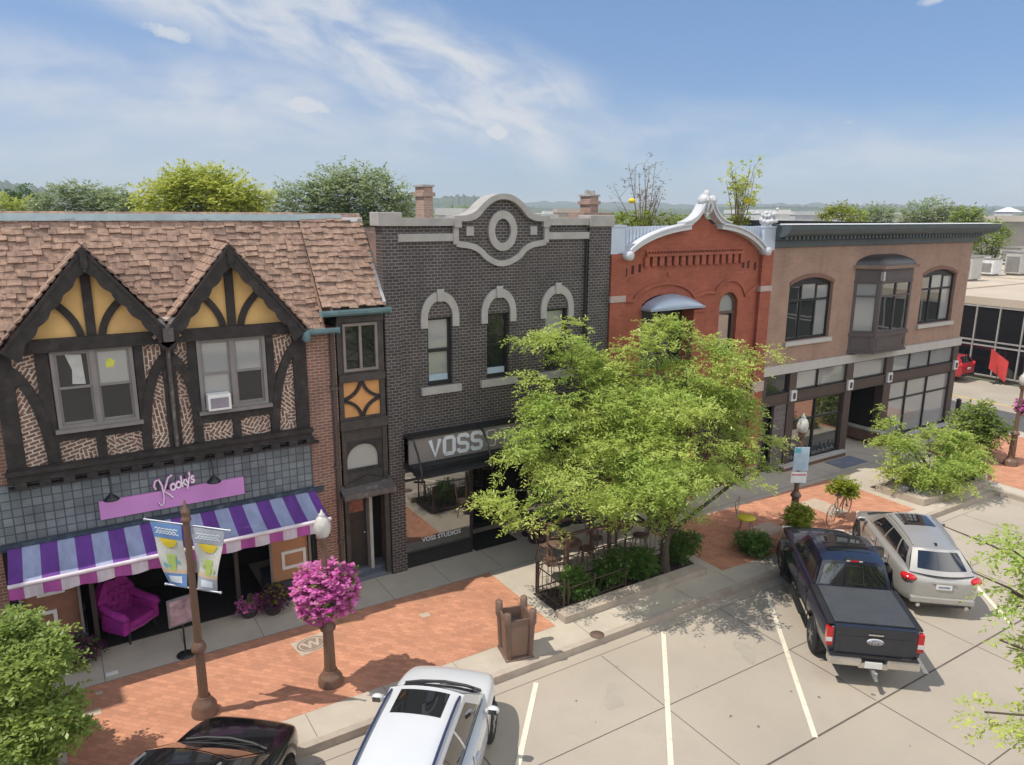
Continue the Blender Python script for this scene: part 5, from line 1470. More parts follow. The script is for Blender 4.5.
# banners, each hung between its pair of arms
def banner(sg, label, headc, basec, body):
    T0 = bp_+Vector((0,0,3.68)); B0 = bp_+Vector((0,0,2.52))
    nrm = ad.cross(Vector((0,0,1))); 
    if nrm.y > 0: nrm = -nrm
    def P(u, v, o=0):           # u 0 inner..1 outer, v 0 top..1 bottom
        wi = .11; wo = .76-.27*v
        s = wi+(wo-wi)*u
        q = T0.lerp(B0, v)+ad*(sg*s)
        return q+nrm*(.05*math.sin(v*math.pi)*(u-.3)+.02*math.sin(v*7+u*3)+o)
    t = thing('street_banner', label, 'banner', tuple(B0+ad*sg*.3), None, 'banners on the tall pole')
    g = MB(); g.patch(lambda u,v: P(u,v,0), 8, 20); g.patch(lambda u,v: P(u,v,-.004), 8, 20, flip=True); part('cloth', g, body, t)
    def field(nm, u0,u1,v0,v1, m_, o=.004, n=(6,6)):
        g = MB(); g.patch(lambda u,v: P(u0+(u1-u0)*u, v0+(v1-v0)*v, o), *n); g.patch(lambda u,v: P(u0+(u1-u0)*u, v0+(v1-v0)*v, -.004-o), *n, flip=True); part(nm, g, m_, t)
    field('header', .0,1,.0,.24, headc); field('footer', .0,1,.80,1.0, basec)
    W_ = mat('banner_white', (.62,.68,.74), .8)
    for k, (a,b,c) in enumerate(((.12,.88,.075),(.18,.84,.115),(.10,.9,.15))):
        g = MB(); g.patch(lambda u,v: P(a+(b-a)*u, c+.022*v+.008*math.sin(u*40), .008), 30, 2); part('header_script', g, W_, t)
    field('ground_band', .0,1,.735,.80, mat('banner_sand', (.55,.42,.28), .8), .005)
    g = MB()                    # the lemon: a half disc
    cu, cv = .52, .25
    pts = [P(cu+.30*math.cos(R(a)), cv+.145*math.sin(R(a)), .010) for a in range(0,181,12)]
    g.add(pts, [tuple(range(len(pts)))]); part('lemon', g, mat('lemon_yellow', (.68,.52,.04), .7), t)
    g = MB()
    for a in range(10,175,18): 
        d = (math.cos(R(a)), math.sin(R(a)))
        q = [P(cu+.33*d[0]-.01, cv+.165*d[1], .008), P(cu+.33*d[0]+.01, cv+.165*d[1], .008), P(cu+.45*d[0]+.01, cv+.225*d[1], .008), P(cu+.45*d[0]-.01, cv+.225*d[1], .008)]
        g.add(q, [(0,1,2,3)])
    part('lemon_ray', g, mat('ray_white', (.66,.64,.5), .8), t)
    g = MB()
    q = [P(.36,.50,.008),P(.72,.50,.008),P(.68,.76,.008),P(.42,.76,.008)]; g.add(q, [(0,1,2,3)]); part('glass_drawing', g, mat('lime_green', (.36,.46,.12), .8), t)
    g = MB()
    for (u_,v_,r_) in ((.3,.62,.06),(.55,.56,.05),(.62,.68,.05),(.8,.66,.07)): 
        pts = [P(u_+r_*math.cos(R(a)), v_+r_*.5*math.sin(R(a)), .011) for a in range(0,360,40)]; g.add(pts, [tuple(range(len(pts)))])
    part('fruit_drawing', g, mat('teal_dot', (.12,.38,.42) if sg < 0 else (.45,.5,.2), .8), t) if sg < 0 else part('fruit_drawing', g, mat('green_dot', (.40,.50,.16), .8), t)
    field('footer_box', .2,.8,.84,.95, W_, .008)
banner(-1, 'blue-headed lemonade banner, the one left of the tall pole', mat('banner_blue', (.13,.25,.50), .8), mat('banner_blue', (.13,.25,.50), .8), mat('banner_cream', (.50,.50,.46), .8))
banner(1, 'grey-headed lemonade banner, the one right of the tall pole', mat('banner_grey', (.34,.36,.40), .8), mat('banner_grey', (.34,.36,.40), .8), mat('banner_cream', (.50,.50,.46), .8))

# notice hung on the middle lamp
nc = Vector((17.35,-3.80,0)); t = thing('notice_board', 'white-blue notice with a red line on the lamp post by the pickup', 'notice', (17.35,-3.88,1.95))
dv = (RT-Vector((0,0,RT.z))).normalized(); nv = Vector((dv.y,-dv.x,0))
def tilt(mb): 
    rot = Matrix(((dv.x,-nv.x,0,0),(dv.y,-nv.y,0,0),(0,0,1,0),(0,0,0,1))); return mb.xform(Matrix.Translation((17.35,-3.80,0)) @ rot)
g = MB(); g.box(-.20,.22,-.11,-.08,1.98,2.66); part('board', tilt(g), mat('notice_pale', (.42,.52,.62), .6), t)
g = MB(); g.box(-.235,.205,-.11,-.08,1.62,1.94); part('lower_board', tilt(g), WHITE, t)
g = MB(); g.box(-.22,.19,-.114,-.11,1.84,1.875); part('red_line', tilt(g), mat('line_red', (.5,.08,.1), .7), t)
g = MB(); g.box(-.19,-.02,-.114,-.11,2.5,2.64); part('teal_patch', tilt(g), mat('teal_patch', (.1,.42,.5), .7), t)

# litter bin: tapered square body with four raised corner posts
bx, by = 7.45, -4.58
t = thing('litter_bin', 'brown square litter bin with raised corner posts at the kerb', 'litter bin', (bx,by,.004), R(32))
BINB = mat('bin_bronze', (.16,.10,.075), .5, var=.12, scale=5); BINP = mat('bin_panel', (.20,.125,.09), .5, var=.12, scale=3)
g = MB()
g.lathe([(.43,0),(.43,.035),(.40,.05)], (0,0,0), 4); g.v = [(v[0],v[1],v[2]) for v in g.v]; part('foot_plate', g, BINB, t)
for k in range(4):
    a = R(90*k)
    d = Vector((math.cos(a), math.sin(a), 0))
    g = MB()
    p = [d*.335+Vector((0,0,.05)), d*.365+Vector((0,0,.74)), d*.385+Vector((0,0,.80)), d*.39+Vector((0,0,1.08)), d*.385+Vector((0,0,1.10))]
    g.tube(p, [.062,.066,.080,.075,.05], 10); part('corner_post', g, BINB, t)
    a2 = R(90*k+45); e = Vector((math.cos(a2), math.sin(a2), 0)); s_ = Vector((-e.y, e.x, 0))
    def pan_(z, off, hw): 
        c_ = e*off+Vector((0,0,z)); return [c_-s_*hw, c_+s_*hw]
    g = MB(); lo = pan_(.06,.235,.19); hi = pan_(.76,.262,.215); lo2 = pan_(.06,.21,.19); hi2 = pan_(.76,.237,.215)
    g.add(lo+hi[::-1]+lo2+hi2[::-1], [(0,1,2,3),(7,6,5,4),(3,2,6,7),(0,4,5,1)]); part('side_panel', g, BINP, t)
    g = MB(); lo = pan_(.75,.275,.235); hi = pan_(.90,.29,.25); lo2 = pan_(.75,.235,.2); hi2 = pan_(.90,.25,.21)
    g.add(lo+hi[::-1]+lo2+hi2[::-1], [(0,1,2,3),(7,6,5,4),(3,2,6,7),(0,4,5,1)]); part('rim', g, BINB, t)
g = MB(); g.lathe([(.17,.08),(.19,.7)], (0,0,0), 20); part('liner', g, DARKIN, t)

# ---- planting bed with low kerb wall and railing
SOIL = mat('soil', (.045,.035,.028), .95, var=.5, scale=6, bump=.8, bscale=25)
def bedwall(label, pts, h, w, name='bed_wall'):
    g = MB(); L = [Vector(p) for p in pts]; A = []; B = []
    for i, p in enumerate(L):
        d0 = (L[i]-L[max(i-1,0)]) if i else (L[1]-L[0]); d1 = (L[min(i+1,len(L)-1)]-L[i]) if i < len(L)-1 else d0
        d0 = d0.normalized(); d1 = d1.normalized(); n0 = Vector((d0.y,-d0.x)); n1 = Vector((d1.y,-d1.x)); m_ = (n0+n1).normalized(); k_ = w/2/max(.4,m_.dot(n0))
        A.append(p-m_*k_); B.append(p+m_*k_)
    n = len(L); o_ = A+B[::-1]
    g.add([(v.x,v.y,.003) for v in o_]+[(v.x,v.y,h) for v in o_], [(i,i+1,2*n-2-i,2*n-1-i)[::-1] for i in range(n-1)]+[(i+2*n,i+1+2*n,4*n-2-i,4*n-1-i) for i in range(n-1)]+[(i,(i+1)%(2*n),(i+1)%(2*n)+2*n,i+2*n) for i in range(2*n)])
    bm = bmesh.new(); 
    for v in g.v: bm.verts.new(v)
    bm.verts.ensure_lookup_table()
    for f in g.f: bm.faces.new([bm.verts[i] for i in f])
    bmesh.ops.recalc_face_normals(bm, faces=bm.faces[:]); g = MB(); bm.verts.index_update(); g.addbm(bm)
    c = sum(L, Vector((0,0)))/len(L)
    return solo(name, g, CONC_KERB, label, 'kerb wall', (c.x,c.y,.003))
bedwall('low concrete wall of the planting bed before the big locust', [(8.98,-4.06),(13.45,-4.06)], .17, .36)
g = MB(); g.add([(9.1,-3.95,.012),(13.35,-3.95,.012),(13.6,-3.7,.012),(13.7,-2.75,.012),(9.1,-2.75,.012)], [(0,1,2,3,4)]); struct('bed_soil', g, SOIL)
bedwall('low concrete wall of the rocky bed before the two small trees', [(22.75,-3.0),(22.85,-4.45),(26.0,-4.62),(27.1,-4.2),(27.2,-3.4)], .22, .3)
g = MB(); g.add([(22.8,-4.4,.02),(26.0,-4.55,.02),(27.1,-4.2,.02),(27.2,-3.0,.02),(22.8,-2.7,.02)], [(0,1,2,3,4)]); struct('bed_soil', g, SOIL)
bedwall('low grey wall end of the planter under the left tree', [(-.78,-2.0),(-.78,-5.0)], .32, .12)
g = MB(); g.add([(-6,-4.9,.012),(-.84,-4.9,.012),(-.84,-2.0,.012),(-6,-2.0,.012)], [(0,1,2,3)]); struct('bed_soil', g, SOIL)
g = MB(); g.tube([(-.95,-3.75,.45),(-1.9,-4.0,.45)], .03, 6); g.tube([(-.95,-3.75,.02),(-.95,-3.75,.47)], .03, 6); g.tube([(-1.9,-4.0,.02),(-1.9,-4.0,.47)], .03, 6)
solo('hoop_rail', g, WHITE, 'white tubular hoop rail in the planter under the left tree', 'rail', (-1.4,-3.9,.01))
IRON = mat('rusty_iron', (.075,.045,.035), .7, var=.3, scale=10)
def railing(label, pts, h=.78, n=.17):
    t = thing('iron_railing', label, 'railing', (pts[0][0],pts[0][1],.01), None, 'iron railings of the tree bed')
    g = MB(); b = MB()
    for a, c in zip(pts[:-1], pts[1:]):
        a, c = Vector(a), Vector(c); L = (c-a).length; k = max(2,int(L/n))
        for z in (.12, h-.08): g.tube([(a.x,a.y,z),(c.x,c.y,z)], .016, 5)
        for i in range(1,k): p = a.lerp(c, i/k); b.tube([(p.x,p.y,.1),(p.x,p.y,h-.07)], .008, 4)
    part('rail', g, IRON, t); part('baluster', b, IRON, t)
    for p in pts:
        q = MB(); q.tube([(p[0],p[1],.01),(p[0],p[1],h+.05)], .026, 6); q.ball((p[0],p[1],h+.06),.035,sub=1); part('post', q, IRON, t)
railing('iron railing along the short left end of the tree bed', [(9.22,-2.8),(9.22,-3.85)])
railing('iron railing along the back of the tree bed', [(9.22,-2.72),(10.6,-2.72),(12.0,-2.72),(13.4,-2.72)])
railing('short iron railing behind the front bushes of the tree bed', [(9.4,-3.78),(10.2,-3.72),(11.2,-3.68)], .62)

# cafe tables and chairs of brown metal
CAFE = mat('cafe_metal', (.14,.085,.06), .6, var=.2, scale=8)
def cafe_chair(x, y, rz, label):
    t = thing('cafe_chair', label, 'chair', (x,y,.004), R(rz), 'brown metal cafe chairs')
    g = MB(); g.lathe([(.0,.44),(.2,.44),(.21,.455),(.2,.47),(.0,.468)], (0,0,0), 18); part('seat', g, CAFE, t)
    for (a,b) in ((.16,.16),(.16,-.16),(-.16,.16),(-.16,-.16)):
        g = MB(); g.tube([(a*.8,b*.8,.45),(a*1.25,b*1.25,0)], .013, 5); part('leg', g, CAFE, t)
    g = MB(); g.tube([(-.16,-.19,.45),(-.22,-.2,.8),(-.24,-.12,.93),(-.25,0,.97),(-.24,.12,.93),(-.22,.2,.8),(-.16,.19,.45)], .015, 6)
    for yy in (-.09,0,.09): g.tube([(-.18,yy,.46),(-.235,yy,.93)], .009, 4)
    g.tube([(-.2,-.19,.66),(-.225,0,.68),(-.2,.19,.66)], .011, 4)
    part('backrest', g, CAFE, t); return t
def cafe_table(x, y, label):
    t = thing('cafe_table', label, 'table', (x,y,.004), 0.0, 'brown metal cafe tables')
    g = MB(); g.lathe([(.0,.70),(.42,.70),(.44,.715),(.42,.735),(.0,.732)], (0,0,0), 24); part('tabletop', g, CAFE, t)
    g = MB(); g.lathe([(.04,.0),(.03,.7)], (0,0,0), 10); part('pedestal', g, CAFE, t)
    for k in range(4): 
        a = R(45+90*k); g = MB(); g.tube([(0,0,.16),(math.cos(a)*.18,math.sin(a)*.18,.1),(math.cos(a)*.34,math.sin(a)*.34,.012)], .017, 5); part('foot', g, CAFE, t)
cafe_table(10.55,-2.05,'round brown cafe table nearest the dark brick shop doorway')
cafe_table(12.35,-1.95,'round brown cafe table behind the trunk of the big locust')
for (x,y,rz,l) in ((9.95,-2.25,20,'brown cafe chair at the left end of the railed terrace'),(10.4,-1.42,-80,'brown cafe chair between the left table and the shop wall'),(11.15,-2.2,165,'brown cafe chair between the two cafe tables, facing left'),
                   (11.75,-1.8,-10,'brown cafe chair between the two cafe tables, facing right'),(12.9,-2.3,150,'brown cafe chair beside the locust trunk'),(12.3,-1.3,-95,'brown cafe chair at the right table, nearest the shopfront')): cafe_chair(x,y,rz,l)
# pergola-like frame of rusted bars by the tables
t = thing('metal_frame', 'square open frame of rusted bars standing over the cafe corner', 'frame', (11.0,-2.5,.004))
for (x,y) in ((10.25,-2.55),(11.6,-2.55),(10.25,-1.75),(11.6,-1.75)):
    g = MB(); g.box(x-.04,x+.04,y-.04,y+.04,.004,1.15); part('post', g, CAFE, t)
g = MB()
for yy in (-2.55,-1.75): g.box(10.21,11.64,yy-.035,yy+.035,1.151,1.21)
for xx in (10.25,11.6): g.box(xx-.035,xx+.035,-2.51,-1.79,1.153,1.205)
part('top_bar', g, CAFE, t)

# heart-backed chair with yellow seat
t = thing('heart_chair', 'heart-backed wire chair with a yellow round seat on the brick paving', 'chair', (at_z(745,533,0).x,at_z(745,533,0).y,.004), R(-60))
WIRE = mat('wire_grey', (.35,.35,.33), .4, .6)
g = MB(); g.lathe([(.0,.44),(.25,.44),(.27,.47),(.24,.50),(.0,.50)], (0,0,0), 22); part('seat', g, mat('seat_yellow', (.62,.54,.04), .5), t)
g = MB(); hp = []
for k in range(25):
    a = 2*math.pi*k/24; hp.append((-.27,.017*16*math.sin(a)**3,.82+.017*(13*math.cos(a)-5*math.cos(2*a)-2*math.cos(3*a)-math.cos(4*a))))
g.tube(hp, .016, 6); g.tube([(-.27,0,.54),(-.22,0,.45)], .018, 5); part('backrest', g, WIRE, t)
for k in range(4):
    a = R(45+90*k); g = MB(); g.tube([(math.cos(a)*.15,math.sin(a)*.15,.45),(math.cos(a)*.27,math.sin(a)*.27,0)], .012, 5); part('leg', g, WIRE, t)

# bicycle planter
t = thing('bicycle', 'tan painted bicycle standing on the brick paving as a plant holder', 'bicycle', (at_z(838,521,0).x,at_z(838,521,0).y,.004), R(12))
TAN = mat('tan_bike', (.36,.25,.17), .5, var=.1)
for xw in (-.55,.55):
    g = MB(); n = 32
    g.tube([(xw+.33*math.cos(2*math.pi*k/n),0,.345+.33*math.sin(2*math.pi*k/n)) for k in range(n+1)], .02, 6); wh = part('wheel', g, TAN, t)
    g = MB()
    for k in range(12): a = 2*math.pi*k/12; g.tube([(xw,0,.345),(xw+.32*math.cos(a),0,.345+.32*math.sin(a))], .004, 3)
    g.lathe([(.03,-.04),(.03,.04)], (xw,0,.345), 8, axis='Y'); part('spoke', g, STEEL, wh)
g = MB()
for a, b in (((-.55,0,.345),(-.1,0,.32)),((-.1,0,.32),(-.22,0,.85)),((-.22,0,.8),(-.55,0,.345)),((-.1,0,.32),(.38,0,.78)),((-.21,0,.76),(.36,0,.86)),((.34,0,.95),(.55,0,.345))): g.tube([a,b], .02, 6)
part('frame', g, TAN, t)
g = MB(); g.tube([(.34,0,.93),(.33,0,1.02),(.42,.2,1.05),(.25,.28,1.03)], .013, 5); g.tube([(.33,0,1.02),(.42,-.2,1.05),(.25,-.28,1.03)], .013, 5); part('handlebar', g, STEEL, t)
g = MB(); g.ball((-.24,0,.9),.1,1.5,.7,.4); part('saddle', g, TRIM, t)
g = MB(); g.lathe([(.1,-.05),(.1,.05)], (-.1,0,.32), 12, axis='Y'); g.box(-.02,0,-.1,-.08,.15,.3); part('crank', g, STEEL, t)
# stone, plaques
rn = random.Random(5)
def rock(mb, c, r, seed, sx=1, sy=1, sz=.7):
    q = random.Random(seed); bm = bmesh.new(); bmesh.ops.create_icosphere(bm, subdivisions=2, radius=r)
    o = Vector((q.random()*9,q.random()*9,q.random()*9))
    from mathutils import noise
    for v in bm.verts:
        k = 1+.45*noise.noise(v.co/r*1.1+o)+.15*noise.noise(v.co/r*3+o)
        v.co = Vector((v.co.x*sx*k+c[0], v.co.y*sy*k+c[1], v.co.z*sz*k+c[2]))
    mb.addbm(bm)
ROCK = mat('grey_rock', (.26,.255,.25), .95, var=.35, scale=6, bump=.6, bscale=18)
def rock_thing(c, r, seed, label, group=None, m=ROCK, nm='boulder'):
    g = MB(); rock(g, (c[0],c[1],r*.42), r, seed); return solo(nm, g, m, label, 'rock', (c[0],c[1],.01), group)
rock_thing((15.95,-3.55), .26, 3, 'pale stone lying on the brick paving near the heart-backed chair', None, mat('pale_rock', (.48,.45,.40), .95, var=.15))
for i, (c, r) in enumerate((((23.05,-3.5),.40),((23.3,-4.1),.36),((23.8,-4.3),.30),((24.4,-4.35),.26),((25.0,-4.4),.28),((23.6,-3.7),.28))):
    rock_thing(c, r, 20+i, ['large grey boulder at the left end of the rocky bed','grey boulder at the front left corner of the rocky bed','grey rock by the bed wall, left of the small trees','flat grey rock at the middle of the rocky bed front','grey rock by the bed wall, below the small trees','grey rock behind the front boulders of the rocky bed'][i], 'boulders in the right bed')
PLQ = mat('plaque_stone', (.44,.36,.28), .8, var=.15, scale=6)
# the lettered plaque let into the paving
pc = at_z(312,644,.004); t = thing('paving_plaque', 'pale paving plaque with a ringed letter W in the brick walk', 'plaque', (pc.x,pc.y,.004), R(8))
g = MB(); g.box(-.36,.36,-.29,.29,.0,.006); part('slab', g, PLQ, t)
DK = mat('plaque_dark', (.15,.11,.09), .85)
g = MB()
def ell(a, b, z, n=32): return [(a*math.cos(2*math.pi*k/n), b*math.sin(2*math.pi*k/n), z) for k in range(n)]
for (a,b,c,d) in ((.32,.26,.29,.235),):
    o, i_ = ell(a,b,.0075), ell(c,d,.0075); n = 32; g.add(o+i_, [(k,(k+1)%n,(k+1)%n+n,k+n) for k in range(n)])
part('ring', g, DK, t)
g = MB(); g.add(ell(.255,.205,.0078), [tuple(range(32))]); part('disc', g, mat('plaque_brown', (.24,.18,.14), .85), t)
q = text_mb('W', .36, .0005, .012, 0, 1, 'CENTER'); q.xform(Matrix.Translation((0,-.125,.009)) @ Matrix.Rotation(R(-90),4,'X')); part('lettering', q, PLQ, t)
for (px,py,s,l) in ((93,713,.13,'small pale tile in the brick walk near the left tree'),(425,615,.11,'small pale tile in the brick walk left of the litter bin'),(99,693,.06,'tiny pale tile at the shade edge near the left tree')):
    p = at_z(px,py,.004); g = MB(); g.box(p.x-s,p.x+s,p.y-s*.8,p.y+s*.8,.004,.010); solo('paving_tile', g, PLQ, l, 'tile', (p.x,p.y,.004))
for (px,py,a,b,l) in ((768,529,.42,.34,'pale square plaque set in the brick beside the heart-backed chair'),(824,507,.4,.62,'pale square plaque set in the brick behind the tan bicycle')):
    p = at_z(px,py,.004); g = MB(); g.box(p.x-a,p.x+a,p.y-b,p.y+b,.004,.011); solo('paving_plaque', g, PLQ, l, 'plaque', (p.x,p.y,.004))
p = at_z(112,674,0); g = MB(); g.bbox(p.x-.11,p.x+.11,p.y-.05,p.y+.05,.004,.03,.006); solo('paper_scrap', g, WHITE, 'white paper scrap on the shaded walk below the pink armchair', 'paper', (p.x,p.y,.004))
p = at_z(597,635,0); g = MB(); g.lathe([(.16,.004),(.16,.012),(.0,.013)], (p.x,p.y,0), 20); solo('drain_cover', g, mat('rust_cover', (.14,.09,.07), .8), 'round rusty cover in the kerb strip below the tree bed', 'cover', (p.x,p.y,.004))

# ---- things before the shop under the striped awning
MAG = mat('magenta_velvet', (.34,.022,.26), .7, var=.25, scale=9, bump=.3, bscale=16)
t = thing('armchair', 'magenta tufted wing armchair under the striped awning', 'armchair', (.72,.42,0), R(-52))
def cush(pts, r, m, nm, n=10):
    g = MB(); g.tube(pts, r, n); return part(nm, g, m, t)
# back: a rounded scalloped slab
g = MB(); o = []
for k in range(25):
    a = R(-20+220*k/24); o.append((.46*math.cos(a)*(1+.08*math.sin(3*a)), .72+.50*math.sin(a)+.05*math.cos(6*a)))
g.plate([[(-.34,.30),(.34,.30)]+o], -.07, .09)
g.v = [(-(v[1])-.34+(-.12)*(v[2]-.3), v[0], v[2]) for v in g.v]; part('backrest', g, MAG, t, recalc=True)
g = MB()
for i in range(4):
    for j in range(4): g.ball((-.245-.12*(.45+j*.17-.3), -.24+i*.16+(.08 if j % 2 else 0), .45+j*.17), .062, .5, 1, 1, sub=1)
part('tufting', g, MAG, t)
g = MB(); g.bbox(-.32,.34,-.33,.33,.26,.46,.06); part('seat', g, MAG, t)
for sg in (1,-1):
    g = MB(); g.tube([(-.32,sg*.40,.74),(.0,sg*.42,.66),(.28,sg*.42,.62),(.36,sg*.42,.56)], [.09,.09,.10,.07], 10); g.bbox(-.32,.32,sg*.40-.07,sg*.40+.07,.22,.60,.03); part('armrest', g, MAG, t)
g = MB(); g.tube([(.34,-.34,.30),(.36,0,.28),(.34,.34,.30)], .03, 6); part('apron', g, mat('magenta_light', (.34,.06,.26), .6), t)
for (a,b) in ((.3,.34),(.3,-.34),(-.3,.3),(-.3,-.3)):
    g = MB(); g.tube([(a*.9,b*.9,.26),(a*1.0,b*1.0,.12),(a*1.12,b*1.1,0)], [.04,.028,.022], 6); part('leg', g, TRIM, t)
# sign easel
p = at_z(186,655,0); t = thing('sidewalk_sign', 'framed picture sign on a thin post before the dark shop recess', 'sign', (p.x,p.y,0), R(10))
g = MB(); g.tube([(0,0,.0),(0,0,.75)], .02, 6); g.lathe([(.18,.0),(.18,.02),(.0,.03)], (0,0,0), 16); part('stand', g, TRIM, t)
g = MB(); g.box(-.27,.27,-.02,.02,.72,1.32); part('frame', g, mat('sign_grey', (.16,.16,.18), .6), t)
g = MB(); g.box(-.23,.23,-.026,-.02,.76,1.28); pn = part('picture', g, mat('sign_picture', (.30,.22,.26), .6, var=.5, scale=6), t)
# clothes on a rail
CL = [(.35,.33,.32),(.22,.15,.12),(.42,.40,.42),(.12,.12,.14),(.30,.22,.2)]
t = thing('clothes_rail', 'dark rail holding the hanging clothes under the awning', 'rail', (1.95,.05,1.4))
g = MB(); g.tube([(1.45,.1,2.02),(2.6,.1,2.02)], .016, 6); g.tube([(1.45,.1,2.02),(1.45,.1,2.6)], .012, 5); g.tube([(2.6,.1,2.02),(2.6,.1,2.6)], .012, 5); part('bar', g, STEEL, t)
for i, (lb, cc) in enumerate(zip(('pale grey garment hanging leftmost on the clothes rail','brown garment second from left on the clothes rail','light grey garment at the middle of the clothes rail','dark garment second from right on the clothes rail','tan garment hanging rightmost on the clothes rail'), CL)):
    x = 1.6+i*.2; L = .55+.12*((i*7)%3)
    g = MB(); g.patch(lambda u,v: (x+(u-.5)*(.16+.10*v), .1+.05*math.sin(u*9+i)-.04, 2.0-L*v+.06*abs(u-.5)*(-2)*(v < .2)), 8, 8); g.patch(lambda u,v: (x+(u-.5)*(.16+.10*v), .13+.05*math.sin(u*9+i)-.04, 2.0-L*v), 8, 8, flip=True)
    solo('hanging_garment', g, mat('garment_%s' % 'abcde'[i], cc, .9), lb, 'garment', (x,.1,2.0-L), 'clothes on the rail')
# red feather flag across the street
p = at_z(1000,387,-.15); t = thing('feather_flag', 'red feather flag on a low stand across the side street', 'flag', (44.1,3.45,-.15), R(0))
g = MB(); g.tube([(0,.0,.0),(0,.05,2.0)], .02, 6); g.tube([(-.3,0,.02),(.3,0,.02)], .03, 5); g.tube([(0,-.3,.02),(0,.3,.02)], .03, 5); part('stand', g, TRIM, t)
g = MB(); g.patch(lambda u,v: (.02+.03*math.sin(u*5+v*3), .48-.95*u, .35+1.15*v+.62*(.5-u)*1.0+.12), 8, 8); g.patch(lambda u,v: (.0+.03*math.sin(u*5+v*3), .48-.95*u, .35+1.15*v+.62*(.5-u)+.12), 8, 8, flip=True); part('cloth', g, mat('flag_red', (.52,.05,.045), .7), t)
# small dark bollard in the side street
g = MB(); g.lathe([(.13,-.15),(.11,-.1),(.10,.6),(.12,.65),(.0,.72)], (35.2,.9,0), 14); solo('bollard', g, TRIM, 'dark squat bollard at the edge of the side street', 'bollard', (35.2,.9,-.15))
# ================================================================== trees and plants
BARK = mat('bark', (.085,.065,.05), .95, var=.35, scale=6, bump=.7, bscale=20)
LOC = leaf_mat('locust_leaf', (.27,.42,.08), (.58,.63,.16), .44)
DKL = leaf_mat('shrub_leaf', (.055,.13,.026), (.13,.22,.04), .3)
MIDL = leaf_mat('mid_leaf', (.16,.25,.05), (.32,.40,.09), .40)
YGL = leaf_mat('yellow_green_leaf', (.17,.24,.02), (.33,.36,.03), .4)
GRL = leaf_mat('grey_green_leaf', (.25,.33,.15), (.38,.44,.23), .55)
GLD = leaf_mat('gold_green_leaf', (.40,.47,.08), (.56,.58,.13), .55)
PETL = leaf_mat('pink_petal', (.52,.06,.32), (.78,.28,.60), .35)
PURL = leaf_mat('purple_leaf', (.06,.012,.05), (.16,.04,.12), .3)
BRNL = leaf_mat('dry_leaf', (.13,.09,.045), (.2,.15,.08), .3)

def tree(label, base, fork_h, r0, lobes, m, n, size, seed, cat='tree', group=None, name='deciduous_tree', off=(0,0), nb=None, **k):
    """lobes: (x,y,z,r) in the world"""
    t = thing(name, label, cat, base, None, group)
    fork = (base[0]+off[0], base[1]+off[1], base[2]+fork_h)
    g = MB(); tg = [l[:3] for l in lobes]
    if nb: tg = tg[:nb]
    limbs(g, base, tg, r0, fork, seed)
    part('trunk', g, BARK, t)
    lo = [l[:3] for l in lobes]; rr = [l[3] for l in lobes]
    leaf_cloud('crown', lo, rr, m, t, n, size=size, seed=seed, origin=fork, **k)
    return t
def px_lobes(L, d0, s=1.0):
    out = []
    for (px, py, rp, dd) in L:
        d = d0+dd; p = at_depth(px, py, d); out.append((p.x, p.y, p.z, rp*d/FPX*s))
    return out
# the big locust: its lobes as surveyed, from the middle of the crown outwards
D0 = (Vector((12.62,-3.55,3.5))-Vector((CX,CY,CZ))).dot(FW)
L1 = [(558,342,40,.6),(588,368,44,.9),(528,376,30,.2),(655,333,36,.4),(640,372,50,.5),(690,338,30,.2),(720,352,36,.4),(748,352,26,.1),(700,385,52,.3),
      (560,415,50,.1),(610,420,56,-.5),(660,425,62,-1.0),(720,425,46,-.3),(748,445,30,.2),(530,455,40,.0),(506,490,34,-.2),(535,505,34,-.5),(585,470,52,-1.1),(640,475,58,-1.6),(700,470,50,-1.2),(735,478,34,-.5),(560,520,26,-.6),(618,508,34,-.9),(680,512,36,-.5),(600,385,44,1.4),(680,400,50,1.7),(640,440,60,1.6),(560,455,44,1.0),(720,400,40,1.2),(512,455,18,.1),(765,462,18,0),(762,350,14,.2),(620,355,24,.9)]
L1 = [(a, b, c, d+(a-640)/150*1.45) for a, b, c, d in L1]
lob = px_lobes(L1, D0, .88)
lob = [(x, min(y,-.75-r*.35), z, r) for (x,y,z,r) in lob]
def sprays(lobes, k, seed, rs=.50, zs=.72):
    "flat drooping boughs inside every lobe, gaps left between them"
    q = random.Random(seed); out = []
    for (x,y,z,r) in lobes:
        for i in range(max(3,int(k*(r/.9)**1.6))):
            d = Vector((q.gauss(0,1), q.gauss(0,1), q.gauss(0,1))).normalized()*r*(q.random()**.4)*.95
            out.append((x+d.x, y+d.y, z+d.z*zs, r*q.uniform(.75,1.15)*rs))
    return out
BL = dict(per=16, aspect=.32, flat=.20, twig=.40, hollow=.0, droop=.38)
def bough_tree(label, base, fork_h, r0, lobes, m, n, size, seed, k=9, **kw):
    t = thing('deciduous_tree', label, 'tree', base, None, kw.pop('group', None))
    fork = (base[0]+.1, base[1]+.1, base[2]+fork_h)
    g = MB(); limbs(g, base, [l[:3] for l in lobes], r0, fork, seed); part('trunk', g, BARK, t)
    sp = sprays(lobes, k, seed)
    leaf_cloud('crown', [s[:3] for s in sp], [s[3] for s in sp], m, t, n, size=size, seed=seed, origin=fork, **{**BL, **kw})
    return t
bough_tree('big yellow-green honey locust with layered crown before the lettered canopy shop', (12.62,-3.55,.01), 1.6, .13, lob, LOC, 118000, .10, 5)
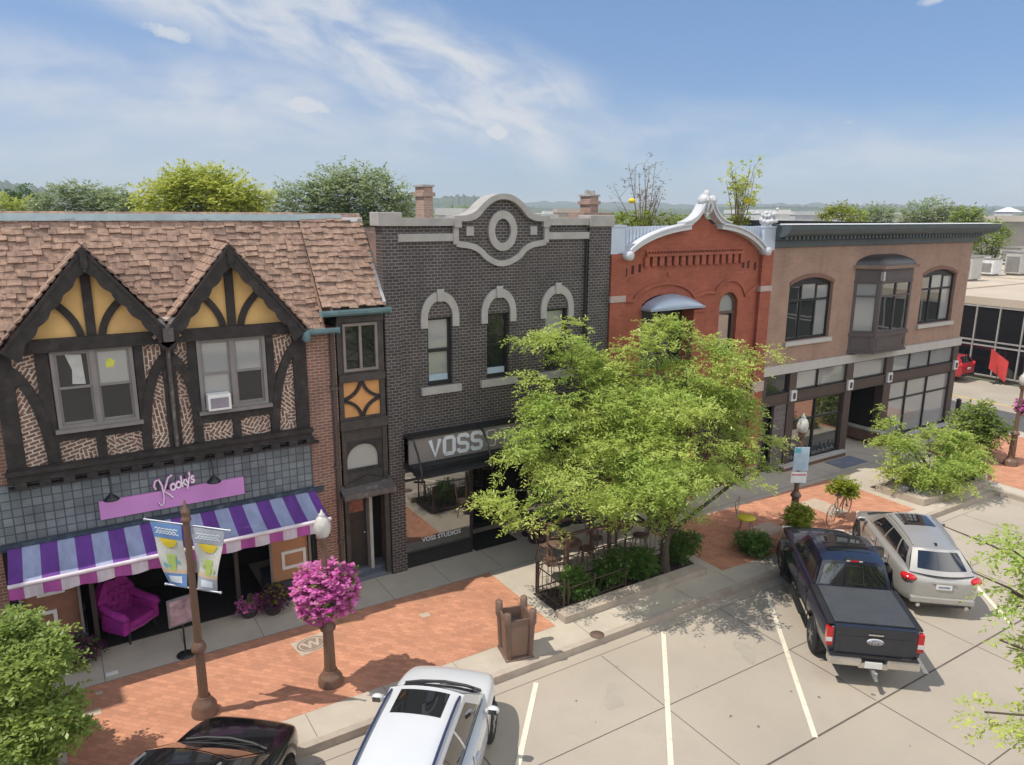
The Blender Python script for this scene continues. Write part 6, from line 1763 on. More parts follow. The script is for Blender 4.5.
# two small locusts of the right bed
D2 = (Vector((24.6,-3.9,1.5))-Vector((CX,CY,CZ))).dot(FW)
L2 = [(884,412,9,.2),(892,424,14,.2),(905,442,24,0),(928,440,22,.4),(950,448,24,.5),(898,462,18,-.3),(925,466,28,-.5),(955,466,26,0),(940,484,20,-.4),(920,484,12,-.5),(970,482,16,.3),(880,440,10,0)]
bough_tree('small locust tree over the boulders of the right bed', (24.4,-3.75,.02), .7, .07, px_lobes(L2, D2, .95), LOC, 20000, .115, 8, k=8, group='small trees of the right bed')
L3 = [(980,412,13,0),(968,424,18,.2),(992,428,14,-.2),(975,440,16,0),(955,440,12,.3)]
tree('second small tree at the street corner, right of the bed', (28.9,-1.9,.01), .8, .06, px_lobes(L3, D2+3.2, 1.0), MIDL, 7000, .14, 9, per=10, aspect=.45, flat=.75, twig=.32, hollow=.15, group='small trees of the right bed')
# left foreground tree
D4 = (Vector((-1.9,-3.6,2.0))-Vector((CX,CY,CZ))).dot(FW)
L4 = [(18,638,34,0),(-20,650,50,.2),(40,650,30,-.3),(10,680,50,-.5),(45,690,26,-.2),(-30,700,60,.3),(20,730,50,-.6),(48,668,22,.4),(-10,770,60,-.4),(32,770,34,-.4),(-60,660,50,.6),(-70,740,60,0)]
bough_tree('dense green tree growing at the left photo edge by the brick walk', (-1.9,-3.6,.01), .9, .09, px_lobes(L4, D4, .84), MIDL, 90000, .08, 12, k=16, per=10, aspect=.5, flat=.5, twig=.28, hollow=.1, droop=.25)
# right foreground tree with hanging sprays, standing in the lot's island outside the photo
L5 = [(1010,548,22,0),(1044,540,28,.3),(1012,592,16,.1),(1050,590,26,.2),(1000,640,8,0),(1040,640,24,.3),(985,712,13,-.3),(1003,722,14,-.2),(1034,735,14,0),(1060,720,40,.3),(1120,600,90,.6),(1180,500,110,1.0),(1200,660,110,.6),(1030,565,16,.2),(993,560,7,.0),(1016,528,8,.0),(972,712,5,-.3),(1020,610,10,0),(1080,560,50,.5)]
lb5 = px_lobes(L5, 9.2, 1.0)
bx5 = at_depth(1290, 700, 9.8)
tree('locust branches hanging into the photo at the right edge over the lot', (bx5.x, bx5.y, -.15), 2.2, .12, lb5, LOC, 30000, .085, 14, per=14, aspect=.36, flat=.6, twig=.28, hollow=.1, droop=.5, nb=7)

# shrubs of the tree bed
def shrub(label, c, r, h, m, n, seed, size=.07, name='shrub', group=None, cat='shrub', stems=True, fl=1.0, **k):
    t = thing(name, label, cat, c, None, group)
    rn = random.Random(seed); lo = []; rr = []
    for i in range(9):
        a = rn.uniform(0,6.28); q = r*.55*rn.random()**.5; z = c[2]+h*rn.uniform(.3,.75)
        lo.append((c[0]+q*math.cos(a), c[1]+q*math.sin(a), z)); rr.append(r*rn.uniform(.42,.6))
    if stems:
        g = MB()
        for l in lo[:6]: g.tube([(c[0]+rn.uniform(-.05,.05), c[1]+rn.uniform(-.05,.05), c[2]), Vector(c).lerp(Vector(l),.5)+Vector((0,0,.05)), l], [.018,.012,.006], 5)
        part('stem', g, BARK, t)
    leaf_cloud('foliage', lo, rr, m, t, n, size=size, seed=seed, per=8, twig=.16, hollow=.3, flat=h/r*.6 if fl else .8, aspect=.55, **k)
    return t
gS = 'shrubs of the tree bed'
shrub('round green shrub at the front left corner of the tree bed', (9.85,-3.42,.02), .40, .78, DKL, 3600, 31, group=gS)
shrub('green shrub second from the left in the tree bed', (11.05,-3.35,.02), .45, .85, DKL, 4200, 32, group=gS)
shrub('green shrub left of the locust trunk in the tree bed', (11.9,-3.45,.02), .42, .85, DKL, 3800, 33, group=gS)
shrub('dark shrub right of the locust trunk in the tree bed', (13.25,-3.45,.02), .48, .9, DKL, 4200, 34, group=gS)
shrub('low green clump on the brick paving left of the pickup', (15.45,-4.0,.01), .42, .55, DKL, 3400, 35, size=.085)
shrub('purple-leaved shrub at the right end of the rocky bed', (26.9,-3.9,.02), .5, .6, PURL, 2600, 37)
shrub('low green shrub behind the purple one in the rocky bed', (27.2,-2.9,.02), .5, .45, MIDL, 2200, 38)
shrub('low bright clump under the corner tree', (28.6,-2.6,.01), .5, .35, YGL, 1800, 39)
# dark purple flowers in pots under the awning
def pot_plant(label, x, y, r, h, m, n, seed, potm, z=0.0, ph=.35, pr=.2, m2=None, size=.06, name='potted_plant', group=None):
    t = thing(name, label, 'potted plant', (x,y,z), None, group)
    g = MB(); g.lathe([(pr*.72,z),(pr*.8,z+.03),(pr,z+ph*.85),(pr*1.1,z+ph*.86),(pr*1.1,z+ph),(pr*.9,z+ph),(pr*.85,z+ph-.05),(.0,z+ph-.06)], (x,y,0), 20); part('pot', g, potm, t)
    rn = random.Random(seed); lo = []; rr = []
    for i in range(8):
        a = rn.uniform(0,6.28); q = r*.5*rn.random()**.5; lo.append((x+q*math.cos(a), y+q*math.sin(a), z+ph+h*rn.uniform(.15,.7))); rr.append(r*rn.uniform(.4,.6))
    leaf_cloud('foliage', lo, rr, m, t, n, size=size, seed=seed, per=8, twig=.18, hollow=.2, flat=.8, aspect=.5, droop=.4)
    if m2: leaf_cloud('blossom', lo, [q*1.08 for q in rr], m2, t, n//4, size=size*.9, seed=seed+1, per=4, twig=.08, hollow=.75, flat=.8, aspect=.9)
    return t
POT = mat('dark_pot', (.05,.045,.045), .7); CPOT = mat('concrete_pot', (.33,.31,.28), .9, var=.15, scale=6)
pot_plant('dark purple petunias in a pot on the walk by the left display box', -.35, -.32, .42, .35, PURL, 2200, 41, POT, ph=.25, m2=DKL)
pot_plant('magenta and green plant in a dark pot before the right display box', 3.55, -.35, .38, .42, PURL, 1500, 42, POT, ph=.25, m2=YGL)
pot_plant('small pink petunias in a pot at the right display corner', 3.05, -.2, .22, .25, PETL, 700, 43, POT, ph=.22, m2=DKL)
pot_plant('yellow-green plant in a tall round concrete pot beside the pickup nose', at_z(798,549,0).x, at_z(798,549,0).y, .42, .60, YGL, 3600, 44, CPOT, ph=.62, pr=.30, size=.085)
pot_plant('pink and white flower pot in the doorway shade beside the mat', 10.75, -.35, .35, .35, PURL, 1500, 46, POT, ph=.3, m2=PETL)
# plant carried by the bicycle
shrub('yellow-green plant filling the basket of the tan bicycle', (at_z(838,521,0).x+.1,at_z(838,521,0).y+.05,.82), .38, .55, YGL, 2400, 45, size=.085, name='basket_plant', cat='plant', stems=False)
# the big petunia ball round the lamp post
def flower_ball(label, c, r, n, seed):
    t = thing('flower_ball', label, 'flowers', (c[0],c[1],c[2]-r*1.05), None, 'petunia baskets on lamp posts')
    g = MB(); g.lathe([(.12,c[2]-r*.55),(.3,c[2]-r*.35),(.34,c[2]-.05),(.1,c[2]-.04)], (c[0],c[1],0), 18); part('basket', g, TRIM, t)
    rn = random.Random(seed); lo = []; rr = []
    for i in range(26):
        d = Vector((rn.gauss(0,1),rn.gauss(0,1),rn.gauss(0,1))).normalized()*r*.52
        lo.append((c[0]+d.x, c[1]+d.y, c[2]+d.z*1.02)); rr.append(r*rn.uniform(.36,.5))
    leaf_cloud('foliage', lo, [q*1.03 for q in rr], MIDL, t, n//3, size=.07, seed=seed, per=6, twig=.12, hollow=.2, flat=1, aspect=.5)
    leaf_cloud('blossom', lo, rr, PETL, t, n, size=.085, seed=seed+5, per=4, twig=.05, hollow=.72, flat=1, aspect=1.0, droop=.1, tone_amp=.3)
flower_ball('big ball of pink petunias on the lamp post right of the banner pole', (3.82,-3.57,1.98), .64, 5200, 51)
flower_ball('pink petunia basket on the far corner lamp at the right photo edge', (29.75,-4.10,2.2), .42, 1500, 52)

# ---- rooftop shrubs behind the red crest
def wispy(label, px, py, d, h, seed, m, n, rad, dry=True):
    b = at_depth(px, py, d); b.z = 7.8
    t = thing('roof_shrub', label, 'roof plant', tuple(b), None, 'plants on the red building roof')
    g = MB(); rn = random.Random(seed); tips = []
    for i in range(16):
        a = rn.uniform(0,6.28); q = rad*rn.uniform(.2,1.0)
        tip = b+Vector((q*math.cos(a), q*math.sin(a), h*rn.uniform(.55,1.0)))
        mid = b.lerp(tip,.5)+Vector((rn.uniform(-.1,.1),rn.uniform(-.1,.1),.15))
        g.tube([b, mid, tip], [.022,.014,.006], 5)
        for k in range(3):
            s = mid.lerp(tip, rn.random()); e = s+Vector((rn.uniform(-.3,.3),rn.uniform(-.3,.3),rn.uniform(.1,.4))); g.tube([s,e],[.007,.004],4); tips.append(e)
        tips.append(tip)
    part('stem', g, mat('dry_stem', (.20,.15,.10), .9), t)
    g = MB(); g.lathe([(.28,b.z),(.34,b.z+.5),(.30,b.z+.52),(.0,b.z+.48)], (b.x,b.y,0), 18); part('pot', g, CPOT, t)
    return t, b, tips
t, b, tips = wispy('dry wispy plant with a yellow bloom on the roof left of the crest', 642, 222, 24.0, 2.95, 61, BRNL, 500, 1.0)
leaf_cloud('dry_foliage', [tuple(p) for p in tips], [.16]*len(tips), BRNL, t, 600, size=.08, seed=61, per=4, twig=.1)
lo = [(b.x+dx, b.y+dy, 8.72+dz) for dx,dy,dz in ((-.5,.1,.05),(-.2,-.2,.12),(.2,.1,.0),(.5,-.1,.05),(.85,-.3,.0),(1.2,-.4,-.05),(-.7,.3,0))]
leaf_cloud('foliage', lo, [.34]*len(lo), YGL, t, 3200, size=.10, seed=62, per=8, twig=.2, flat=.8)
g = MB(); g.ball((b.x-.72,b.y-.3,9.36), .12, 1, 1, .7, sub=2, jit=.12, rn=rnd); part('bloom', g, mat('yellow_bloom', (.75,.60,.03), .6), t)
t, b, tips = wispy('leafy plant with a yellow bloom on the roof right of the crest', 737, 222, 26.0, 2.9, 63, GLD, 500, .85)
leaf_cloud('foliage', [tuple(p) for p in tips], [.17]*len(tips), GLD, t, 900, size=.13, seed=64, per=5, twig=.14, aspect=.6)
leaf_cloud('low_foliage', [(b.x+.1*k-.3, b.y, 8.75) for k in range(7)], [.26]*7, YGL, t, 900, size=.1, seed=65, per=6, twig=.15)
g = MB(); g.ball((b.x-.12,b.y-.5,9.42), .15, 1, 1, .7, sub=2, jit=.12, rn=rnd); part('bloom', g, mat('yellow_bloom', (.75,.60,.03), .6), t)

# ---- trees behind the buildings
def bg_tree(label, d, L, m, n, size, seed, grp='trees behind the tiled roof', **k):
    lb = px_lobes(L, d); cx_ = sum(l[0] for l in lb)/len(lb); cy_ = sum(l[1] for l in lb)/len(lb)
    low = []
    for (x,y,z,r) in lb[:3]: low.append((x*.6+cx_*.4, y*.6+cy_*.4+.5, max(3.0,z-2.6), r*1.1))
    zt = max(2.0, min(l[2] for l in lb)-3.0)
    return tree(label, (cx_, cy_, -.16), min(4.0, zt), .30, lb+low, m, n, size, seed, group=grp, per=8, aspect=.5, twig=.9, hollow=.25, flat=.8, **k)
bg_tree('golden-green round tree behind the middle of the tiled roof', 44, [(165,200,22,0),(200,192,26,.5),(230,195,24,0),(185,185,18,0),(215,182,14,0),(250,203,16,.5),(152,208,14,.5),(200,208,34,2),(240,212,20,1)], GLD, 26000, .26, 71)
bg_tree('grey-green broad tree behind the right end of the tiled roof', 50, [(300,200,24,0),(330,190,24,.5),(360,188,24,0),(385,196,22,0),(345,180,15,.3),(375,182,14,.2),(402,206,16,.5),(285,205,16,1),(340,207,36,2),(385,212,24,1.5)], GRL, 24000, .25, 72)
bg_tree('hazy green tree far left behind the tiled roof', 75, [(60,200,16,0),(90,200,18,.5),(118,203,18,0),(45,207,14,1),(75,192,10,0),(100,210,22,2),(132,208,14,1)], GRL, 14000, .36, 73)
bg_tree('bright olive tree at the far left photo edge behind the roof', 95, [(10,205,12,0),(-15,200,16,1),(30,208,12,1),(5,213,14,2),(-40,205,20,2)], GLD, 7000, .45, 74)
bg_tree('slender conifer-like dark tree on the far left hillside', 130, [(26,190,5,0),(26,198,7,0),(40,199,6,1),(12,196,8,1),(14,204,9,2)], DKL, 3500, .5, 75)
gR = 'trees beyond the brown building'
bg_tree('yellow-green tree beyond the brown building cornice, left one', 75, [(838,213,9,0),(852,216,9,1),(828,217,7,1)], YGL, 4500, .30, 76, grp=gR)
bg_tree('green tree beyond the cornice, middle one', 85, [(868,215,9,0),(884,213,8,.5),(880,219,9,1)], GRL, 4500, .34, 77, grp=gR)
bg_tree('olive tree beyond the cornice near the mast', 90, [(918,212,11,0),(935,210,12,.5),(950,214,10,0),(930,220,14,1),(908,219,9,1)], GRL, 7000, .36, 78, grp=gR)
bg_tree('dark green bush-like tree beside the hipped roof', 80, [(970,215,8,0),(962,220,8,.5),(976,222,7,.4)], MIDL, 3800, .32, 79, grp=gR)
bg_tree('sparse grey-green tree on the far edge of the flat tan roof', 72, [(988,236,7,0),(996,228,6,.4),(980,240,6,.3),(995,244,6,0),(1004,236,5,.5)], MIDL, 3600, .28, 80, grp=gR)
bg_tree('far green tree between the two chimneys', 160, [(462,212,8,0),(450,214,7,1),(472,215,7,1)], GRL, 2500, .6, 81, grp=gR)
# far-off woods that read as one mass
g_ = np.random.default_rng(3); lo = []; rr = []
for k in range(420):
    a = R(-6+78*g_.random()); d = 240+620*g_.random()**.8; lo.append((CX+math.sin(a)*d, CY+math.cos(a)*d, 2.2+2.2*g_.random())); rr.append(4.0+3.5*g_.random())
o = leaf_cloud('distant_trees', lo, rr, GRL, None, 60000, size=1.5, seed=90, per=6, twig=2.0, aspect=.7, origin=(0,0,-2000), flat=.75); o['kind'] = 'stuff'
# ================================================================== buildings behind and beyond
ROOFT = mat('tan_roof', (.47,.40,.31), .95, var=.10, scale=.25, dirt=((.33,.29,.24),.3,.4))
gb = thing('glass_front_building', 'low flat-roofed building with dark glass front and tan roof across the side street', 'building', (48, 8, -.15))
g = MB(); g.box(45.1,100,-22,60,-.15,4.2); part('wall', g, mat('tan_wall', (.36,.31,.25), .9, var=.1), gb) 
g = MB(); g.box(45.3,99.8,-21.8,59.8,4.2,4.26); g.box(45.0,45.4,-22.1,60.1,4.0,4.44); g.box(45.4,100,59.7,60.1,4.2,4.44)
for yy in (9.0,16,24,33): g.box(46,99,yy,yy+.16,4.26,4.34)
for xx in (62,80): g.box(xx,xx+.2,-20,58,4.262,4.345)
rf = part('roof', g, ROOFT, gb)
g = MB(); g.box(45.02,45.08,-22,60,.05,3.95); part('glazing', g, glass_mat('dark_front_glass', (.010,.013,.016), .12, .04), gb)
g = MB()
k = -22
while k < 60.1: g.box(44.93,45.07,k-.035,k+.035,0,4.0); k += 1.245
for z in (.03, 1.72, 1.98, 3.93): g.box(44.95,45.06,-22,60,z-.04,z+.04)
part('mullion', g, mat('pale_mullion', (.34,.33,.31), .5), gb)
HV = mat('hvac_metal', (.44,.43,.39), .6, var=.1); HVW = mat('hvac_white', (.66,.66,.64), .6)
def hvac(label, x, y, a, b, h, m=HV, z=4.26):
    t = thing('roof_unit', label, 'roof unit', (x,y,z), None, 'ventilation units on the flat roofs')
    g = MB(); g.bbox(x-a,x+a,y-b,y+b,z+.15,z+h,.04); part('casing', g, m, t)
    g = MB(); g.box(x-a-.02,x-a+.0,y-b*.8,y+b*.8,z+.3,z+h-.3); g.box(x-a*1.05,x+a*1.05,y-b*1.05,y+b*1.05,z+h,z+h+.05); g.box(x-a*.8,x+a*.8,y-b*.8,y+b*.8,z,z+.15); part('louvre', g, mat('hvac_dark', (.22,.21,.19), .7), t)
hvac('tall grey-tan ventilation unit nearest the cornice end', 57.5, 12.6, .7, .75, 1.7)
hvac('white slant-topped ventilation box behind the grey-tan one', 64, 14.2, .7, .7, 1.3, HVW)
hvac('second grey-tan ventilation unit at the roof middle', 66.5, 13.2, .8, .6, 1.8)
hvac('small white ventilation box far back on the tan roof', 74, 20, .8, .8, 1.0, HVW)
hvac('low pale ventilation box left at the back of the tan roof', 78, 25.5, 1.4, 1.0, .9, HVW)
hvac('long tan roof box at the far right of the roof', 88, 22.5, 2.5, 1.0, 1.4)
def block(label, px0, px1, pt, d, depth, col, zb=-.16, roofcol=None, hip=False, band=None, name='distant_building', grp='far town buildings', wins=0):
    a = at_depth(px0, pt, d); b = at_depth(px1, pt, d); zt = (a.z+b.z)/2
    u = Vector((b.x-a.x, b.y-a.y, 0)); L = u.length; u /= L; v = Vector((-u.y, u.x, 0))
    t = thing(name, label, 'building', (a.x, a.y, zb), math.atan2(u.y,u.x), grp)
    h = zt-zb
    g = MB(); g.box(0,L,0,depth,0,h); part('wall', g, mat('far_wall_%d' % (int(px0)), col, .9, var=.12, scale=.4), t)
    g = MB(); rc = mat('far_roof_%d' % (int(px0)), roofcol or mul(col,1.15), .9, var=.1, scale=.3)
    if hip:
        e = hip; g.add([(-.4,-.4,h),(L+.4,-.4,h),(L+.4,depth+.4,h),(-.4,depth+.4,h),(L*.3,depth/2,h+e),(L*.7,depth/2,h+e)], [(0,1,5,4),(1,2,5),(2,3,4,5),(3,0,4),(3,2,1,0)])
    else:
        g.box(-.1,L+.1,-.1,.25,h-.3,h+.35); g.box(-.1,.25,.25,depth,h-.3,h+.35); g.box(L-.25,L+.1,.25,depth,h-.3,h+.35); g.box(.25,L-.25,.25,depth,h+.01,h+.06)
    part('roof', g, rc, t)
    if wins:
        g = MB()
        for i in range(wins): g.box(L*(i+.3)/wins,L*(i+.7)/wins,-.05,-.0,h*.55,h*.82)
        part('window', g, GLASS, t)
    return t
block('wide pale parapet block between the left chimney and the curved parapet', 436, 462, 212, 70, 12, (.5,.5,.47), wins=4)
block('far tan block seen just left of the right chimney', 558, 582, 211, 120, 14, (.42,.36,.29), wins=3)
block('low white shed roofs left of the right chimney', 545, 560, 213, 150, 14, (.6,.6,.58))
block('white far building just right of the white urn', 762, 790, 212, 110, 20, (.55,.56,.55), wins=5)
block('second white far building behind the brown cornice', 795, 828, 213.5, 130, 22, (.5,.5,.49), wins=4)
block('pale long far building near the cornice middle', 862, 905, 214, 170, 25, (.52,.52,.5), wins=5)
block('tan building with a wide grey hipped roof at the right skyline', 958, 1003, 222, 105, 16, (.34,.29,.22), hip=2.3, roofcol=(.20,.185,.16), wins=4)
block('grey block with pale fascia at the right photo edge', 1001, 1060, 219, 84, 20, (.24,.225,.20), roofcol=(.52,.47,.40), wins=0)
block('tan low block behind the flat tan roof', 975, 1000, 240, 92, 10, (.40,.34,.27), wins=3)
block('dark peaked house at the far left skyline', 8, 20, 213, 110, 8, (.12,.11,.11), hip=1.6, roofcol=(.05,.05,.055))
block('far white house at the right skyline', 1012, 1022, 212, 320, 12, (.6,.6,.6), hip=2)
g = MB(); p = at_depth(953, 200, 260); g.tube([(p.x,p.y,-.16),(p.x,p.y,p.z)], [.3,.12], 6); g.box(p.x-.9,p.x+.9,p.y-.05,p.y+.05,p.z-2.2,p.z-2.0)
solo('radio_mast', g, STEEL, 'thin radio mast on the skyline above the brown cornice', 'mast', (p.x,p.y,-.16))
# the taller neighbour left of the picture: its shadow falls on the walk
nb = thing('neighbour_building', 'tall brick building just left of the photo, casting shade on the walk', 'building', (-14, 0, 0))
g = MB(); g.box(-22,-6.9,0,14,0,12.9); part('wall', g, BRICK_P, nb)
g = MB(); g.box(-22.1,-6.85,-.12,14.1,12.9,13.1); part('cornice', g, LIME, nb)
g = MB()
for i in range(5):
    for z in (4.6,8.4): g.box(-20.8+i*2.8,-19.4+i*2.8,-.05,-.01,z,z+2)
part('window', g, GLASS, nb)
# the other side of the lot, mirrored in the shop windows
ob = thing('opposite_building', 'long tan brick building on the other side of the lot', 'building', (15, -50, -.15))
g = MB(); g.box(-25,60,-62,-50,-.15,7.5); part('wall', g, mat('opp_wall', (.33,.24,.17), .9, var=.2), ob)
g = MB(); g.box(-25.2,60.2,-62.2,-49.8,7.5,7.9); part('cornice', g, LIME, ob)
g = MB()
for i in range(20):
    g.box(-23+i*4,-20.6+i*4,-49.99,-49.93,.6,2.8); g.box(-23+i*4,-20.6+i*4,-49.99,-49.93,4.2,6.2)
part('window', g, GLASS, ob)
rn = random.Random(8)
for i, (x, y) in enumerate(((6,-31),(20,-33),(33,-30),(44,-27),(56,-31),(70,-28))):
    lb = [(x+rn.uniform(-2.2,2.2), y+rn.uniform(-2.2,2.2), rn.uniform(3.5,7), rn.uniform(1.2,1.9)) for _ in range(10)]
    tree(['first','second','third','fourth','fifth','sixth'][i]+' tree from the left in the row behind the camera', (x,y,-.15), 2.5, .16, lb, MIDL, 6000, .28, 95+i, group='trees behind the camera', per=8, aspect=.5, twig=.6)

# the far town: small pale roofs in the haze, alike at this distance
rn = random.Random(21)
far = block('tiny pale flat-roofed building on the far hazy skyline', 776, 786, 215.5, 240, 12, (.50,.49,.46), grp='tiny far skyline roofs')
for (px, d, sc_) in ((838,300,1.1),(848,260,.8),(898,330,1.2),(912,280,.7),(925,360,1.3),(940,300,.9),(792,380,1.5),(812,340,.9),(478,300,1.0),(530,340,1.2),(548,280,.8),(568,380,1.4),(600,320,1.0),(1015,300,1.0)):
    p = at_depth(px, 216, d); o = dup(far, (p.x, p.y, -.16), rn.uniform(0,3)); o.scale = (sc_, sc_, rn.uniform(.85,1.02))
# ================================================================== daylight
SUNV = Vector((-.55,.155,1.0)).normalized()
EL = math.asin(SUNV.z); AZ = math.atan2(SUNV.x, SUNV.y)
SUN_E, SKY_S, EXPO = 3.3, .104, .41
sd_ = bpy.data.lights.new('sun', 'SUN'); so_ = bpy.data.objects.new('sun', sd_); COL.objects.link(so_)
sd_.energy = SUN_E; sd_.angle = R(.5); sd_.color = (1,.92,.80)
so_.rotation_euler = SUNV.to_track_quat('Z','Y').to_euler()
w = bpy.data.worlds.new('World'); SC.world = w; w.use_nodes = True; nt = w.node_tree
bg = nt.nodes['Background']; bg.inputs['Strength'].default_value = SKY_S
sky = nd(nt, 'ShaderNodeTexSky', sky_type='NISHITA'); sky.sun_disc = False
sky.sun_elevation = EL; sky.sun_rotation = AZ; sky.altitude = 200; sky.air_density = 1.0; sky.dust_density = .0; sky.ozone_density = 3.0
tc = nd(nt, 'ShaderNodeTexCoord'); nrm = nd(nt, 'ShaderNodeVectorMath', operation='NORMALIZE'); lnk(nt, tc.outputs['Generated'], nrm.inputs[0])
DIR = nrm.outputs[0]
def dot(v):
    n = nd(nt, 'ShaderNodeVectorMath', operation='DOT_PRODUCT'); lnk(nt, DIR, n.inputs[0]); n.inputs[1].default_value = v; return n.outputs['Value']
def mth(op, a, b=None, c=None, clamp=False):
    n = nd(nt, 'ShaderNodeMath', operation=op); n.use_clamp = clamp
    for i, x in enumerate((a,b,c)):
        if x is None: continue
        if isinstance(x, (int,float)): n.inputs[i].default_value = x
        else: lnk(nt, x, n.inputs[i])
    return n.outputs[0]
def rng(x, a, b, c, d, smooth=True):
    n = nd(nt, 'ShaderNodeMapRange', interpolation_type='SMOOTHSTEP' if smooth else 'LINEAR'); lnk(nt, x, n.inputs[0])
    for i, q in enumerate((a,b,c,d)): n.inputs[i+1].default_value = q
    return n.outputs[0]
def noise_of(scale_vec, scale, detail=6, rough=.6, rot=None, dist=0.0):
    mp = nd(nt, 'ShaderNodeMapping'); mp.inputs['Scale'].default_value = scale_vec
    if rot: mp.inputs['Rotation'].default_value = rot
    lnk(nt, DIR, mp.inputs['Vector'])
    n = nd(nt, 'ShaderNodeTexNoise', i_Scale=scale, i_Detail=float(detail), i_Roughness=rough); n.inputs['Distortion'].default_value = dist
    lnk(nt, mp.outputs[0], n.inputs['Vector']); return n.outputs['Fac']
def rd(px, py): return ray(px, py).normalized()
def frame(a, b):
    "axis frame along the cloud streak from direction a to b"
    n = a.cross(b).normalized(); t = (b-a).normalized(); return n, t
def streak(a, b, half, soft, mid_amp, rot_noise, scale=3.0):
    n, t = frame(a, b)
    d = mth('ABSOLUTE', dot(n)); band = rng(d, half, half+soft, 1.0, 0.0)
    # noise stretched along the streak: coordinates (along*small, across*large)
    al = dot(t); ac = dot(n); up = dot(n.cross(t))
    cb = nd(nt, 'ShaderNodeCombineXYZ'); lnk(nt, mth('MULTIPLY', al, 3.4), cb.inputs[0]); lnk(nt, mth('MULTIPLY', ac, 8.0), cb.inputs[1]); lnk(nt, mth('MULTIPLY', up, 2.0), cb.inputs[2])
    nz = nd(nt, 'ShaderNodeTexNoise', i_Scale=scale, i_Detail=8.0, i_Roughness=.58); nz.inputs['Distortion'].default_value = .35
    lnk(nt, cb.outputs[0], nz.inputs['Vector'])
    return mth('MULTIPLY', band, rng(nz.outputs['Fac'], .30, .70, .16*mid_amp, mid_amp))
def fade(out, a, b, s0, s1):
    n, t = frame(a, b); return mth('MULTIPLY', out, rng(dot(t), s0, s1, 1.0, 0.0))
c1 = streak(rd(210,-20), rd(540,118), .030, .060, .85, 0)
n_, t_ = frame(rd(180,-10), rd(540,128)); e1 = t_.dot(rd(540,128)); e2 = t_.dot(rd(620,160))
c1 = mth('MULTIPLY', c1, rng(dot(t_), e1, e2, 1.0, 0.0))
c2 = streak(rd(-60,72), rd(420,118), .016, .055, .58, 0, 2.2)
c3 = streak(rd(300,140), rd(820,148), .015, .05, .30, 0, 2.6)
c4_ = streak(rd(500,120), rd(700,135), .008, .03, .25, 0, 3.0)
base = noise_of((1,1,3.2), 2.6, 7, .6, (0,0,.6), .5)
up = dot((0,0,1))
lowl = mth('MULTIPLY', rng(up, .0, .30, .44, 0.0), rng(base, .30, .62, .45, 1.0))
leftw = rng(dot(tuple(RT0)), -.45, .25, 1.0, .30)
low = mth('MULTIPLY', lowl, leftw)
tot = mth('MAXIMUM', mth('MAXIMUM', c1, c2), mth('MAXIMUM', c3, c4_)); tot = mth('ADD', tot, low, None, True)
# small puffs
pn = noise_of((1,1,1), 26, 6, .65)
for (px,py,r_,el,am) in ((166,31,.034,2.8,.75),(308,106,.042,3.4,.85),(500,132,.022,2.0,.9),(850,122,.013,2.2,.6),(935,0,.02,3,.6),(250,62,.02,3,.25)):
    c = rd(px,py); hx = RT.copy(); hy = UP.copy()
    dx = dot(tuple(hx)); dy = dot(tuple(hy))
    ax = mth('SUBTRACT', dx, hx.dot(c)); ay = mth('MULTIPLY', mth('SUBTRACT', dy, hy.dot(c)), el)
    dd = mth('SQRT', mth('ADD', mth('MULTIPLY', ax, ax), mth('MULTIPLY', ay, ay)))
    m_ = rng(mth('ADD', dd, mth('MULTIPLY', mth('SUBTRACT', pn, .5), r_*2.2)), r_*.3, r_*.95, am*1.05, 0.0)
    tot = mth('MAXIMUM', tot, m_)
tot = mth('MINIMUM', tot, .96)
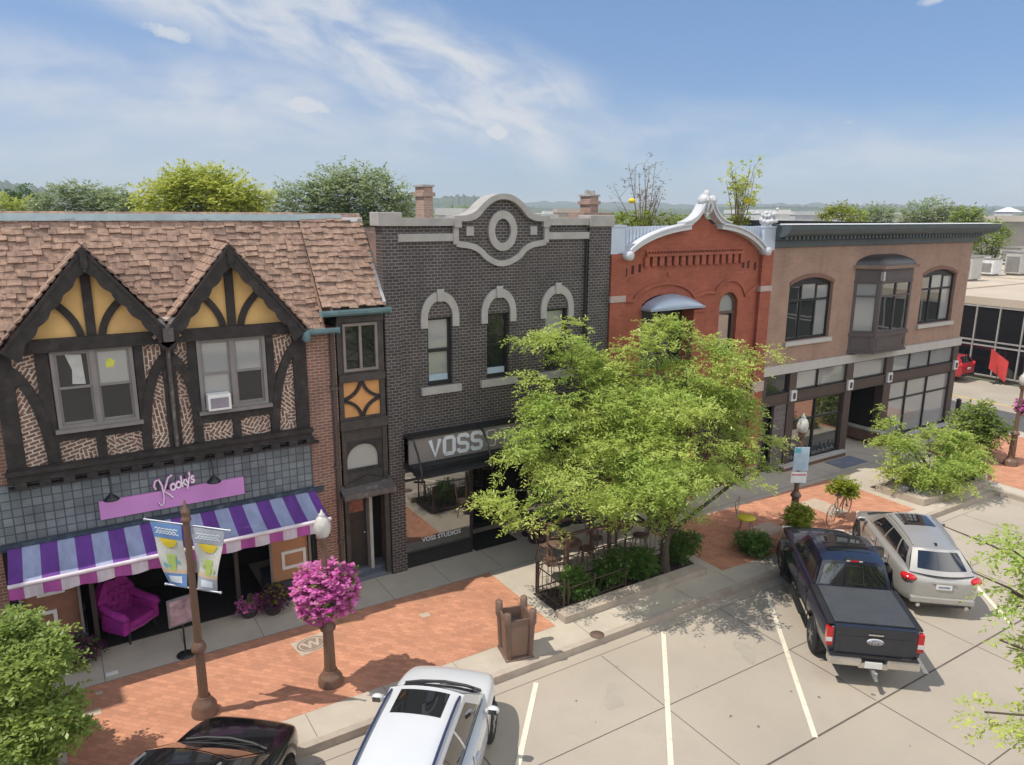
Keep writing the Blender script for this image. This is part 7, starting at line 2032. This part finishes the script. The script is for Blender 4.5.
# unseen bright cloud bank added behind the camera to fill the shaded facades
fill_bank = mth('MULTIPLY', rng(dot((.25,-.95,0)), .05, .6, 0.0, 1.0), rng(up, .05, .25, 0.0, 1.0))
fill_bank = mth('MULTIPLY', fill_bank, rng(noise_of((1,1,1.8), 2.2, 6, .6), .36, .52, 0.0, 1.0))
mx = nd(nt, 'ShaderNodeMix', data_type='RGBA'); lnk(nt, tot, mx.inputs[0]); lnk(nt, sky.outputs[0], mx.inputs[6]); mx.inputs[7].default_value = (5.3,5.45,5.7,1)
# gradient tint put into the sky colour: darker and bluer towards the horizon
lowt = nd(nt, 'ShaderNodeMix', data_type='RGBA'); lnk(nt, rng(up, .0, .42, 1.0, 0.0), lowt.inputs[0]); lowt.inputs[6].default_value = (.93,.98,1.03,1); lowt.inputs[7].default_value = (.40,.52,.72,1)
tint = nd(nt, 'ShaderNodeMix', data_type='RGBA', blend_type='MULTIPLY'); tint.inputs[0].default_value = 1
lnk(nt, sky.outputs[0], tint.inputs[6]); lnk(nt, lowt.outputs[2], tint.inputs[7]); lnk(nt, tint.outputs[2], mx.inputs[6])
mb_ = nd(nt, 'ShaderNodeMix', data_type='RGBA'); lnk(nt, fill_bank, mb_.inputs[0]); lnk(nt, mx.outputs[2], mb_.inputs[6]); mb_.inputs[7].default_value = (15,14.7,14.4,1)
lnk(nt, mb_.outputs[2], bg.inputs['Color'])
SC.view_settings.view_transform = 'Standard'; SC.view_settings.look = 'None'; SC.view_settings.gamma = 1; SC.view_settings.exposure = EXPO
SC.view_settings.use_curve_mapping = False
SC.cycles.max_bounces = 6; SC.cycles.diffuse_bounces = 3; SC.cycles.glossy_bounces = 3; SC.cycles.transmission_bounces = 4
SC.cycles.use_denoising = True
SC.cycles.sample_clamp_indirect = 6

# the summer air between here and the hills
g = MB(); g.box(-7000,7000,-7000,7000,-1.6,118)
hm = bpy.data.materials.new('haze'); hm.use_nodes = True; hn = hm.node_tree
for n in list(hn.nodes): hn.nodes.remove(n)
ho = nd(hn, 'ShaderNodeOutputMaterial'); hv = nd(hn, 'ShaderNodeVolumePrincipled')
hv.inputs['Color'].default_value = (.78,.86,.95,1); hv.inputs['Density'].default_value = .00022; hv.inputs['Anisotropy'].default_value = .0
lnk(hn, hv.outputs[0], ho.inputs['Volume'])
struct('haze', g, hm, 'stuff')
for o in list(bpy.data.objects):
    for k in ('_base', '_local'):
        if k in o: del o[k]
